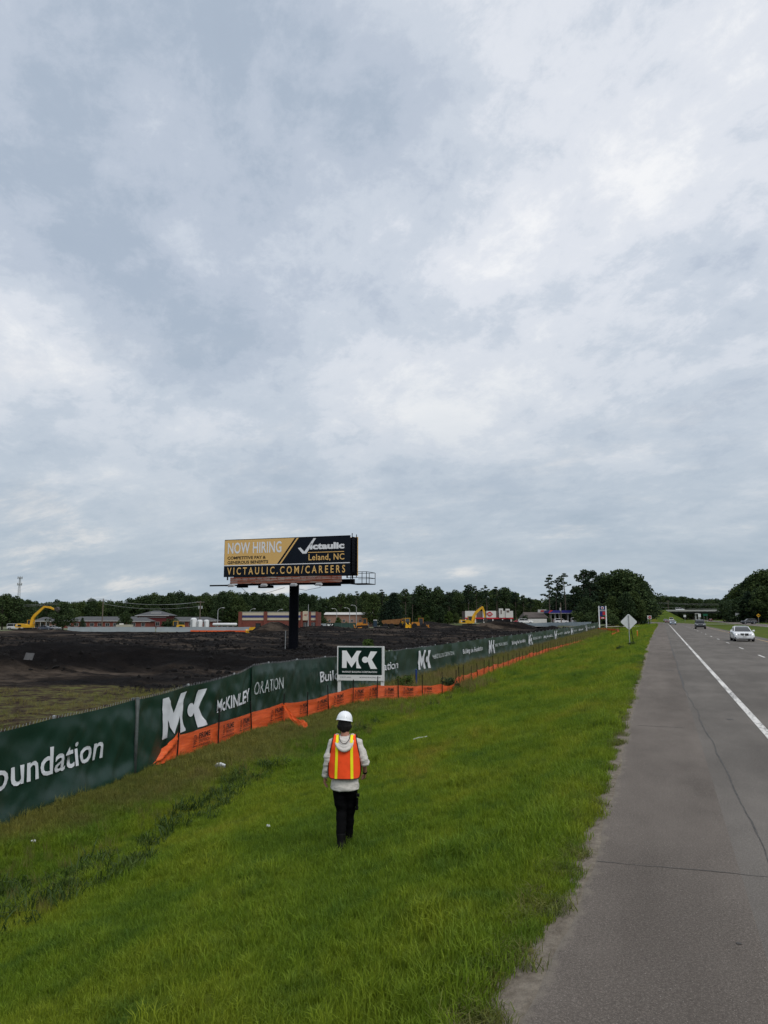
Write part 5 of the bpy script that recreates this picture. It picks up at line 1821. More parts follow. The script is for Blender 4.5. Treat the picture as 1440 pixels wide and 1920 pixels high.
    if kind == 'sedan':
        for sx in (-1, 1):
            b_ = MB(); b_.box((sx * 0.19, fy + 0.035, 0.66), (0.33, 0.07, 0.20)); g_ = b_.build('grille', m_blkp, t_)
            b_ = MB()
            for z in (0.55, 0.77):
                b_.box((sx * 0.19, fy + 0.005, z), (0.33, 0.02, 0.018))
            b_.build('grille_trim', m_chrome, g_)
            b_ = MB(); b_.prism([(sx * 0.42, 0.30), (sx * 0.86, 0.30), (sx * 0.84, 0.42), (sx * 0.50, 0.37)], fy + 0.02, fy + 0.10); b_.build('air_intake', m_blkp, t_)
        b_ = MB(); b_.box((0, fy + 0.05, 0.34), (1.0, 0.09, 0.16)); b_.build('lower_intake', m_blkp, t_)
        b_ = MB(); b_.box((0, fy - 0.005, 0.47), (0.32, 0.015, 0.12)); b_.build('number_plate', m_plate, t_)
        b_ = MB(); b_.box((0, fy + 0.12, 0.205), (1.6, 0.12, 0.04)); b_.build('front_lip', m_blkp, t_)
    else:
        b_ = MB(); b_.box((0, fy + 0.03, hz0 - 0.02), (0.95, 0.07, 0.24)); g_ = b_.build('grille', m_blkp, t_)
        b_ = MB()
        for z in (-0.08, 0.0, 0.08):
            b_.box((0, fy - 0.015, hz0 - 0.02 + z), (0.9, 0.02, 0.025))
        b_.build('grille_bar', m_chrome, g_, kind='stuff')
        b_ = MB(); b_.box((0, fy + 0.03, 0.52), (1.5, 0.10, 0.22)); b_.build('bumper', m_blkp, t_)
    b_ = MB(); b_.box((0, ry_ - 0.0, hz0 + 0.05), (0.5, 0.03, 0.14)); b_.build('rear_plate', m_plate, t_)
    return t_


def rpos(px, Y):
    """point on the level road, Y metres ahead, seen at a photo column"""
    k = (px - 720) / F
    # solve x so that the column matches
    c, s_ = math.cos(TH), math.sin(TH)
    cp = math.cos(PT)
    # (x c + Y s)/( (-x s + Y c) cp ) = k   (height effect ignored)
    x = Y * (k * cp * c - s_) / (c + k * cp * s_)
    return x


CG = 'vehicles on the highway'
car('white_car', 'white sedan with headlights on driving towards the camera, nearest of the traffic', 'car', (7.15, 80.5, 0.0), rad(1), (0.74, 0.75, 0.76), group=CG)
car('dark_suv', 'dark grey off-road vehicle in the far lane behind the white sedan', 'suv', (6.9, 160, 0.0), 0, (0.055, 0.058, 0.062), 'suv', lit=False, group=CG)
car('blue_grey_car', 'pale blue-grey sedan in the near lane ahead of a dark red car', 'car', (rpos(1261, 243), 243, 0.0), 0, (0.26, 0.31, 0.37), group=CG)
car('red_car', 'dark red car following the pale blue-grey sedan', 'car', (rpos(1250.5, 320), 320, 0.0), 0, (0.13, 0.025, 0.025), lit=False, group=CG)
car('dark_car', 'small dark car at the far end of the road before the bend', 'car', (rpos(1247, 400), 400, 0.0), 0, (0.03, 0.035, 0.045), lit=False, group=CG)
car('white_van', 'white van far up the road next to the red car', 'van', (rpos(1258.5, 390), 390, 0.0), 0, (0.66, 0.67, 0.68), 'van', group=CG)
car('crossing_suv', 'dark suv with red tail lamps crossing the opposite carriageway', 'suv', (26.5, 272, 0.0), rad(-75), (0.030, 0.033, 0.045), 'suv', lit=False, group=CG)
car('blue_car', 'dark blue car driving away on the opposite carriageway', 'car', (30.0, 400, 0.0), rad(180), (0.02, 0.03, 0.09), lit=False, group=CG)
car('distant_red_car', 'red car far away under the overpass beyond the median signs', 'car', (26.5, 480, 0.0), rad(180), (0.16, 0.03, 0.03), lit=False, group=CG)

# ------------------------------------------------------------------ excavators and other plant
m_cat = M('machine_yellow', (0.62, 0.34, 0.018), 0.45, var=0.12, scale=0.8, dirt=((0.10, 0.07, 0.04), 0.9, 0.60, 0.6))
m_orange = M('machine_orange', (0.50, 0.20, 0.025), 0.5, var=0.15, scale=0.8, dirt=((0.08, 0.055, 0.04), 0.9, 0.55, 0.7))
m_track = M('muddy_track', (0.020, 0.017, 0.015), 0.9, var=0.4, scale=2)
m_cab = M('cab_glass', (0.02, 0.026, 0.03), 0.15, var=0.1, spec=0.7)
m_steel = M('worn_steel', (0.08, 0.07, 0.06), 0.5, 0.6, var=0.3)


def track(t_, y, L, h, w_, x0=0.0, name='track'):
    n = 10; r_ = h / 2
    prof = []
    for i in range(n + 1):
        a = rad(90 + 180 * i / n); prof.append((x0 - L / 2 + r_ + r_ * math.cos(a), r_ + r_ * math.sin(a)))
    for i in range(n + 1):
        a = rad(-90 + 180 * i / n); prof.append((x0 + L / 2 - r_ + r_ * math.cos(a), r_ + r_ * math.sin(a)))
    b_ = MB(); b_.prism(prof, y - w_ / 2, y + w_ / 2); tr_ = b_.build(name, m_track, t_)
    b_ = MB()
    for k_ in range(int(L / 0.22)):
        x = x0 - L / 2 + 0.15 + k_ * 0.22
        b_.box((x, y, h + 0.012), (0.06, w_, 0.04)); b_.box((x, y, 0.0), (0.06, w_, 0.03))
    b_.build('track_pads', m_track, tr_, kind='stuff')
    for k_ in range(5):
        b_ = MB(); b_.lathe([(0.16, -0.02), (0.16, 0.02)], (0, 0, 0), 10, 'x')
        o = b_.build('roller', m_steel, tr_); o.rotation_euler = (0, 0, math.pi / 2); o.location = (x0 - L / 2 + 0.5 + k_ * (L - 1.0) / 4, y - w_ / 2 - 0.02, r_)


def arm(t_, name, pts_, w_, hts_, mat=None):
    """boom or stick: a box-section beam through points in the x-z plane"""
    up_, dn_ = [], []
    for i, (x, z) in enumerate(pts_):
        a = Vector(pts_[max(i - 1, 0)]); c_ = Vector(pts_[min(i + 1, len(pts_) - 1)])
        d_ = (c_ - a).normalized(); nn_ = Vector((-d_.y, d_.x)) * hts_[i] / 2
        up_.append((x + nn_.x, z + nn_.y)); dn_.append((x - nn_.x, z - nn_.y))
    b_ = MB()
    for i in range(len(pts_) - 1):
        b_.prism([up_[i], up_[i + 1], dn_[i + 1], dn_[i]], -w_ / 2, w_ / 2)
    return b_.build(name, mat or m_cat, t_)


def bucket(t_, c_, ang_, s_=1.0):
    prof = [(0, 0.30), (0.45, 0.22), (0.75, -0.15), (0.70, -0.55), (0.30, -0.80), (-0.25, -0.78), (-0.15, -0.60), (0.28, -0.60), (0.52, -0.42), (0.52, -0.10), (0.30, 0.05), (0, 0.05)]
    ca, sa = math.cos(ang_), math.sin(ang_)
    P_ = [(c_[0] + s_ * (x * ca - z * sa), c_[1] + s_ * (x * sa + z * ca)) for x, z in prof]
    b_ = MB(); b_.prism(P_, -0.55 * s_, 0.55 * s_); o = b_.build('bucket', m_steel, t_)
    side = [(0, 0.3), (0.45, 0.22), (0.75, -0.15), (0.70, -0.55), (0.30, -0.80), (-0.25, -0.78), (-0.05, -0.1)]
    for y in (-0.56, 0.56):
        b_ = MB(); b_.prism([(c_[0] + s_ * (x * ca - z * sa), c_[1] + s_ * (x * sa + z * ca)) for x, z in side], y * s_ - 0.02, y * s_ + 0.02); b_.build('bucket_side', m_steel, o)
    b_ = MB()
    for k_ in range(5):
        y = (-0.45 + k_ * 0.225) * s_
        x, z = -0.25, -0.78
        p_ = (c_[0] + s_ * (x * ca - z * sa), y, c_[1] + s_ * (x * sa + z * ca))
        x, z = -0.45, -0.76
        q_ = (c_[0] + s_ * (x * ca - z * sa), y, c_[1] + s_ * (x * sa + z * ca))
        b_.bar(p_, q_, 0.09, taper=0.5)
    b_.build('bucket_teeth', m_steel, o, kind='stuff')


def excavator(label, loc, boom, stick, bk, rear=-2.6):
    t_ = thing('excavator', label, 'excavator', loc, TH)
    for y in (-1.05, 1.05):
        track(t_, y, 4.0, 0.85, 0.6)
    MB().box((0, 0, 0.75), (1.3, 1.5, 0.5)).build('undercarriage', m_track, t_)
    b_ = MB(); b_.prism([(rear, 1.05), (1.15, 1.05), (1.15, 1.55), (0.2, 1.75), (-0.2, 1.95), (rear + 0.15, 2.05), (rear, 1.7)], -1.3, 1.25); b_.build('engine_house', m_cat, t_)
    b_ = MB(); b_.prism([(rear - 0.25, 1.10), (rear + 0.1, 1.06), (rear + 0.1, 2.0), (rear - 0.15, 1.95)], -1.28, 1.28); b_.build('counterweight', m_cat, t_)
    MB().box((rear + 0.9, -1.305, 1.55), (0.9, 0.02, 0.5)).build('vent_grille', m_track, t_)
    MB().box((rear + 0.25, -1.31, 1.62), (0.35, 0.02, 0.45)).build('side_emblem', M('emblem_white', (0.5, 0.48, 0.42), 0.5), t_)
    b_ = MB(); b_.tube([(-1.2, 0.5, 2.0), (-1.2, 0.5, 2.45)], 0.08, 8); b_.build('exhaust', m_steel, t_)
    b_ = MB(); b_.prism([(-0.35, 1.75), (1.15, 1.55), (1.15, 2.0), (0.85, 2.95), (-0.35, 2.95)], 0.15, 1.2); c_ = b_.build('cab', m_cab, t_)
    b_ = MB()
    for y in (0.15, 1.2):
        b_.bar((-0.35, y, 1.7), (-0.35, y, 2.98), 0.09); b_.bar((1.15, y, 1.6), (1.15, y, 2.0), 0.09); b_.bar((1.15, y, 2.0), (0.85, y, 2.98), 0.09)
    b_.box((0.25, 0.675, 2.99), (1.35, 1.15, 0.08)); b_.build('cab_frame', m_cat, c_)
    arm(t_, 'boom', boom, 0.5, [0.55] + [0.75] * (len(boom) - 2) + [0.5])
    arm(t_, 'stick', stick, 0.4, [0.42] + [0.55] * (len(stick) - 2) + [0.32])
    bucket(t_, bk[0], bk[1], 1.05)
    b0 = Vector((boom[0][0] + 0.5, 1.25)); b1 = Vector(boom[len(boom) // 2])
    for y in (-0.38, 0.38):
        b_ = MB(); b_.tube([(b0.x, y, b0.y), (b0.x + (b1.x - b0.x) * .6, y, b0.y + (b1.y - b0.y) * .6)], 0.10, 8); b_.tube([(b0.x + (b1.x - b0.x) * .55, y, b0.y + (b1.y - b0.y) * .55), (b1.x, y, b1.y)], 0.055, 8); b_.build('boom_cylinder', m_cat, t_)
    s0 = Vector(boom[len(boom) // 2]) + Vector((0, 0.5)); s1 = Vector(stick[0]) + Vector((0.0, 0.55))
    b_ = MB(); b_.tube([(s0.x, 0, s0.y), (s1.x, 0, s1.y)], 0.09, 8); b_.build('stick_cylinder', m_steel, t_)
    return t_


def site(px, d, sink=0.05):
    x, y = gxy(px, d)
    return Vector((x, y, gz(x, y) - sink))


excavator('yellow excavator on the far left with its boom raised high above the trees', site(54, 195), [(0.7, 1.7), (1.1, 3.4), (1.6, 4.2), (4.0, 6.5)], [(3.9, 6.5), (5.4, 6.3), (6.8, 5.7)], ((7.0, 5.7), rad(70)))
excavator('yellow excavator digging at the black heap before the white and red store', site(880, 208), [(0.8, 1.7), (1.2, 3.0), (1.9, 4.1), (3.7, 5.6)], [(3.7, 5.75), (4.1, 4.4), (4.35, 2.6)], ((4.3, 2.3), rad(-10)))


def dozer(label, loc, rz, col, blade=1):
    t_ = thing('bulldozer', label, 'bulldozer', loc, rz)
    for y in (-0.95, 0.95):
        track(t_, y, 3.3, 1.0, 0.55)
    b_ = MB(); b_.prism([(-1.3, 0.6), (1.75, 0.6), (1.75, 1.35), (1.5, 1.75), (-0.1, 1.85), (-0.4, 1.5), (-1.3, 1.5)], -0.6, 0.6); b_.build('hull', col, t_)
    for y in (-0.92, 0.92):
        MB().box((-0.6, y, 1.25), (1.7, 0.5, 0.35)).build('fender', col, t_)
    b_ = MB(); b_.prism([(-1.2, 1.5), (0.0, 1.5), (0.0, 2.1), (-0.15, 2.75), (-1.1, 2.75)], -0.65, 0.65); c_ = b_.build('cab', m_cab, t_)
    b_ = MB(); b_.box((-0.62, 0, 2.8), (1.4, 1.6, 0.09))
    for x, y in ((-1.18, -0.66), (-1.18, 0.66), (-0.05, -0.66), (-0.05, 0.66)):
        b_.bar((x, y, 1.5), (x + (0.03 if x < -1 else -0.08), y, 2.8), 0.1)
    b_.build('cab_frame', m_track if col is m_cat else col, c_)
    b_ = MB(); b_.tube([(0.7, 0, 1.8), (0.7, 0, 2.5)], 0.07, 8); b_.build('exhaust', m_steel, t_)
    b_ = MB(); b_.prism([(2.35, 0.05), (2.5, 0.05), (2.30, 0.5), (2.34, 0.9), (2.55, 1.2), (2.45, 1.22), (2.2, 0.9), (2.18, 0.45)], -1.7, 1.7); b_.build('blade', col, t_)
    for y in (-1.3, 1.3):
        b_ = MB(); b_.bar((0.0, y, 0.45), (2.25, y, 0.35), 0.2); b_.build('push_arm', col, t_)
    return t_


dozer('yellow bulldozer partly hidden by soil to the left of the billboard post', site(480, 197, 0.25), TH + math.pi, m_cat)
dozer('orange bulldozer with dark cab in front of the tan warehouse', site(680, 205), TH + math.pi, m_orange)


def truck(label, loc):
    t_ = thing('dump_truck', label, 'dump truck', loc, TH)
    b_ = MB(); b_.prism([(-2.9, 1.5), (1.6, 1.35), (2.2, 2.5), (2.2, 2.85), (1.4, 2.8), (-3.0, 2.45), (-3.3, 2.2)], -1.3, 1.3); b_.build('dump_body', M('muddy_orange', (0.20, 0.095, 0.035), 0.8, var=0.3, scale=1), t_)
    MB().box((0.0, 0, 1.05), (6.4, 0.9, 0.4)).build('chassis', m_track, t_)
    b_ = MB(); b_.prism([(2.3, 1.0), (4.4, 1.0), (4.4, 1.9), (3.5, 2.1), (3.4, 2.9), (2.4, 2.9)], -1.0, 1.0); b_.build('cab', m_orange, t_)
    MB().box((2.9, -1.01, 2.5), (0.8, 0.03, 0.55)).build('cab_window', m_cab, t_)
    for x in (-2.1, -0.4, 3.5):
        for y in (-1.15, 1.15):
            b_ = MB(); b_.lathe([(0.4, -0.28), (0.78, -0.26), (0.82, -0.1), (0.82, 0.1), (0.78, 0.26), (0.4, 0.28)], (0, 0, 0), 16, 'x'); o = b_.build('wheel', m_tyre, t_, smooth=40); o.rotation_euler = (0, 0, math.pi / 2); o.location = (x, y, 0.8)
    return t_


truck('muddy articulated dump truck with rust brown body beside the big evergreen', site(737, 210))


def roller(label, loc, rz, col):
    t_ = thing('tractor_loader', label, 'loader', loc, rz)
    b_ = MB(); b_.prism([(-2.0, 0.8), (0.2, 0.8), (0.2, 1.6), (-0.3, 1.75), (-1.9, 1.7)], -0.75, 0.75); b_.build('engine_hood', col, t_)
    b_ = MB(); b_.prism([(0.0, 1.0), (1.2, 1.0), (1.2, 1.9), (1.05, 2.75), (0.05, 2.75)], -0.7, 0.7); c_ = b_.build('cab', m_cab, t_)
    b_ = MB(); b_.box((0.55, 0, 2.8), (1.45, 1.6, 0.1))
    for x, y in ((0, -0.7), (0, 0.7), (1.2, -0.7), (1.2, 0.7)):
        b_.bar((x, y, 1.0), (x, y, 2.8), 0.09)
    b_.build('canopy_frame', col, c_)
    for x in (-1.2, 1.3):
        for y in (-0.95, 0.95):
            b_ = MB(); b_.lathe([(0.35, -0.25), (0.72, -0.22), (0.76, 0), (0.72, 0.22), (0.35, 0.25)], (0, 0, 0), 16, 'x'); o = b_.build('wheel', m_tyre, t_, smooth=40); o.rotation_euler = (0, 0, math.pi / 2); o.location = (x, y, 0.72)
    for y in (-0.5, 0.5):
        b_ = MB(); b_.bar((1.1, y, 1.5), (2.6, y, 0.6), 0.22); b_.build('lift_arm', col, t_)
    b_ = MB(); b_.prism([(2.4, 0.2), (3.3, 0.1), (3.3, 0.18), (2.7, 0.4), (2.75, 1.0), (2.55, 1.05)], -1.2, 1.2); b_.build('bucket', col, t_)
    return t_


roller('yellow loader facing the camera between the dump truck and the other loader', site(761, 205), TH - rad(70), m_cat)
roller('orange and yellow loader at the right end of the row of plant', site(785, 203), TH, m_orange)
roller('small yellow loader behind the far fence by the red brick hall', site(334, 225), TH + math.pi, m_cat)

# ------------------------------------------------------------------ buildings and town things
m_brick = M('red_brick', (0.155, 0.048, 0.036), 0.85, var=0.22, scale=2.0, bump=0.2)
m_brick_tan = M('tan_brick', (0.26, 0.155, 0.115), 0.85, var=0.15, scale=1.5)
m_brick_dk = M('dark_red_cladding', (0.115, 0.024, 0.024), 0.8, var=0.12, scale=0.6)
m_roof = M('grey_shingle', (0.085, 0.088, 0.092), 0.85, var=0.18, scale=0.8, stretch=(1, 1, 4))
m_roofb = M('brown_shingle', (0.095, 0.078, 0.070), 0.85, var=0.18, scale=0.8)
m_trimw = M('white_trim', (0.36, 0.36, 0.35), 0.6, var=0.06)
m_cream = M('cream_panel', (0.46, 0.40, 0.30), 0.7, var=0.06, scale=0.4)
m_blue = M('blue_band', (0.028, 0.034, 0.125), 0.6, var=0.06)
m_win = M('window_pane', (0.020, 0.026, 0.032), 0.1, var=0.2, spec=0.7)
m_offw = M('offwhite_wall', (0.56, 0.55, 0.53), 0.7, var=0.05, scale=0.3)
m_redb = M('red_band', (0.42, 0.022, 0.032), 0.6, var=0.06)
m_greybr = M('grey_brown_panel', (0.12, 0.095, 0.085), 0.8, var=0.1)
m_beige = M('beige_metal', (0.40, 0.38, 0.31), 0.65, var=0.08, scale=0.4)


def town(px, d, z=None):
    x, y = gxy(px, d)
    return Vector((x, y, tz(x)))


def hip(t_, L, Wd, z0, h, mat, over=0.5, ridge=None, name='roof'):
    l, w_ = L / 2 + over, Wd / 2 + over
    r_ = max(0.05, l - w_) if ridge is None else ridge
    b_ = MB()
    b_.add([(-l, -w_, z0), (l, -w_, z0), (l, w_, z0), (-l, w_, z0), (-r_, 0, z0 + h), (r_, 0, z0 + h), (-l, -w_, z0 - 0.18), (l, -w_, z0 - 0.18), (l, w_, z0 - 0.18), (-l, w_, z0 - 0.18)],
           [(0, 1, 5, 4), (1, 2, 5), (2, 3, 4, 5), (3, 0, 4), (6, 7, 1, 0), (7, 8, 2, 1), (8, 9, 3, 2), (9, 6, 0, 3), (9, 8, 7, 6)])
    o = b_.build(name, mat, t_)
    b_ = MB(); b_.box((0, -w_ - 0.02, z0 - 0.09), (2 * l, 0.05, 0.26)); b_.build('fascia', m_trimw, o)
    return o


def window(t_, x, y, z, w_, h, wall_y):
    b_ = MB()
    for a in (-1, 1):
        b_.box((x + a * (w_ / 2), wall_y - 0.03, z), (0.10, 0.10, h + 0.1)); b_.box((x, wall_y - 0.03, z + a * h / 2), (w_ - 0.1, 0.10, 0.10))
    b_.box((x, wall_y - 0.02, z), (0.06, 0.07, h - 0.1))
    o = b_.build('window', m_trimw, t_)
    MB().box((x, wall_y - 0.005, z), (w_ - 0.1, 0.05, h - 0.1)).build('pane', m_win, o)


k_ = 280 / F
SC = thing('school_building', 'long low red brick school with grey hipped roof behind the far fence', 'building', town(195, 286), TH)
MB().box((0, 4.5, 1.37), (31, 9, 2.75)).build('wall', m_brick, SC)
o = hip(SC, 31, 9, 2.8, 1.6, m_roof); o.location = (0, 4.5, 0)
for i in range(10):
    window(SC, -13.5 + i * 3.0, 0, 1.3, 1.5, 1.2, 0.0)
SC2 = thing('school_building', 'lower red brick school wing with grey roof to the right of the tall hall', 'building', town(352, 292), TH)
MB().box((0, 4.0, 1.35), (22, 8, 2.7)).build('wall', m_brick, SC2)
o = hip(SC2, 22, 8, 2.75, 1.5, m_roof); o.location = (0, 4, 0)
for i in range(6):
    window(SC2, -8.5 + i * 3.3, 0, 1.5, 1.5, 1.3, 0.0)
SH = thing('school_hall', 'tall dark red school hall with a pyramid roof rising above the brick wings', 'building', town(286, 284), TH)
MB().box((0, 5, 2.4), (11.5, 10, 4.8)).build('wall', m_brick_dk, SH)
o = hip(SH, 11.5, 10, 4.85, 1.85, m_roof, 0.8, 1.2); o.location = (0, 5, 0)
MB().box((0.8, 1.8, 5.75), (4.0, 0.5, 0.35)).build('roof_vent', m_trimw, SH)
MB().box((0, -0.03, 4.1), (10.5, 0.06, 0.25)).build('cornice_strip', m_trimw, SH)
for x in (-3.5, 2.0):
    window(SH, x, 0, 1.6, 1.4, 1.5, 0.0)
FW = thing('school_porch', 'brick wing with grey roof directly left of the dark red hall', 'building', town(262, 276), TH)
MB().box((0, 3, 1.32), (7.5, 6, 2.65)).build('wall', m_brick, FW)
o = hip(FW, 7.5, 6, 2.7, 1.3, m_roof, 0.5, 1.5); o.location = (0, 3, 0)
for x in (-2.2, 1.4):
    window(FW, x, 0, 1.4, 1.3, 1.3, 0.0)
HS = thing('house', 'small house with grey roof and pale porch behind the left excavator', 'house', town(80, 262), TH)
MB().box((0, 3, 1.32), (6.5, 6, 2.65)).build('wall', m_brick_tan, HS)
o = hip(HS, 6.5, 6, 2.7, 1.5, m_roof, 0.6, 1.2); o.location = (0, 3, 0)
for x in (-1.9, 0.0, 1.9):
    window(HS, x, 0, 1.25, 1.2, 1.5, 0.0)
MB().box((0.2, -1.0, 2.75), (4.2, 2.0, 0.35)).build('porch_roof', m_trimw, HS)
for x in (-1.8, 0.2, 2.2):
    MB().box((x, -1.8, 1.28), (0.18, 0.18, 2.56)).build('porch_post', m_trimw, HS)

# store with cream panels and a blue stripe
d_ = 252; k_ = d_ / F
ST2 = thing('parts_store', 'brick store with cream panels and a blue stripe behind the billboard post', 'store', town(522, d_), TH)
fx_ = lambda px: (px - 522) * k_
hS = 5.85
MB().box((0, 6, hS / 2), (149 * k_, 12, hS)).build('wall', m_brick, ST2)
for a, e in ((447.5, 454), (494.8, 501.3), (564, 568), (578, 583), (592, 596.5)):
    MB().box(((fx_(a) + fx_(e)) / 2, -0.20, hS / 2 + 0.08), ((e - a) * k_, 0.6, hS + 0.16)).build('pillar', m_brick, ST2)
for a, e in ((454, 494.8), (501.3, 564), (583, 592)):
    MB().box(((fx_(a) + fx_(e)) / 2, -0.06, hS - 1.35), ((e - a) * k_ - 0.05, 0.24, 2.7)).build('cream_panel', m_cream, ST2)
    MB().box(((fx_(a) + fx_(e)) / 2, -0.12, hS - 1.45), ((e - a) * k_ - 0.07, 0.24, 0.80)).build('blue_stripe', m_blue, ST2)
    MB().box(((fx_(a) + fx_(e)) / 2, -0.10, hS + 0.04), ((e - a) * k_ - 0.07, 0.34, 0.16)).build('coping', m_trimw, ST2)
MB().box(((fx_(568) + fx_(578)) / 2, -0.25, hS - 1.2), (10 * k_, 0.6, 3.1)).build('entrance_sign', m_cream, ST2)
flat_text(text_geo('AC', 0.04), fx_(569.3), fx_(576.0), hS - 1.3, hS - 0.55, -0.57, 'lettering', M('logo_red', (0.24, 0.03, 0.03), 0.6), ST2, shear=0.25)
for a, e in ((569, 577.5), (584, 591.5)):
    o = MB().box(((fx_(a) + fx_(e)) / 2, -0.03, 1.25), ((e - a) * k_, 0.12, 2.3)).build('glass_front', m_win, ST2)
    for q in range(3):
        MB().box((fx_(a) + (q + 0.5) * (e - a) * k_ / 3, -0.11, 1.25), (0.09, 0.06, 2.3)).build('mullion', m_trimw, o)

d_ = 322; k_ = d_ / F
WH = thing('warehouse', 'tan brick warehouse with a white metal roof left of the big evergreen', 'building', town(655, d_), TH)
gx_ = lambda px: (px - 655) * k_
hW = 5.2
MB().box((gx_(652.5), 7, hW / 2), (90 * k_, 14, hW)).build('wall', m_brick_tan, WH)
b_ = MB(); l = 46.0 * k_
b_.add([(-l - .6, -0.6, hW + 0.05), (l + .3, -0.6, hW + 0.05), (l + .3, 14.6, hW + 0.05), (-l - .6, 14.6, hW + 0.05), (-l - .2, 7, hW + 1.1), (l + .2, 7, hW + 1.1)], [(0, 1, 5, 4), (1, 2, 5), (2, 3, 4, 5), (3, 0, 4), (3, 2, 1, 0)])
b_.build('roof', m_offw, WH)
MB().box((gx_(705), 5, 2.3), (15 * k_, 9, 5.2)).build('side_wing', m_beige, WH)
for px in (618, 632, 645, 660, 675, 686):
    window(WH, gx_(px), 0, 2.6, 0.9, 1.1, 0.0)
MB().box((gx_(690.5), -0.06, hW / 2), (0.5, 0.12, hW - 0.1)).build('downpipe', m_trimw, WH)

d_ = 300; k_ = d_ / F
CW = thing('white_store', 'white and red store with a round red emblem behind the right excavator', 'store', town(917, d_), TH)
cx_ = lambda px: (px - 917) * k_
hC = 4.7
MB().box((0, 6, hC / 2), (90 * k_, 11.6, hC - 0.1)).build('wall', m_greybr, CW)
for a, e, mm_ in ((872.2, 893, m_offw), (912, 930, m_offw), (905, 908, m_offw), (938, 962, m_offw)):
    MB().box(((cx_(a) + cx_(e)) / 2, 0.0, 3.35), ((e - a) * k_, 0.5, 2.75)).build('white_panel', mm_, CW)
MB().box((0, -0.12, 1.78), (90 * k_, 0.5, 0.55)).build('red_stripe', m_redb, CW)
for a, e, top in ((935.5, 943, 5.7), (948, 955.5, 5.6)):
    MB().box(((cx_(a) + cx_(e)) / 2, -0.2, top / 2 + 1.0), ((e - a) * k_, 1.0, top - 2.0)).build('tower_panel', m_offw, CW)
for px in (873, 891, 907, 924, 942, 958):
    MB().box((cx_(px), -0.10, 0.75), (0.45, 0.45, 1.5)).build('column', m_offw, CW)
for a, e in ((895, 906), (909, 923), (926, 941), (944, 957)):
    MB().box(((cx_(a) + cx_(e)) / 2, 0.13, 0.75), ((e - a) * k_, 0.1, 1.45)).build('bay_opening', m_win, CW)
b_ = MB(); b_.lathe([(0.95, 0.0), (0.95, 0.10)], (0, 0, 0), 20, 'x'); o = b_.build('round_emblem', m_redb, CW); o.rotation_euler = (0, 0, math.pi / 2); o.location = (cx_(918), -0.36, 3.45)
for z, w_ in ((3.75, 1.1), (3.45, 1.8), (3.15, 1.1)):
    MB().box((cx_(918), -0.40, z), (w_, 0.06, 0.14)).build('emblem_bar', m_offw, o).parent = CW
for x in (-0.55, 0.55):
    MB().box((cx_(918) + x * 1.4, -0.31, 3.45), (0.9, 0.06, 0.75), M=Matrix.Rotation(rad(45), 4, 'Y')).build('emblem_wing', m_redb, CW)
MB().box((cx_(952), -0.75, 4.55), (1.1, 0.06, 0.8)).build('tower_logo', m_greybr, CW)
MB().box((cx_(939.3), -0.75, 4.3), (0.45, 0.06, 1.6)).build('tower_logo', m_greybr, CW)

# filling station
d_ = 262; k_ = d_ / F
sxp = lambda px: (px - 1005) * k_
GB = thing('station_shop', 'low shop with a brown roof beside the filling station canopy', 'store', town(1005, d_, -0.9), TH)
MB().box((0, 5, 1.0), (7.6, 9, 2.0)).build('wall', m_greybr, GB)
b_ = MB(); l = 4.3
b_.add([(-l, -0.6, 2.0), (l, -0.6, 2.0), (l, 10.6, 2.0), (-l, 10.6, 2.0), (-l + 0.8, 5, 4.0), (l - 0.8, 5, 4.0)], [(0, 1, 5, 4), (1, 2, 5), (2, 3, 4, 5), (3, 0, 4), (3, 2, 1, 0)]); b_.build('roof', m_roofb, GB)
MB().box((sxp(1019), 2.0, 4.4), (16 * k_, 0.4, 1.0)).build('sign_fascia', m_offw, GB)
MB().box((sxp(1019), 1.76, 4.4), (1.2, 0.06, 0.55)).build('sign_logo', m_redb, GB)
for x in (-2.2, 1.0):
    window(GB, x, 0, 1.0, 1.1, 1.0, 0.5)
d2 = 250; k2 = d2 / F
GC = thing('station_canopy', 'blue filling station canopy with a red end on pale columns', 'canopy', town(1050, d2, -0.9), TH)
x0_, x1_ = (1028 - 1050) * k2, (1073.5 - 1050) * k2
MB().box(((x0_ + x1_) / 2, 3, 4.05), (x1_ - x0_, 7, 0.9)).build('canopy_deck', M('canopy_blue', (0.022, 0.022, 0.17), 0.5), GC)
b_ = MB(); b_.prism([(x0_ - 0.05, 3.58), (x0_ + 0.2, 3.58), (x0_ + 1.6, 4.52), (x0_ + 0.6, 4.52)], -0.56, -0.50); b_.build('red_end', m_redb, GC)
MB().box(((x0_ + x1_) / 2, -0.53, 3.52), (x1_ - x0_ - 0.4, 0.06, 0.14)).build('white_edge', m_trimw, GC)
for px in (1034, 1042, 1050, 1066):
    MB().box(((px - 1050) * k2, 1.0, 1.8), (0.45, 0.45, 3.6)).build('column', m_trimw, GC)
for px in (1039, 1056):
    b_ = MB(); b_.box(((px - 1050) * k2, 1.0, 0.9), (0.8, 0.5, 1.6)); b_.build('fuel_pump', m_greybr, GC)
sd = 176
ps_ = at(1130.7, 1173, sd); zg = gz(ps_.x, ps_.y)
PS_ = thing('price_sign', 'fuel price sign with blue and red panels between two white posts', 'sign', (ps_.x, ps_.y, zg), rad(6))
ks = sd / F; top_ = 36.5 * ks + (ps_.z - zg)
m_pw = M('white_post_paint', (0.68, 0.69, 0.70), 0.5, var=0.05)
for sx in (-1, 1):
    MB().box((sx * 6.3 * ks, 0, top_ / 2), (0.26, 0.26, top_)).build('post', m_pw, PS_)
m_sb = M('sign_blue', (0.018, 0.020, 0.12), 0.4, var=0.05)
z_ = lambda f_: top_ - f_ * ks
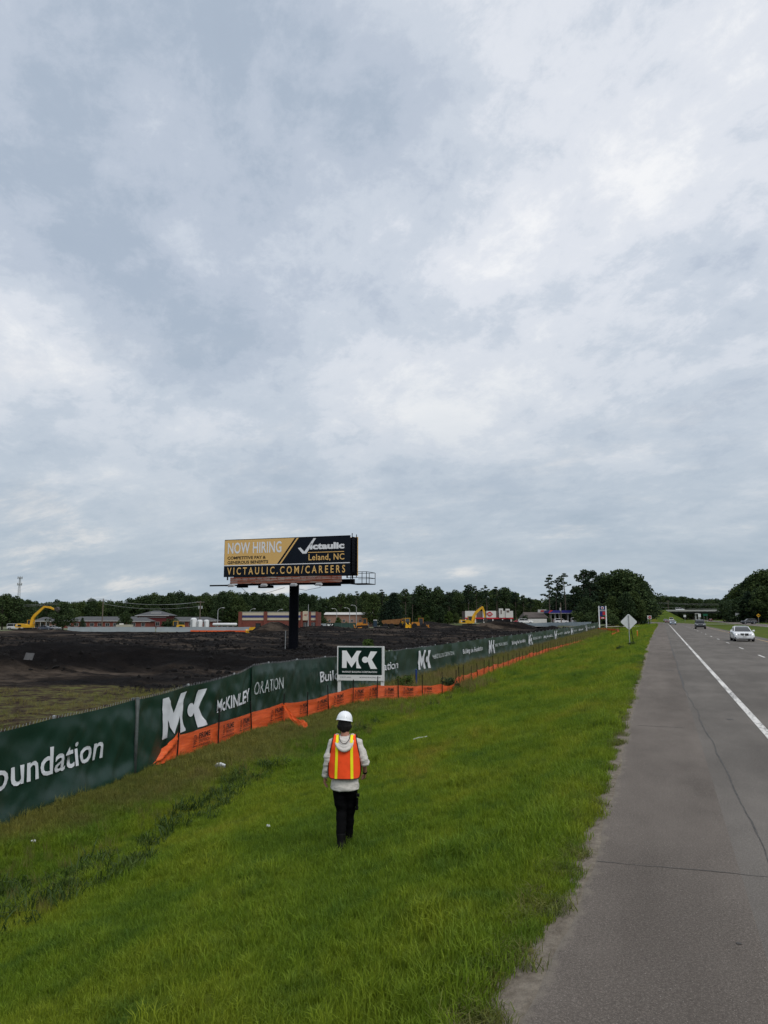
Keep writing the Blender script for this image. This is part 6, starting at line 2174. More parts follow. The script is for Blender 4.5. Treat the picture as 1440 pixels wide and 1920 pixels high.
MB().box((0, 0, (z_(0.4) + z_(6.7)) / 2), (12.0 * ks - 0.25, 0.2, 6.2 * ks)).build('emblem_panel', m_sb, PS_)
b_ = MB(); b_.lathe([(2.7 * ks, 0), (2.7 * ks, 0.05)], (0, 0, 0), 20, 'x'); o = b_.build('round_emblem', m_pw, PS_); o.rotation_euler = (0, 0, math.pi / 2); o.location = (0, -0.16, z_(3.5))
b_ = MB(); b_.lathe([(1.7 * ks, 0), (1.7 * ks, 0.05)], (0, 0, 0), 16, 'x'); o = b_.build('emblem_core', M('core_red', (0.25, 0.02, 0.05), 0.5), PS_); o.rotation_euler = (0, 0, math.pi / 2); o.location = (0, -0.20, z_(3.5))
MB().box((0, 0, (z_(7.0) + z_(9.6)) / 2), (12.0 * ks - 0.25, 0.16, 2.5 * ks)).build('name_panel', M('pale_panel', (0.30, 0.31, 0.36), 0.5), PS_)
MB().box((0, 0, (z_(10.0) + z_(19.6)) / 2), (12.0 * ks - 0.25, 0.2, 9.5 * ks)).build('price_panel', m_sb, PS_)
MB().box((2.6 * ks, -0.12, (z_(10.4) + z_(16.8)) / 2), (5.0 * ks, 0.05, 6.4 * ks)).build('red_price', m_redb, PS_)
MB().box((2.6 * ks, -0.12, (z_(17.2) + z_(19.2)) / 2), (5.0 * ks, 0.05, 1.9 * ks)).build('green_price', M('price_green', (0.03, 0.13, 0.06), 0.5), PS_)
MB().box((0, 0, (z_(20.4) + z_(24.2)) / 2), (12.0 * ks - 0.25, 0.16, 3.6 * ks)).build('lower_panel', m_redb, PS_)
MB().box((0, -0.10, (z_(21.6) + z_(23.0)) / 2), (5.0 * ks, 0.05, 1.3 * ks)).build('lower_strip', m_pw, PS_)

# tanks, container, trailer things beyond the fence
m_tank = M('white_tank', (0.62, 0.63, 0.64), 0.4, var=0.05, scale=0.5)
d_ = 236; k_ = d_ / F
for px, w_, h_, lb in ((363.5, 11.5, 21, 'tallest white storage tank, left of the row'), (375, 10.5, 17.5, 'middle white storage tank behind the utility pole'), (387.5, 9.5, 17.5, 'right white storage tank, short and wide')):
    t_ = thing('storage_tank', lb, 'tank', town(px, d_, -1.2), 0, 'white tanks behind the far fence')
    b_ = MB(); r_ = w_ * k_ / 2; hh = h_ * k_ + 0.35
    b_.lathe([(r_, 0.2), (r_, hh * 0.86), (r_ * 0.92, hh * 0.94), (r_ * 0.55, hh), (0.15, hh + 0.04)], (0, 0, 0), 20); b_.build('shell', m_tank, t_, smooth=40)
    b_ = MB(); b_.lathe([(r_ * 1.05, 0.0), (r_ * 1.05, 0.2)], (0, 0, 0), 20); b_.build('base_ring', m_greybr, t_)
    b_ = MB(); b_.box((0, -r_ - 0.05, hh * 0.45), (0.3, 0.05, hh * 0.8)); b_.build('ladder', m_galv, t_)
HT = thing('storage_tank', 'long white horizontal tank left of the brick parts store', 'tank', town(422, d_, -1.2), TH)
b_ = MB(); r_ = 2.6 * k_
b_.lathe([(0.1, -23 * k_), (r_ * 0.75, -22.4 * k_), (r_, -21.5 * k_), (r_, 21.5 * k_), (r_ * 0.75, 22.4 * k_), (0.1, 23 * k_)], (0, 0, 1.9), 18, 'x'); b_.build('shell', m_tank, HT, smooth=40)
for px in (-16, -5, 6, 16):
    MB().box((px * k_, 0, 0.75), (0.5, 0.9, 1.5)).build('saddle', m_greybr, HT)
CT = thing('container', 'beige shipping container behind the far fence in front of the school', 'container', town(234.5, 226, -1.2), TH)
kc = 226 / F
MB().box((0, 0, 0.95), (27 * kc, 2.4, 1.9)).build('shell', m_beige, CT)
b_ = MB()
for i in range(22):
    b_.box((-13 * kc + (i + 0.5) * 26 * kc / 22, -1.22, 0.95), (0.09, 0.05, 1.7))
b_.build('ribs', m_beige, CT, kind='stuff')
MB().box((-6 * kc, 0, 2.1), (4.5 * kc, 1.6, 0.4)).build('roof_box', m_offw, CT)

# parked vehicles by the shops
for px, d_, col, kd, lb, nm in ((985, 236, (0.6, 0.6, 0.6), 'suv', 'white pickup-like vehicle parked behind the black heap', 'parked_truck'), (976, 240, (0.35, 0.03, 0.04), 'sedan', 'red car parked behind the black heap', 'parked_car'), (1052, 244, (0.62, 0.62, 0.63), 'suv', 'white vehicle parked under the station canopy', 'parked_truck'), (1085, 246, (0.62, 0.62, 0.62), 'van', 'white van parked at the right of the station', 'parked_van'), (87, 240, (0.05, 0.06, 0.09), 'sedan', 'dark car parked by the small house on the left', 'parked_car'), (103, 242, (0.5, 0.5, 0.5), 'sedan', 'pale car parked beside the dark car by the small house', 'parked_car'), (31, 245, (0.5, 0.5, 0.5), 'van', 'pale van half hidden by trees at the left edge', 'parked_van')):
    car(nm, lb, 'car', town(px, d_, -1.1), TH + rad(90), col, kd, lit=False)
WF = thing('white_fence', 'long white board fence in front of the station shop', 'fence', town(1012, 240, -1.0), TH)
kf = 240 / F
for i in range(14):
    MB().box(((-22 + (i + 0.5) * 35 / 14) * kf, 0, 0.85), (35 / 14 * kf - 0.03, 0.06, 1.7)).build('panel', m_offw, WF)
for px in (1082, ):
    TRL = thing('trailer', 'white box trailer beside the right end of the canopy', 'trailer', town(px + 12, 236, -0.9), TH)
    MB().box((0, 0, 1.3), (10 * kf, 2.2, 1.4)).build('box', m_offw, TRL)
    for sx in (-0.6, 0.6):
        b_ = MB(); b_.lathe([(0.2, -0.1), (0.33, -0.1), (0.33, 0.1), (0.2, 0.1)], (0, 0, 0), 12, 'x'); o = b_.build('wheel', m_tyre, TRL); o.rotation_euler = (0, 0, math.pi / 2); o.location = (sx, -1.0, 0.33)

# fences closing the far side of the site: the pale inside of the same screens
m_pale = M('pale_screen', (0.30, 0.335, 0.36), 0.6, var=0.12, scale=0.5)


def far_fence(name, label, pts_, h, mat, orange=None, z0=-1.8, z1=-1.8):
    t_ = thing(name, label, 'fence', (0, 0, 0))
    zf_ = lambda q: z0 + (z1 - z0) * np.clip((q - pts_[0][0]) / (pts_[-1][0] - pts_[0][0]), 0, 1)
    for (x0, y0), (x1, y1) in zip(pts_[:-1], pts_[1:]):
        L_ = math.hypot(x1 - x0, y1 - y0); n = max(1, int(L_ / 6))
        for i in range(n):
            ax_, ay = x0 + (x1 - x0) * i / n, y0 + (y1 - y0) * i / n
            bx_, by = x0 + (x1 - x0) * (i + 1) / n, y0 + (y1 - y0) * (i + 1) / n
            U = np.linspace(0, 1, 7); V = np.linspace(0, 1, 5); UU, VV = np.meshgrid(U, V)
            X = ax_ + (bx_ - ax_) * UU; Y = ay + (by - ay) * UU
            sag = 0.12 * np.sin(np.pi * UU)
            Z = zf_(X) + (h + 0.15) * VV - sag * VV * 0.5 + 0.08 * fbm(X / 3, Y / 3, 401, 2) * VV
            o = grid_obj('screen_panel', X + 0.12 * fbm(UU * 3, VV * 3 + i, 403, 2), Y, Z, mat); o.parent = t_
            MB().tube([(ax_, ay + 0.08, zf_(ax_) - 0.3), (ax_, ay + 0.08, zf_(ax_) + 0.13 + h)], 0.04, 6).build('post', m_galv, t_)
            if orange and R.random() < orange:
                b_ = MB(); b_.add([(ax_, ay - 0.5, zf_(ax_) - 0.1), (bx_, by - 0.5, zf_(bx_) - 0.1), (bx_, by - 0.5, zf_(bx_) + 0.42), (ax_, ay - 0.5, zf_(ax_) + 0.48)], [(0, 1, 2, 3)]); b_.build('orange_strip', m_net, t_)
    return t_


P_ = lambda px, d: gxy(px, d)
far_fence('site_fence', 'pale screened fence along the far left side of the site', [P_(128, 209), P_(215, 208), P_(292, 207)], 1.25, m_pale)
far_fence('site_fence', 'pale screened fence with orange netting along its foot left of the bulldozer', [P_(294, 207), P_(360, 206.5), P_(425, 206), P_(470, 205)], 1.25, m_pale, 0.9)
far_fence('site_fence', 'pale slumped screen fence just right of the billboard post', [P_(597, 262), P_(604, 266), P_(612, 268)], 1.7, m_pale)
far_fence('site_fence', 'pale blue-grey screened fence closing the right end of the site', [P_(985, 212), P_(1030, 203), P_(1070, 193), P_(1108, 184)], 1.75, M('pale_screen_blue', (0.27, 0.315, 0.335), 0.55, var=0.15, scale=0.4), 0.12, -1.3, -0.75)
DF = thing('banner_fence', 'short dark green fence banner with a white M and K mark beneath the tan warehouse', 'fence', town(634, 281, -1.2), TH)
kb = 281 / F
for a, e in ((613, 627), (627, 641), (641, 656), (656, 668)):
    MB().box((((a + e) / 2 - 634) * kb, 0, 1.05), ((e - a) * kb - 0.03, 0.06, 1.9)).build('banner', m_dgreen if a < 620 else m_green2, DF)
flat_text(mk_geo(), (614.3 - 634) * kb, (625 - 634) * kb, 0.45, 1.65, -0.05, 'printed_mark', m_white_b, DF)
for px in (613, 627, 641, 656, 668):
    MB().tube([((px - 634) * kb, 0.08, -0.2), ((px - 634) * kb, 0.08, 2.1)], 0.05, 6).build('post', m_galv, DF)
PT_ = thing('portable_toilet', 'dark blue portable toilet between the orange bulldozer and the evergreen', 'toilet', town(703.5, 226, -1.1), TH)
MB().box((0, 0, 1.0), (1.15, 1.15, 2.0)).build('cabin', M('dark_blue_plastic', (0.015, 0.03, 0.045), 0.5), PT_)
b_ = MB(); b_.prism([(-0.62, 2.0), (0.62, 2.0), (0.5, 2.2), (-0.5, 2.2)], -0.6, 0.6); b_.build('roof', m_offw, PT_)
MB().box((0, -0.59, 0.95), (0.75, 0.04, 1.75)).build('door', M('door_blue', (0.02, 0.04, 0.06), 0.5), PT_)
DM = thing('material_pile', 'dark stack of pipes lying beside the muddy dump truck', 'pipes', site(715, 207), TH)
for i in range(5):
    b_ = MB(); b_.tube([(-2.2, 0.3 * (i % 3), 0.18 + 0.33 * (i // 3)), (2.0, 0.3 * (i % 3), 0.18 + 0.33 * (i // 3))], 0.17, 8); b_.build('pipe', m_blkp, DM)

# ------------------------------------------------------------------ poles, wires, mast
m_pole = M('grey_pole', (0.33, 0.34, 0.34), 0.5, 0.3, var=0.1)
m_timber = M('timber_pole', (0.13, 0.105, 0.085), 0.85, var=0.25, scale=3)


def lamp(px, ytop, d, side, label):
    b0_ = town(px, d, -1.16)
    h_ = at(px, ytop, d).z - b0_.z
    t_ = thing('street_lamp', label, 'street lamp', b0_, TH, 'curved street lamps')
    MB().tube([(0, 0, 0), (0, 0, h_ - 0.9)], [0.16, 0.11], 8).build('pole', m_pole, t_)
    MB().tube([(0, 0, h_ - 0.95), (side * 0.3, 0, h_ - 0.4), (side * 0.9, 0, h_ - 0.05), (side * 1.6, 0, h_)], [0.09, 0.08, 0.07, 0.06], 8).build('arm', m_pole, t_)
    MB().box((side * 1.75, 0, h_ + 0.0), (0.8, 0.34, 0.16), top=0.7).build('lamp_head', M('lamp_head_grey', (0.42, 0.43, 0.44), 0.4), t_)


lamp(408.3, 1139.5, 240, 1, 'curved street lamp standing over the horizontal white tank')
lamp(468.5, 1141.5, 285, 1, 'curved street lamp just showing behind the left end of the parts store')
lamp(520, 1142.5, 285, 1, 'curved street lamp showing above the middle of the parts store roof')
lamp(631.5, 1141, 300, -1, 'dim street lamp at the left part of the tan warehouse')
lamp(655.5, 1139.5, 290, -1, 'curved street lamp in the middle of the tan warehouse front')
lamp(668.2, 1134.5, 280, -1, 'tallest curved street lamp at the right part of the tan warehouse')
FPL = thing('flag_pole', 'plain pale pole in front of the parts store entrance', 'pole', town(578, 246), TH)
MB().tube([(0, 0, 0), (0, 0, 46 * 246 / F)], [0.17, 0.09], 8).build('pole', m_pole, FPL)
MB().lathe([(0.02, 46 * 246 / F), (0.14, 46 * 246 / F + 0.1), (0.02, 46 * 246 / F + 0.22)], (0, 0, 0), 8).build('finial', m_pole, FPL)


def utility(px, ytop, d, label, arms=True, drums=0, zb=-1.16):
    b0_ = town(px, d)
    h_ = at(px, ytop, d).z - b0_.z
    t_ = thing('utility_pole', label, 'utility pole', b0_, TH + rad(20))
    MB().tube([(0, 0, -0.3), (0, 0, h_)], [0.20, 0.13], 8).build('pole', m_timber, t_)
    if arms:
        o = MB().box((0, -0.16, h_ - 0.5), (2.4, 0.12, 0.14)).build('crossarm', m_timber, t_)
        for x in (-1.1, -0.4, 0.4, 1.1):
            MB().lathe([(0.05, 0), (0.07, 0.1), (0.03, 0.22)], (x, -0.16, h_ - 0.43), 8).build('insulator', m_pole, o)
    for i in range(drums):
        b_ = MB(); b_.lathe([(0.05, 0), (0.26, 0.03), (0.28, 0.5), (0.26, 0.9), (0.05, 0.95)], ((-0.45, 0.45, 0)[i], -0.3, h_ - 2.6), 12); b_.build('transformer', m_pole, t_, smooth=40)
    return t_, h_


u1, h1 = utility(374.8, 1126.5, 238, 'utility pole with transformers in front of the white tanks', True, 2)
u2, h2 = utility(192, 1122.5, 250, 'thin utility pole before the woods above the school roof')
u3, h3 = utility(1052, 1130, 240, 'pale utility pole at the filling station canopy', False, 1, -0.9)
u4, h4 = utility(1254, 1126, 520, 'utility pole beside the left end of the overpass', True, 0, 1.0)


def wires(label, a, e, sag, offs):
    t_ = thing('power_line', label, 'power line', (0, 0, 0))
    for o_ in offs:
        pts_ = []
        for i in range(13):
            u = i / 12
            p = Vector(a).lerp(Vector(e), u); p.z += o_[1] - sag * 4 * u * (1 - u); p.x += o_[0]
            pts_.append(p)
        MB().tube(pts_, 0.035, 4).build('wire', m_pole, t_)


t1_ = Vector(u1.location) + Vector((0, 0, h1 - 0.3)); t2_ = Vector(u2.location) + Vector((0, 0, h2 - 0.3))
wires('wires strung from the transformer pole to the thin pole on the left', t1_, t2_, 1.3, [(-0.5, 0), (0.5, 0), (0, -1.4)])
wires('wires running out of the picture on the left above the school', t2_, at(-80, 1138, 255), 1.0, [(-0.5, 0), (0.5, 0.5)])
wires('wires crossing above the overpass', at(1200, 1129, 530), at(1400, 1133, 560), 1.2, [(0, 0), (0, -2.6), (0, 0.8)])

MA = thing('radio_mast', 'thin lattice radio mast above the trees at the far left', 'mast', town(32.5, 700, -1.5), TH)
hm = at(32.5, 1081, 700).z + 1.5
b_ = MB(); km = 700 / F
for a in (0, 2.09, 4.19):
    b_.tube([(2.2 * math.cos(a), 2.2 * math.sin(a), 0), (0.7 * math.cos(a), 0.7 * math.sin(a), hm)], 0.17, 4)
for i in range(24):
    f0, f1 = i / 24, (i + 1) / 24
    r0, r1 = 2.2 - 1.5 * f0, 2.2 - 1.5 * f1
    for q in range(3):
        a, e = 2.09 * q, 2.09 * (q + 1)
        b_.bar((r0 * math.cos(a), r0 * math.sin(a), hm * f0), (r1 * math.cos(e), r1 * math.sin(e), hm * f1), 0.14)
b_.build('lattice', m_pole, MA)
for z in (hm - 0.5, hm - 13 * km):
    b_ = MB()
    for q in range(6):
        a = q * 1.047
        b_.box((2.0 * math.cos(a), 2.0 * math.sin(a), z), (0.5, 0.5, 2.4))
    b_.lathe([(2.2, z - 0.15), (2.2, z + 0.15)], (0, 0, 0), 10); b_.build('antenna_array', m_pole, MA)

# ------------------------------------------------------------------ overpass and highway signs
m_deck = M('bridge_concrete', (0.36, 0.36, 0.345), 0.8, var=0.1, scale=0.2)
m_girder = M('bridge_girder', (0.045, 0.05, 0.05), 0.8, var=0.15)
OV = thing('overpass', 'concrete overpass crossing the highway in the distance', 'bridge', (4.6, 500, 0), rad(-3))
zD = 5.85
MB().box((20, 0, zD), (44, 9.5, 0.45)).build('deck', m_deck, OV)
for y in (-4.7, 4.7):
    MB().box((20, y, zD + 0.45), (44, 0.3, 0.95)).build('parapet', m_deck, OV)
for y in (-3.4, -1.2, 1.2, 3.4):
    MB().box((20, y, zD - 0.72), (43.6, 0.5, 1.0)).build('girder', m_girder, OV)
for x in (13.2, 15.0):
    for y in (-3.0, 0, 3.0):
        MB().lathe([(0.5, -0.5), (0.5, zD - 1.6)], (x + 1.5, y, 0), 12).build('pier', m_deck, OV)
MB().box((15.6, 0, zD - 1.45), (2.6, 9, 0.5)).build('pier_cap', m_deck, OV)
car('bridge_van', 'white van on the overpass deck', 'van', (10.5, 498, 6.1), rad(88), (0.66, 0.67, 0.68), 'van', lit=False)
xs_ = np.linspace(-70, 14, 50); ys_ = np.linspace(455, 545, 24)
XX, YY = np.meshgrid(xs_, ys_)
hh = 6.6 * np.clip((14 - XX) / 12, 0, 1) * np.clip(1 - np.maximum(0, np.abs(YY - 500) - 7) / 30, 0, 1) ** 0.9 + 0.2 * fbm(XX / 6, YY / 6, 411, 3)
hh = np.where(hh > 0.05, hh, -0.5) - 0.05
grid_obj('bridge_embankment', XX, YY, hh, m_med, kind='structure', label='grassy embankment at the left end of the overpass')
xs_ = np.linspace(36, 130, 40)
XX, YY = np.meshgrid(xs_, ys_)
hh = 6.2 * np.clip((XX - 37) / 12, 0, 1) * np.clip(1 - np.maximum(0, np.abs(YY - 500) - 7) / 30, 0, 1) ** 0.9 - 0.1
grid_obj('bridge_embankment', XX, YY, hh, m_med, kind='structure', label='grassy embankment at the right end of the overpass')

m_signw = M('sign_white', (0.62, 0.63, 0.63), 0.5, var=0.05)
m_signg = M('sign_green', (0.012, 0.11, 0.06), 0.5, var=0.05)
m_signy = M('sign_yellow', (0.62, 0.32, 0.015), 0.5, var=0.05)


def sign(name, label, px, yc, d, w_, h_, mat, posts=2, shape='rect'):
    c_ = at(px, yc, d)
    t_ = thing(name, label, 'road sign', (c_.x, c_.y, 0.0), 0)
    k = d / F; W2, H2 = w_ * k, h_ * k
    z = c_.z
    if shape == 'rect':
        MB().box((0, 0, z), (W2, 0.06, H2)).build('sign_face', mat, t_)
    else:
        MB().prism([(-W2 / 2, z), (0, z - H2 / 2), (W2 / 2, z), (0, z + H2 / 2)], -0.03, 0.03).build('sign_face', mat, t_)
    for i in range(posts):
        x = 0 if posts == 1 else (-0.32 + 0.64 * i) * W2
        MB().box((x, 0.08, z / 2 + H2 * 0.2 - 0.2), (0.12, 0.09, z + H2 * 0.4 + 0.3)).build('post', m_galv, t_)
    return t_, z, W2, H2


t_, z, W2, H2 = sign('warning_sign', 'orange-yellow diamond sign with a dark arrow beyond the far carriageway', 1422, 1154, 285, 7.2, 7.2, m_signy, 1, 'diamond')
b_ = MB(); b_.prism([(-0.35, z - 0.12), (0.15, z - 0.12), (0.15, z - 0.32), (0.5, z), (0.15, z + 0.32), (0.15, z + 0.12), (-0.35, z + 0.12)], -0.05, -0.035); b_.build('arrow', m_blkp, t_)
t_, z, W2, H2 = sign('highway_sign', 'plain white rectangular sign beside the green sign at the right trees', 1382.3, 1153, 330, 6.2, 7.2, m_signw)
t_, z, W2, H2 = sign('highway_sign', 'dark green sign just left of the plain white rectangular sign', 1372.5, 1152.5, 345, 7, 5, m_signg)
MB().box((0, -0.05, z), (W2 * 0.6, 0.03, H2 * 0.3)).build('legend', m_signw, t_)
t_, z, W2, H2 = sign('highway_sign', 'small white sign standing alone in the median near the overpass pier', 1311.5, 1154, 330, 4.6, 6, m_signw)
t_, z, W2, H2 = sign('highway_sign', 'green median sign to the right of the small white sign', 1322.5, 1153.0, 360, 8, 4, m_signg)
t_, z, W2, H2 = sign('highway_sign', 'pale square sign low in the median left of the overpass pier', 1284, 1155, 400, 4.2, 4.2, m_signw, 1)
t_, z, W2, H2 = sign('entry_sign', 'white sign with a red disc at the side road before the left woods', 1217.5, 1157.5, 235, 7.5, 6.6, m_signw)
b_ = MB(); b_.lathe([(0.42, 0), (0.42, 0.04)], (0, 0, 0), 18, 'x'); o = b_.build('red_disc', m_redb, t_); o.rotation_euler = (0, 0, math.pi / 2); o.location = (0.1, -0.075, z)
MB().box((0.1, -0.09, z), (0.5, 0.02, 0.12)).build('white_bar', m_signw, t_)

# ------------------------------------------------------------------ trees
def tree_mat(name, a, b_, c_):
    m, t, b, P = pos_mat(name)
    g = nd(t, 'ShaderNodeNewGeometry'); oi = nd(t, 'ShaderNodeObjectInfo')
    col = ramp_(t, g.outputs['Random Per Island'], [(0.0, a), (0.6, b_), (1.0, c_)])
    col = mixc(t, 1.0, col, ramp_(t, oi.outputs['Random'], [(0.0, (0.72, 0.78, 0.85)), (0.5, (1, 1, 1)), (1.0, (1.35, 1.25, 1.0))]), 'MULTIPLY')
    t.links.new(col, b.inputs['Base Color']); b.inputs['Roughness'].default_value = 0.7; b.inputs['Specular IOR Level'].default_value = 0.12
    tr = nd(t, 'ShaderNodeBsdfTranslucent'); t.links.new(col, tr.inputs['Color'])
    mx = nd(t, 'ShaderNodeMixShader'); mx.inputs[0].default_value = 0.22
    t.links.new(b.outputs[0], mx.inputs[1]); t.links.new(tr.outputs[0], mx.inputs[2])
    t.links.new(mx.outputs[0], t.nodes['Material Output'].inputs['Surface'])
    return m


m_leaf = tree_mat('broad_leaf', (0.028, 0.050, 0.020), (0.043, 0.070, 0.027), (0.068, 0.095, 0.034))
m_pine = tree_mat('pine_needle', (0.016, 0.032, 0.018), (0.026, 0.046, 0.025), (0.040, 0.064, 0.031))
m_young = tree_mat('young_leaf', (0.045, 0.075, 0.018), (0.065, 0.105, 0.024), (0.09, 0.13, 0.03))
m_bark = M('bark', (0.085, 0.068, 0.055), 0.9, var=0.3, scale=3, stretch=(1, 1, 0.3))


def leaf_mesh(clumps, size, seed, mat, name='crown'):
    """many small leaf sprays spread through the clumps"""
    rs_ = np.random.RandomState(seed)
    cs = []
    for c_, r_, n in clumps:
        d_ = rs_.normal(size=(n, 3)); d_ /= np.linalg.norm(d_, axis=1)[:, None]
        q = rs_.uniform(0.35, 1.0, n) ** 0.5
        cs.append(np.asarray(c_)[None, :] + d_ * q[:, None] * np.asarray(r_)[None, :])
    P_ = np.concatenate(cs); n = len(P_)
    a = rs_.normal(size=(n, 3)); a[:, 2] *= 0.7; a /= np.linalg.norm(a, axis=1)[:, None]
    b_ = np.cross(a, rs_.normal(size=(n, 3))); b_ /= np.linalg.norm(b_, axis=1)[:, None]
    s_ = size * rs_.uniform(0.6, 1.3, n)[:, None]
    v = np.stack([P_ - a * s_ * 0.6, P_ + b_ * s_ * 0.45, P_ + a * s_ * 0.7, P_ - b_ * s_ * 0.40], 1).reshape(-1, 3)
    me = bpy.data.meshes.new(name)
    me.vertices.add(4 * n); me.vertices.foreach_set('co', v.ravel())
    me.loops.add(4 * n); me.loops.foreach_set('vertex_index', np.arange(4 * n, dtype=np.int32))
    me.polygons.add(n); me.polygons.foreach_set('loop_start', np.arange(0, 4 * n, 4, dtype=np.int32))
    me.update(calc_edges=True); me.materials.append(mat)
    return me


def mesh_of(mb, name, mat):
    o = mb.build(name, mat); me = o.data; bpy.data.objects.remove(o)
    return me


def broad(seed, H=16.0, spread=1.0, low=0.16, leaf=0.55, mat=None):
    r = random.Random(seed); cl_ = []
    n = 46
    for i in range(n):
        u = (i + 0.5) / n
        z = H * (low + (0.93 - low) * u)
        prof = math.sin(math.pi * min(1, (u * 0.86 + 0.14)) ** 0.85) ** 0.7
        R_ = H * 0.30 * spread * prof * r.uniform(0.35, 1.05)
        a = i * 2.39996 + r.uniform(-0.4, 0.4)
        rr_ = H * r.uniform(0.075, 0.135)
        cl_.append(((R_ * math.cos(a), R_ * math.sin(a), z), (rr_ * 1.1, rr_ * 1.1, rr_ * 0.8), int(80 * (rr_ / (H * 0.1)) ** 2)))
    cm = leaf_mesh(cl_, leaf * H / 16, seed, mat or m_leaf)
    mb = MB()
    mb.tube([(0, 0, -0.5), (0.1, 0, H * 0.2), (r.uniform(-.3, .3), r.uniform(-.3, .3), H * 0.5), (r.uniform(-.5, .5), r.uniform(-.5, .5), H * 0.82)], [H * 0.022, H * 0.017, H * 0.011, H * 0.003], 7)
    for i in range(8):
        c_ = cl_[6 + i * 5][0]
        mb.tube([(0, 0, c_[2] * 0.62), (c_[0] * 0.5, c_[1] * 0.5, c_[2] * 0.85), c_], [H * 0.008, H * 0.005, H * 0.002], 5)
    return mesh_of(mb, 'trunk', m_bark), cm


def pine(seed, H=21.0, base=0.5, dens=1.0, thin=1.0):
    r = random.Random(seed); cl_ = []
    mb = MB()
    lean = (r.uniform(-.5, .5), r.uniform(-.5, .5))
    mb.tube([(0, 0, -0.5), (lean[0] * 0.3, lean[1] * 0.3, H * 0.4), (lean[0], lean[1], H * 0.93)], [H * 0.0135, H * 0.010, H * 0.0035], 7)
    n = int(24 * dens)
    for i in range(n):
        u = (i + r.random() * 0.7) / n
        z = H * (base + (0.96 - base) * u)
        R_ = H * 0.165 * (1.0 - 0.62 * u ** 1.6) * r.uniform(0.35, 1.1)
        a = r.uniform(0, 6.283)
        c_ = (lean[0] * u + R_ * math.cos(a), lean[1] * u + R_ * math.sin(a), z + R_ * 0.22)
        rr_ = H * r.uniform(0.040, 0.072) * thin
        cl_.append((c_, (rr_ * 1.25, rr_ * 1.25, rr_ * 0.62 * thin), int(95 * (rr_ / (H * 0.055)) ** 2)))
        mb.tube([(lean[0] * u, lean[1] * u, z - R_ * 0.15), (c_[0] * 0.6, c_[1] * 0.6, z), c_], [H * 0.004, H * 0.003, H * 0.001], 4)
    for i in range(3):      # dead stubs below the crown
        a = r.uniform(0, 6.28); z = H * r.uniform(0.3, base)
        mb.tube([(0, 0, z), (math.cos(a) * 1.2, math.sin(a) * 1.2, z + 0.3)], [0.06, 0.02], 4)
    return mesh_of(mb, 'trunk', m_bark), leaf_mesh(cl_, 0.50, seed + 99, m_pine)


def cone(seed, H=14.0, mat=None):
    r = random.Random(seed); cl_ = []
    for i in range(44):
        u = (i + 0.5) / 44
        z = H * (0.08 + 0.88 * u); R_ = H * 0.30 * (1 - u) ** 0.75 * r.uniform(0.4, 1.0); a = i * 2.4 + r.uniform(-.3, .3)
        rr_ = H * (0.115 - 0.06 * u) * r.uniform(0.8, 1.2)
        cl_.append(((R_ * math.cos(a), R_ * math.sin(a), z), (rr_ * 1.2, rr_ * 1.2, rr_ * 0.6), int(75 * (1.2 - 0.6 * u))))
    mb = MB(); mb.tube([(0, 0, -0.4), (0, 0, H * 0.9)], [H * 0.02, H * 0.004], 7)
    return mesh_of(mb, 'trunk', m_bark), leaf_mesh(cl_, 0.5 * H / 14, seed, mat or m_pine)


def bush(seed, H=3.0, mat=None, leaf=0.16):
    r = random.Random(seed); cl_ = []
    for i in range(16):
        a = r.uniform(0, 6.28); R_ = H * 0.36 * math.sqrt(r.random()); z = H * r.uniform(0.2, 0.8)
        rr_ = H * r.uniform(0.14, 0.24)
        cl_.append(((R_ * math.cos(a), R_ * math.sin(a), z), (rr_, rr_, rr_ * 0.85), 70))
    mb = MB()
    for i in range(4):
        c_ = cl_[i][0]; mb.tube([(0, 0, -0.1), c_], [H * 0.02, H * 0.008], 5)
    return mesh_of(mb, 'stem', m_bark), leaf_mesh(cl_, leaf * H / 3 * 1.4, seed, mat or m_leaf)


BROAD = [broad(s, spread=sp) for s, sp in ((1, 1.0), (2, 1.15), (3, 0.85), (4, 1.05), (5, 0.95), (6, 1.2))]
PINES = [pine(s, base=b_, dens=de, thin=0.74 if de < 0.7 else 1.0) for s, b_, de in ((11, 0.52, 0.62), (12, 0.55, 0.8), (13, 0.48, 1.0), (14, 0.40, 1.1), (15, 0.56, 0.58))]
CONES = [cone(21), cone(22)]
BUSH = [bush(31), bush(32), bush(33, mat=m_young)]
YOUNG = [broad(41, H=6.0, low=0.14, leaf=0.7, mat=m_young), broad(42, H=6.0, low=0.12, leaf=0.7)]
HB = {'broad': 16.0, 'pine': 21.0, 'cone': 14.0, 'bush': 3.0, 'young': 6.0}
KIND_ = {'broad': BROAD, 'pine': PINES, 'cone': CONES, 'bush': BUSH, 'young': YOUNG}
NAME_ = {'broad': 'broadleaf_tree', 'pine': 'pine_tree', 'cone': 'evergreen_tree', 'bush': 'shrub', 'young': 'young_tree'}


LOG = []


def plant(kind, loc, h, label, group=None, wide=1.0, var=None, cat=None):
    vs = KIND_[kind]; tm, cm = vs[R.randrange(len(vs)) if var is None else var]
    t_ = thing(NAME_[kind], label, cat or ('shrub' if kind == 'bush' else 'tree'), loc, R.uniform(0, 6.28), group)
    s_ = h / HB[kind]; t_.scale = (s_ * wide, s_ * wide, s_)
    put('stem' if kind == 'bush' else 'trunk', tm, t_); put('foliage' if kind == 'bush' else 'crown', cm, t_)
    return t_


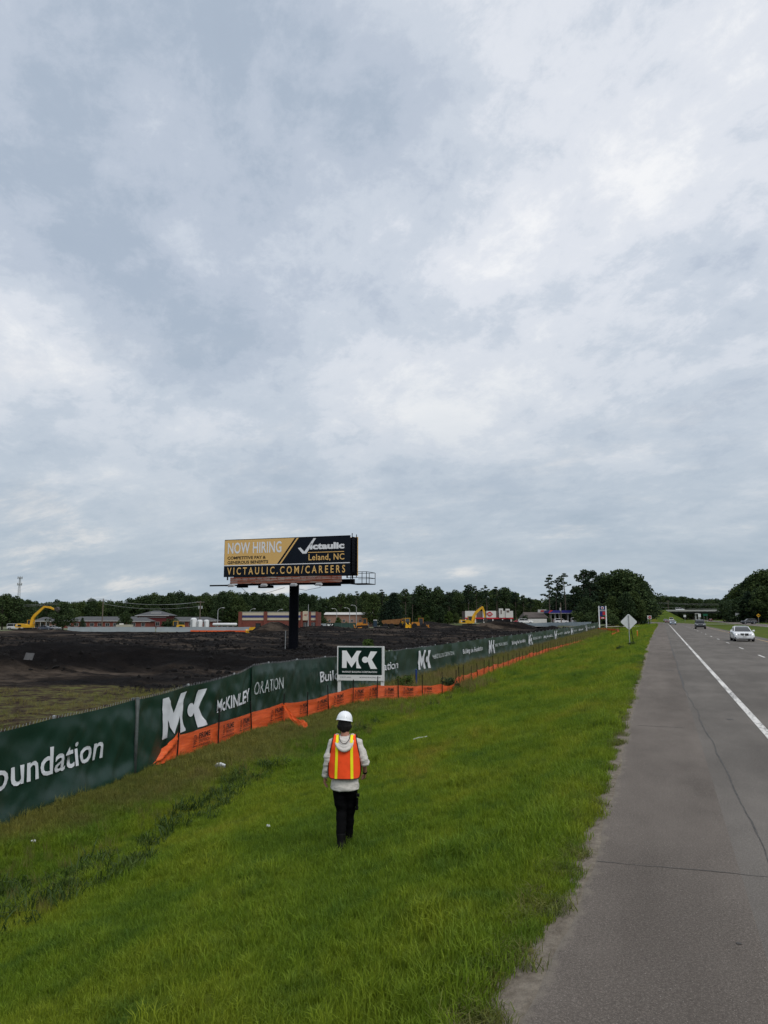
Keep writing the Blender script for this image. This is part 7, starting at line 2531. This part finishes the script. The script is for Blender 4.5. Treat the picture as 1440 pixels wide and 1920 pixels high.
SIL = [(-60, 1116), (0, 1118), (12, 1115), (30, 1119), (48, 1124), (70, 1127), (100, 1125), (118, 1126), (150, 1126), (168, 1120), (185, 1122), (205, 1126), (230, 1122), (245, 1120), (262, 1117), (282, 1112), (300, 1116), (318, 1110), (330, 1108), (345, 1111), (362, 1110), (385, 1108), (405, 1111), (428, 1106), (450, 1110), (480, 1110), (520, 1112), (560, 1114), (580, 1106), (600, 1119), (616, 1117), (636, 1114), (650, 1111), (664, 1107), (690, 1106), (710, 1105), (728, 1110), (752, 1108), (764, 1101), (776, 1110), (786, 1100), (800, 1099), (812, 1100), (828, 1105), (845, 1104), (862, 1102), (880, 1095), (900, 1097), (918, 1096), (932, 1095), (950, 1097), (966, 1110), (985, 1117), (1010, 1118), (1035, 1117), (1060, 1116), (1110, 1110)]
_sx = [a for a, _ in SIL]; _sy = [b for _, b in SIL]


def ytop(px):
    return float(np.interp(px, _sx, _sy))


def wood_h(px, d, zb, k=1.0):
    return ((1157 - ytop(px)) * d / F + CH - zb) * k


px = -70.0
while px < 1000:
    d = R.uniform(318, 345)
    pn_ = px > 640 and R.random() < 0.62
    x, y = gxy(px, d); zb = tz(x)
    lb = ('tall pine in the woods behind the stores', 'pines behind the stores') if pn_ else (('broadleaf tree in the woodland edge behind the brick school', 'woods behind the school') if px < 470 else ('broadleaf tree in the woodland edge behind the stores', 'woods behind the stores'))
    h = wood_h(px, d, zb, R.uniform(0.86, 1.05) if not pn_ else R.uniform(0.93, 1.04))
    LOG.append((plant('pine' if pn_ else 'broad', (x, y, zb), h, lb[0], lb[1], wide=R.uniform(0.85, 1.1)), px, ('pine' if pn_ else 'leafy tree') + ' in front row', 0))
    px += R.uniform(13, 22) if not pn_ else R.uniform(12, 20)
px = -70.0
while px < 1125:
    d = R.uniform(362, 400)
    x, y = gxy(px, d); zb = tz(x)
    pn_ = 560 < px < 980 and R.random() < 0.3
    lb = ('tall pine in the woods behind the stores', 'pines behind the stores') if pn_ else (('broadleaf tree in the woodland edge behind the brick school', 'woods behind the school') if px < 470 else ('broadleaf tree in the woodland edge behind the stores', 'woods behind the stores'))
    LOG.append((plant('pine' if pn_ else 'broad', (x, y, zb), wood_h(px, d, zb, R.uniform(0.8, 0.98)), lb[0], lb[1], wide=R.uniform(0.95, 1.25)), px, ('pine' if pn_ else 'leafy tree') + ' in back row', 0))
    px += R.uniform(15, 24)
# the rest of the woods reads as one mass
cl_ = []
px = -90.0
while px < 1130:
    d = R.uniform(405, 440); x, y = gxy(px, d); h = wood_h(px, d, -1.16, 0.88)
    for j in range(5):
        z = -1 + h * (0.1 + 0.185 * j)
        cl_.append(((x + R.uniform(-2.5, 2.5), y + R.uniform(-2, 2), z), (4.2, 3.0, 2.2), 70))
    px += 9
o = put('woods', leaf_mesh(cl_, 1.3, 77, m_leaf, 'woods'), kind='stuff', label='dark woods filling the gaps behind the first trees')
cl_ = []
px = -80.0
while px < 1010:
    d = R.uniform(322, 352); x, y = gxy(px, d)
    cl_.append(((x, y, tz(x) + 1.6), (3.2, 2.0, 2.2), 60)); px += 6
o = put('undergrowth', leaf_mesh(cl_, 0.9, 78, m_leaf, 'undergrowth'), kind='stuff', label='undergrowth along the foot of the woods')

# single trees one can tell apart
def tree_at(kind, px, d, yt, label, wide=1.0, var=None, zb=None, group=None):
    x, y = gxy(px, d); z0 = tz(x) if zb is None else zb
    return plant(kind, (x, y, z0), (1157 - yt) * d / F + CH - z0, label, group, wide, var)


tree_at('broad', 119, 236, 1127.5, 'big round tree to the right of the left excavator', 1.35, 1)
tree_at('broad', 5, 248, 1114, 'dark tree cut by the left edge of the picture', 1.2, 3)
tree_at('broad', 27, 252, 1117, 'dark tree just right of the one at the left edge', 1.1, 0)
tree_at('broad', 50, 268, 1124, 'tree behind the boom of the left excavator', 1.0, 4)
tree_at('cone', 155, 228, 1157.5, 'small pointed evergreen in front of the school windows', 1.0, 0)
tree_at('young', 235, 244, 1146, 'small brownish tree in front of the long school roof', 1.15, 1)
tree_at('bush', 318, 250, 1158, 'round dark bush in front of the tall red hall', 1.5, 0)
tree_at('bush', 334, 249, 1160, 'smaller round bush right of the dark bush by the red hall', 1.2, 1)
tree_at('cone', 738, 268, 1110, 'big dark spreading evergreen behind the dump truck', 1.25, 1)
tree_at('cone', 722, 274, 1128, 'lower dark evergreen on the left side of the big one', 1.2, 0)
tree_at('young', 634, 292, 1157, 'small green tree in front of the tan warehouse', 0.9, 0)
tree_at('bush', 606, 285, 1155, 'green bush between the parts store and the tan warehouse', 1.3, 0)
for px_, yt, v_, lb in ((786, 1154, 0, 'small yellow-green tree behind the loaders, left one'), (800, 1152, 0, 'small yellow-green tree above the right loader'), (825, 1137, 1, 'dark young tree left of the white and red store'), (842, 1146, 0, 'bright green young tree left of the white and red store'), (856, 1149, 1, 'rounded young tree nearest the white and red store')):
    tree_at('young', px_, 262 if px_ < 815 else 258, yt, lb, 1.05, v_)
tree_at('bush', 982, 252, 1152, 'brownish shrub beside the brown-roofed shop', 1.0, 1)
tree_at('bush', 1030, 236, 1158, 'dark shrub in front of the shop corner', 0.7, 0)
# tall trees beyond the station
for i, (px_, d, yt, v_, w_) in enumerate(((1031, 250, 1076, 0, 1.0), (1043, 256, 1084, 4, 0.7), (1062, 252, 1071, 4, 1.05), (1078, 262, 1098, 1, 1.0), (1096, 255, 1066, 2, 1.05), (1108, 246, 1068, 1, 0.95), (1126, 252, 1078, 3, 1.0))):
    tree_at('pine', px_, d, yt, ['leftmost of the two thin pines standing free beside the station', 'thin pine between the two tall free-standing ones', 'right one of the two thin pines standing free beside the station', 'low pine right of the free-standing pair', 'tallest pine at the left end of the dark woods by the road', 'tall pine touching the tallest one in the roadside woods', 'pine with a full crown in the roadside woods'][i], w_, v_, zb=0.0)
px = 1085.0
i = 0
for px_, d, yt in ((1080, 276, 1126), (1094, 266, 1108), (1110, 258, 1088), (1124, 250, 1090), (1136, 262, 1074), (1146, 248, 1078), (1158, 256, 1070), (1168, 246, 1066), (1178, 256, 1068), (1187, 246, 1073), (1196, 252, 1081), (1203, 262, 1088), (1204, 246, 1096), (1207, 270, 1097), (1210, 282, 1106), (1066, 282, 1134), (1050, 290, 1136), (1100, 240, 1120), (1120, 236, 1128), (1150, 236, 1118), (1175, 234, 1110), (1190, 238, 1108), (1197, 236, 1122)):
    LOG.append((tree_at('broad', px_, d, yt, 'dark broadleaf tree in the woods on the left side of the road', R.uniform(0.95, 1.2), zb=0.0, group='woods left of the road'), px_, 'dark tree in the %s' % ('front' if d < 252 else 'rear'), 1))
for px_, d, yt, lb in ((1087, 226, 1145, 'round dark shrub left of the fuel price sign'), (1103, 222, 1146, 'dark shrub close to the left post of the price sign'), (1141, 214, 1140, 'dark shrub rising behind the fuel price sign'), (1150, 208, 1150, 'shrub right of the fuel price sign'), (1166, 186, 1161, 'light green shrub left behind the diamond sign')):
    tree_at('bush', px_, d, yt, lb, 1.1, 2 if px_ == 1166 else None, zb=-0.2)
cl_ = []
for px_ in np.arange(1036, 1212, 4.0):
    d = R.uniform(266, 285) if px_ < 1084 else R.uniform(240, 275); x, y = gxy(px_, d)
    for j in range(4):
        cl_.append(((x, y, 1.3 + 2.6 * j), (2.6, 2.6, 2.0), 60))
put('woods_understory', leaf_mesh(cl_, 0.8, 79, m_pine, 'woods_understory'), kind='stuff', label='dark understory of the woods on the left side of the road')
# woods on the right of the highway
for px_, d, yt in ((1366, 372, 1127), (1372, 366, 1112), (1380, 362, 1104), (1388, 355, 1098), (1395, 362, 1092), (1402, 350, 1086), (1410, 356, 1080), (1418, 345, 1078), (1426, 352, 1074), (1434, 342, 1068), (1443, 350, 1066), (1454, 340, 1064), (1466, 335, 1062), (1480, 340, 1064), (1376, 340, 1128), (1390, 335, 1118), (1405, 330, 1108), (1420, 326, 1104), (1436, 322, 1098), (1452, 318, 1096), (1364, 350, 1140)):
    LOG.append((tree_at('broad' if R.random() < 0.8 else 'cone', px_, d, yt, 'dark tree in the woods on the right side of the highway', R.uniform(0.95, 1.2), zb=0.1, group='woods right of the highway'), px_, 'dark tree in the %s' % ('front' if d < 341 else 'rear'), 2))
cl_ = []
for px_ in np.arange(1366, 1490, 4.0):
    d = R.uniform(328, 350); x, y = gxy(px_, d)
    for j in range(4):
        cl_.append(((x, y, 1.3 + 2.4 * j), (3.0, 3.0, 2.0), 60))
put('woods_understory', leaf_mesh(cl_, 0.8, 80, m_pine, 'woods_understory'), kind='stuff', label='dark understory of the woods on the right side of the highway')
# far woods beyond the overpass
for px_ in np.arange(1196, 1385, 6.5):
    d = R.uniform(620, 680)
    yt = float(np.interp(px_, [1196, 1222, 1240, 1265, 1280, 1310, 1335, 1365, 1385], [1116, 1117, 1117, 1116, 1119, 1122, 1121, 1124, 1120])) + R.uniform(-1.5, 2.5)
    LOG.append((tree_at('broad', px_, d, yt, 'distant tree in the woods beyond the overpass', R.uniform(1.0, 1.35), zb=0.0, group='woods beyond the overpass'), px_, 'distant tree', 3))
cl_ = []
for px_ in np.arange(1190, 1390, 3.0):
    d = R.uniform(690, 720); x, y = gxy(px_, d)
    for j in range(5):
        cl_.append(((x, y, 1.5 + 3.1 * j), (4.5, 4.5, 2.8), 60))
put('woods', leaf_mesh(cl_, 1.5, 81, m_leaf, 'woods'), kind='stuff', label='distant woods beyond the overpass')

# plants inside the green fence and along it
def near_plant(kind, px, py, d, h, label, wide=1.0, var=None):
    p = at(px, py, d); p.z = gz(p.x, p.y)
    return plant(kind, p, h, label, None, wide, var)


near_plant('young', 690, 1230, 44, 2.45, 'young green tree just behind the site board', 0.8, 0)
near_plant('bush', 716, 1230, 44, 2.0, 'pale green shrub behind the right end of the site board', 0.6, 2)
near_plant('bush', 735, 1230, 47, 1.7, 'reddish weedy shrub behind the fence right of the site board', 1.0, 1)
near_plant('bush', 487, 1240, 31, 1.95, 'thin pale weed showing over the fence left of the billboard post', 0.35, 2)
near_plant('bush', 757, 1285, 38.5, 0.85, 'yellow-green shrub between the site board and the blue post', 1.2, 2)
for (px_, py_), lb, h_ in zip(((1163, 1220), (1186, 1213), (843, 1296)), ('dark weedy clump in the grass left of the diamond sign', 'small dark clump in the grass at the foot of the diamond sign', 'dark tall weeds where the orange fence turns uphill'), (0.45, 0.5, 0.75)):
    p = hit(px_, py_)
    plant('bush', p, h_, lb, None, 1.6, 0)

# say where each tree of a wood stands, by what is below it in view
MARKS = {0: [(-200, 'beyond the left picture edge'), (0, 'above the left excavator'), (60, 'behind the small house'), (100, 'behind the big round tree'), (145, 'above the left half of the school roof'), (195, 'above the right half of the school roof'), (245, 'above the tall red hall'), (320, 'left of the white storage tanks'), (358, 'above the white storage tanks'), (398, 'above the long white tank'), (447, 'above the left half of the parts store'), (500, 'above the middle of the parts store'), (548, 'right of the billboard post'), (600, 'above the left half of the tan warehouse'), (650, 'above the right half of the tan warehouse'), (700, 'around the big dark evergreen'), (770, 'above the loaders'), (815, 'left of the white and red store'), (872, 'above left half of the white-red store'), (918, 'above right half of the white-red store'), (965, 'above the brown-roofed shop'), (1028, 'behind the filling station canopy')],
         1: [(0, 'behind the filling station canopy'), (1075, 'left of the fuel price sign'), (1122, 'above the fuel price sign'), (1150, 'between the price sign and the diamond sign'), (1170, 'above the diamond sign'), (1193, 'at the road end of the woods')],
         2: [(0, 'at the left end of the right-hand woods'), (1378, 'above the crossing dark suv'), (1400, 'left of the yellow diamond sign'), (1418, 'above the yellow diamond sign'), (1438, 'beyond the right picture edge')],
         3: [(0, 'behind the left woods'), (1222, 'above the grassy embankment'), (1256, 'above the left end of the overpass'), (1290, 'above the middle of the overpass'), (1325, 'above the right end of the overpass'), (1360, 'behind the right woods')]}
WORDS = ['first', 'second', 'third', 'fourth', 'fifth', 'sixth', 'seventh', 'eighth', 'ninth', 'tenth', 'eleventh', 'twelfth', 'thirteenth', 'fourteenth', 'fifteenth']
sets = {}
for o, px_, what, k in LOG:
    mk = [t for a, t in MARKS[k] if px_ >= a][-1]
    sets.setdefault((what, mk), []).append((px_, o))
for (what, mk), lst in sets.items():
    lst.sort(key=lambda q: q[0])
    for i, (px_, o) in enumerate(lst):
        o['label'] = '%s %s' % (what, mk) if len(lst) == 1 else '%s %s, %s' % (what, mk, WORDS[i] if i else 'leftmost')
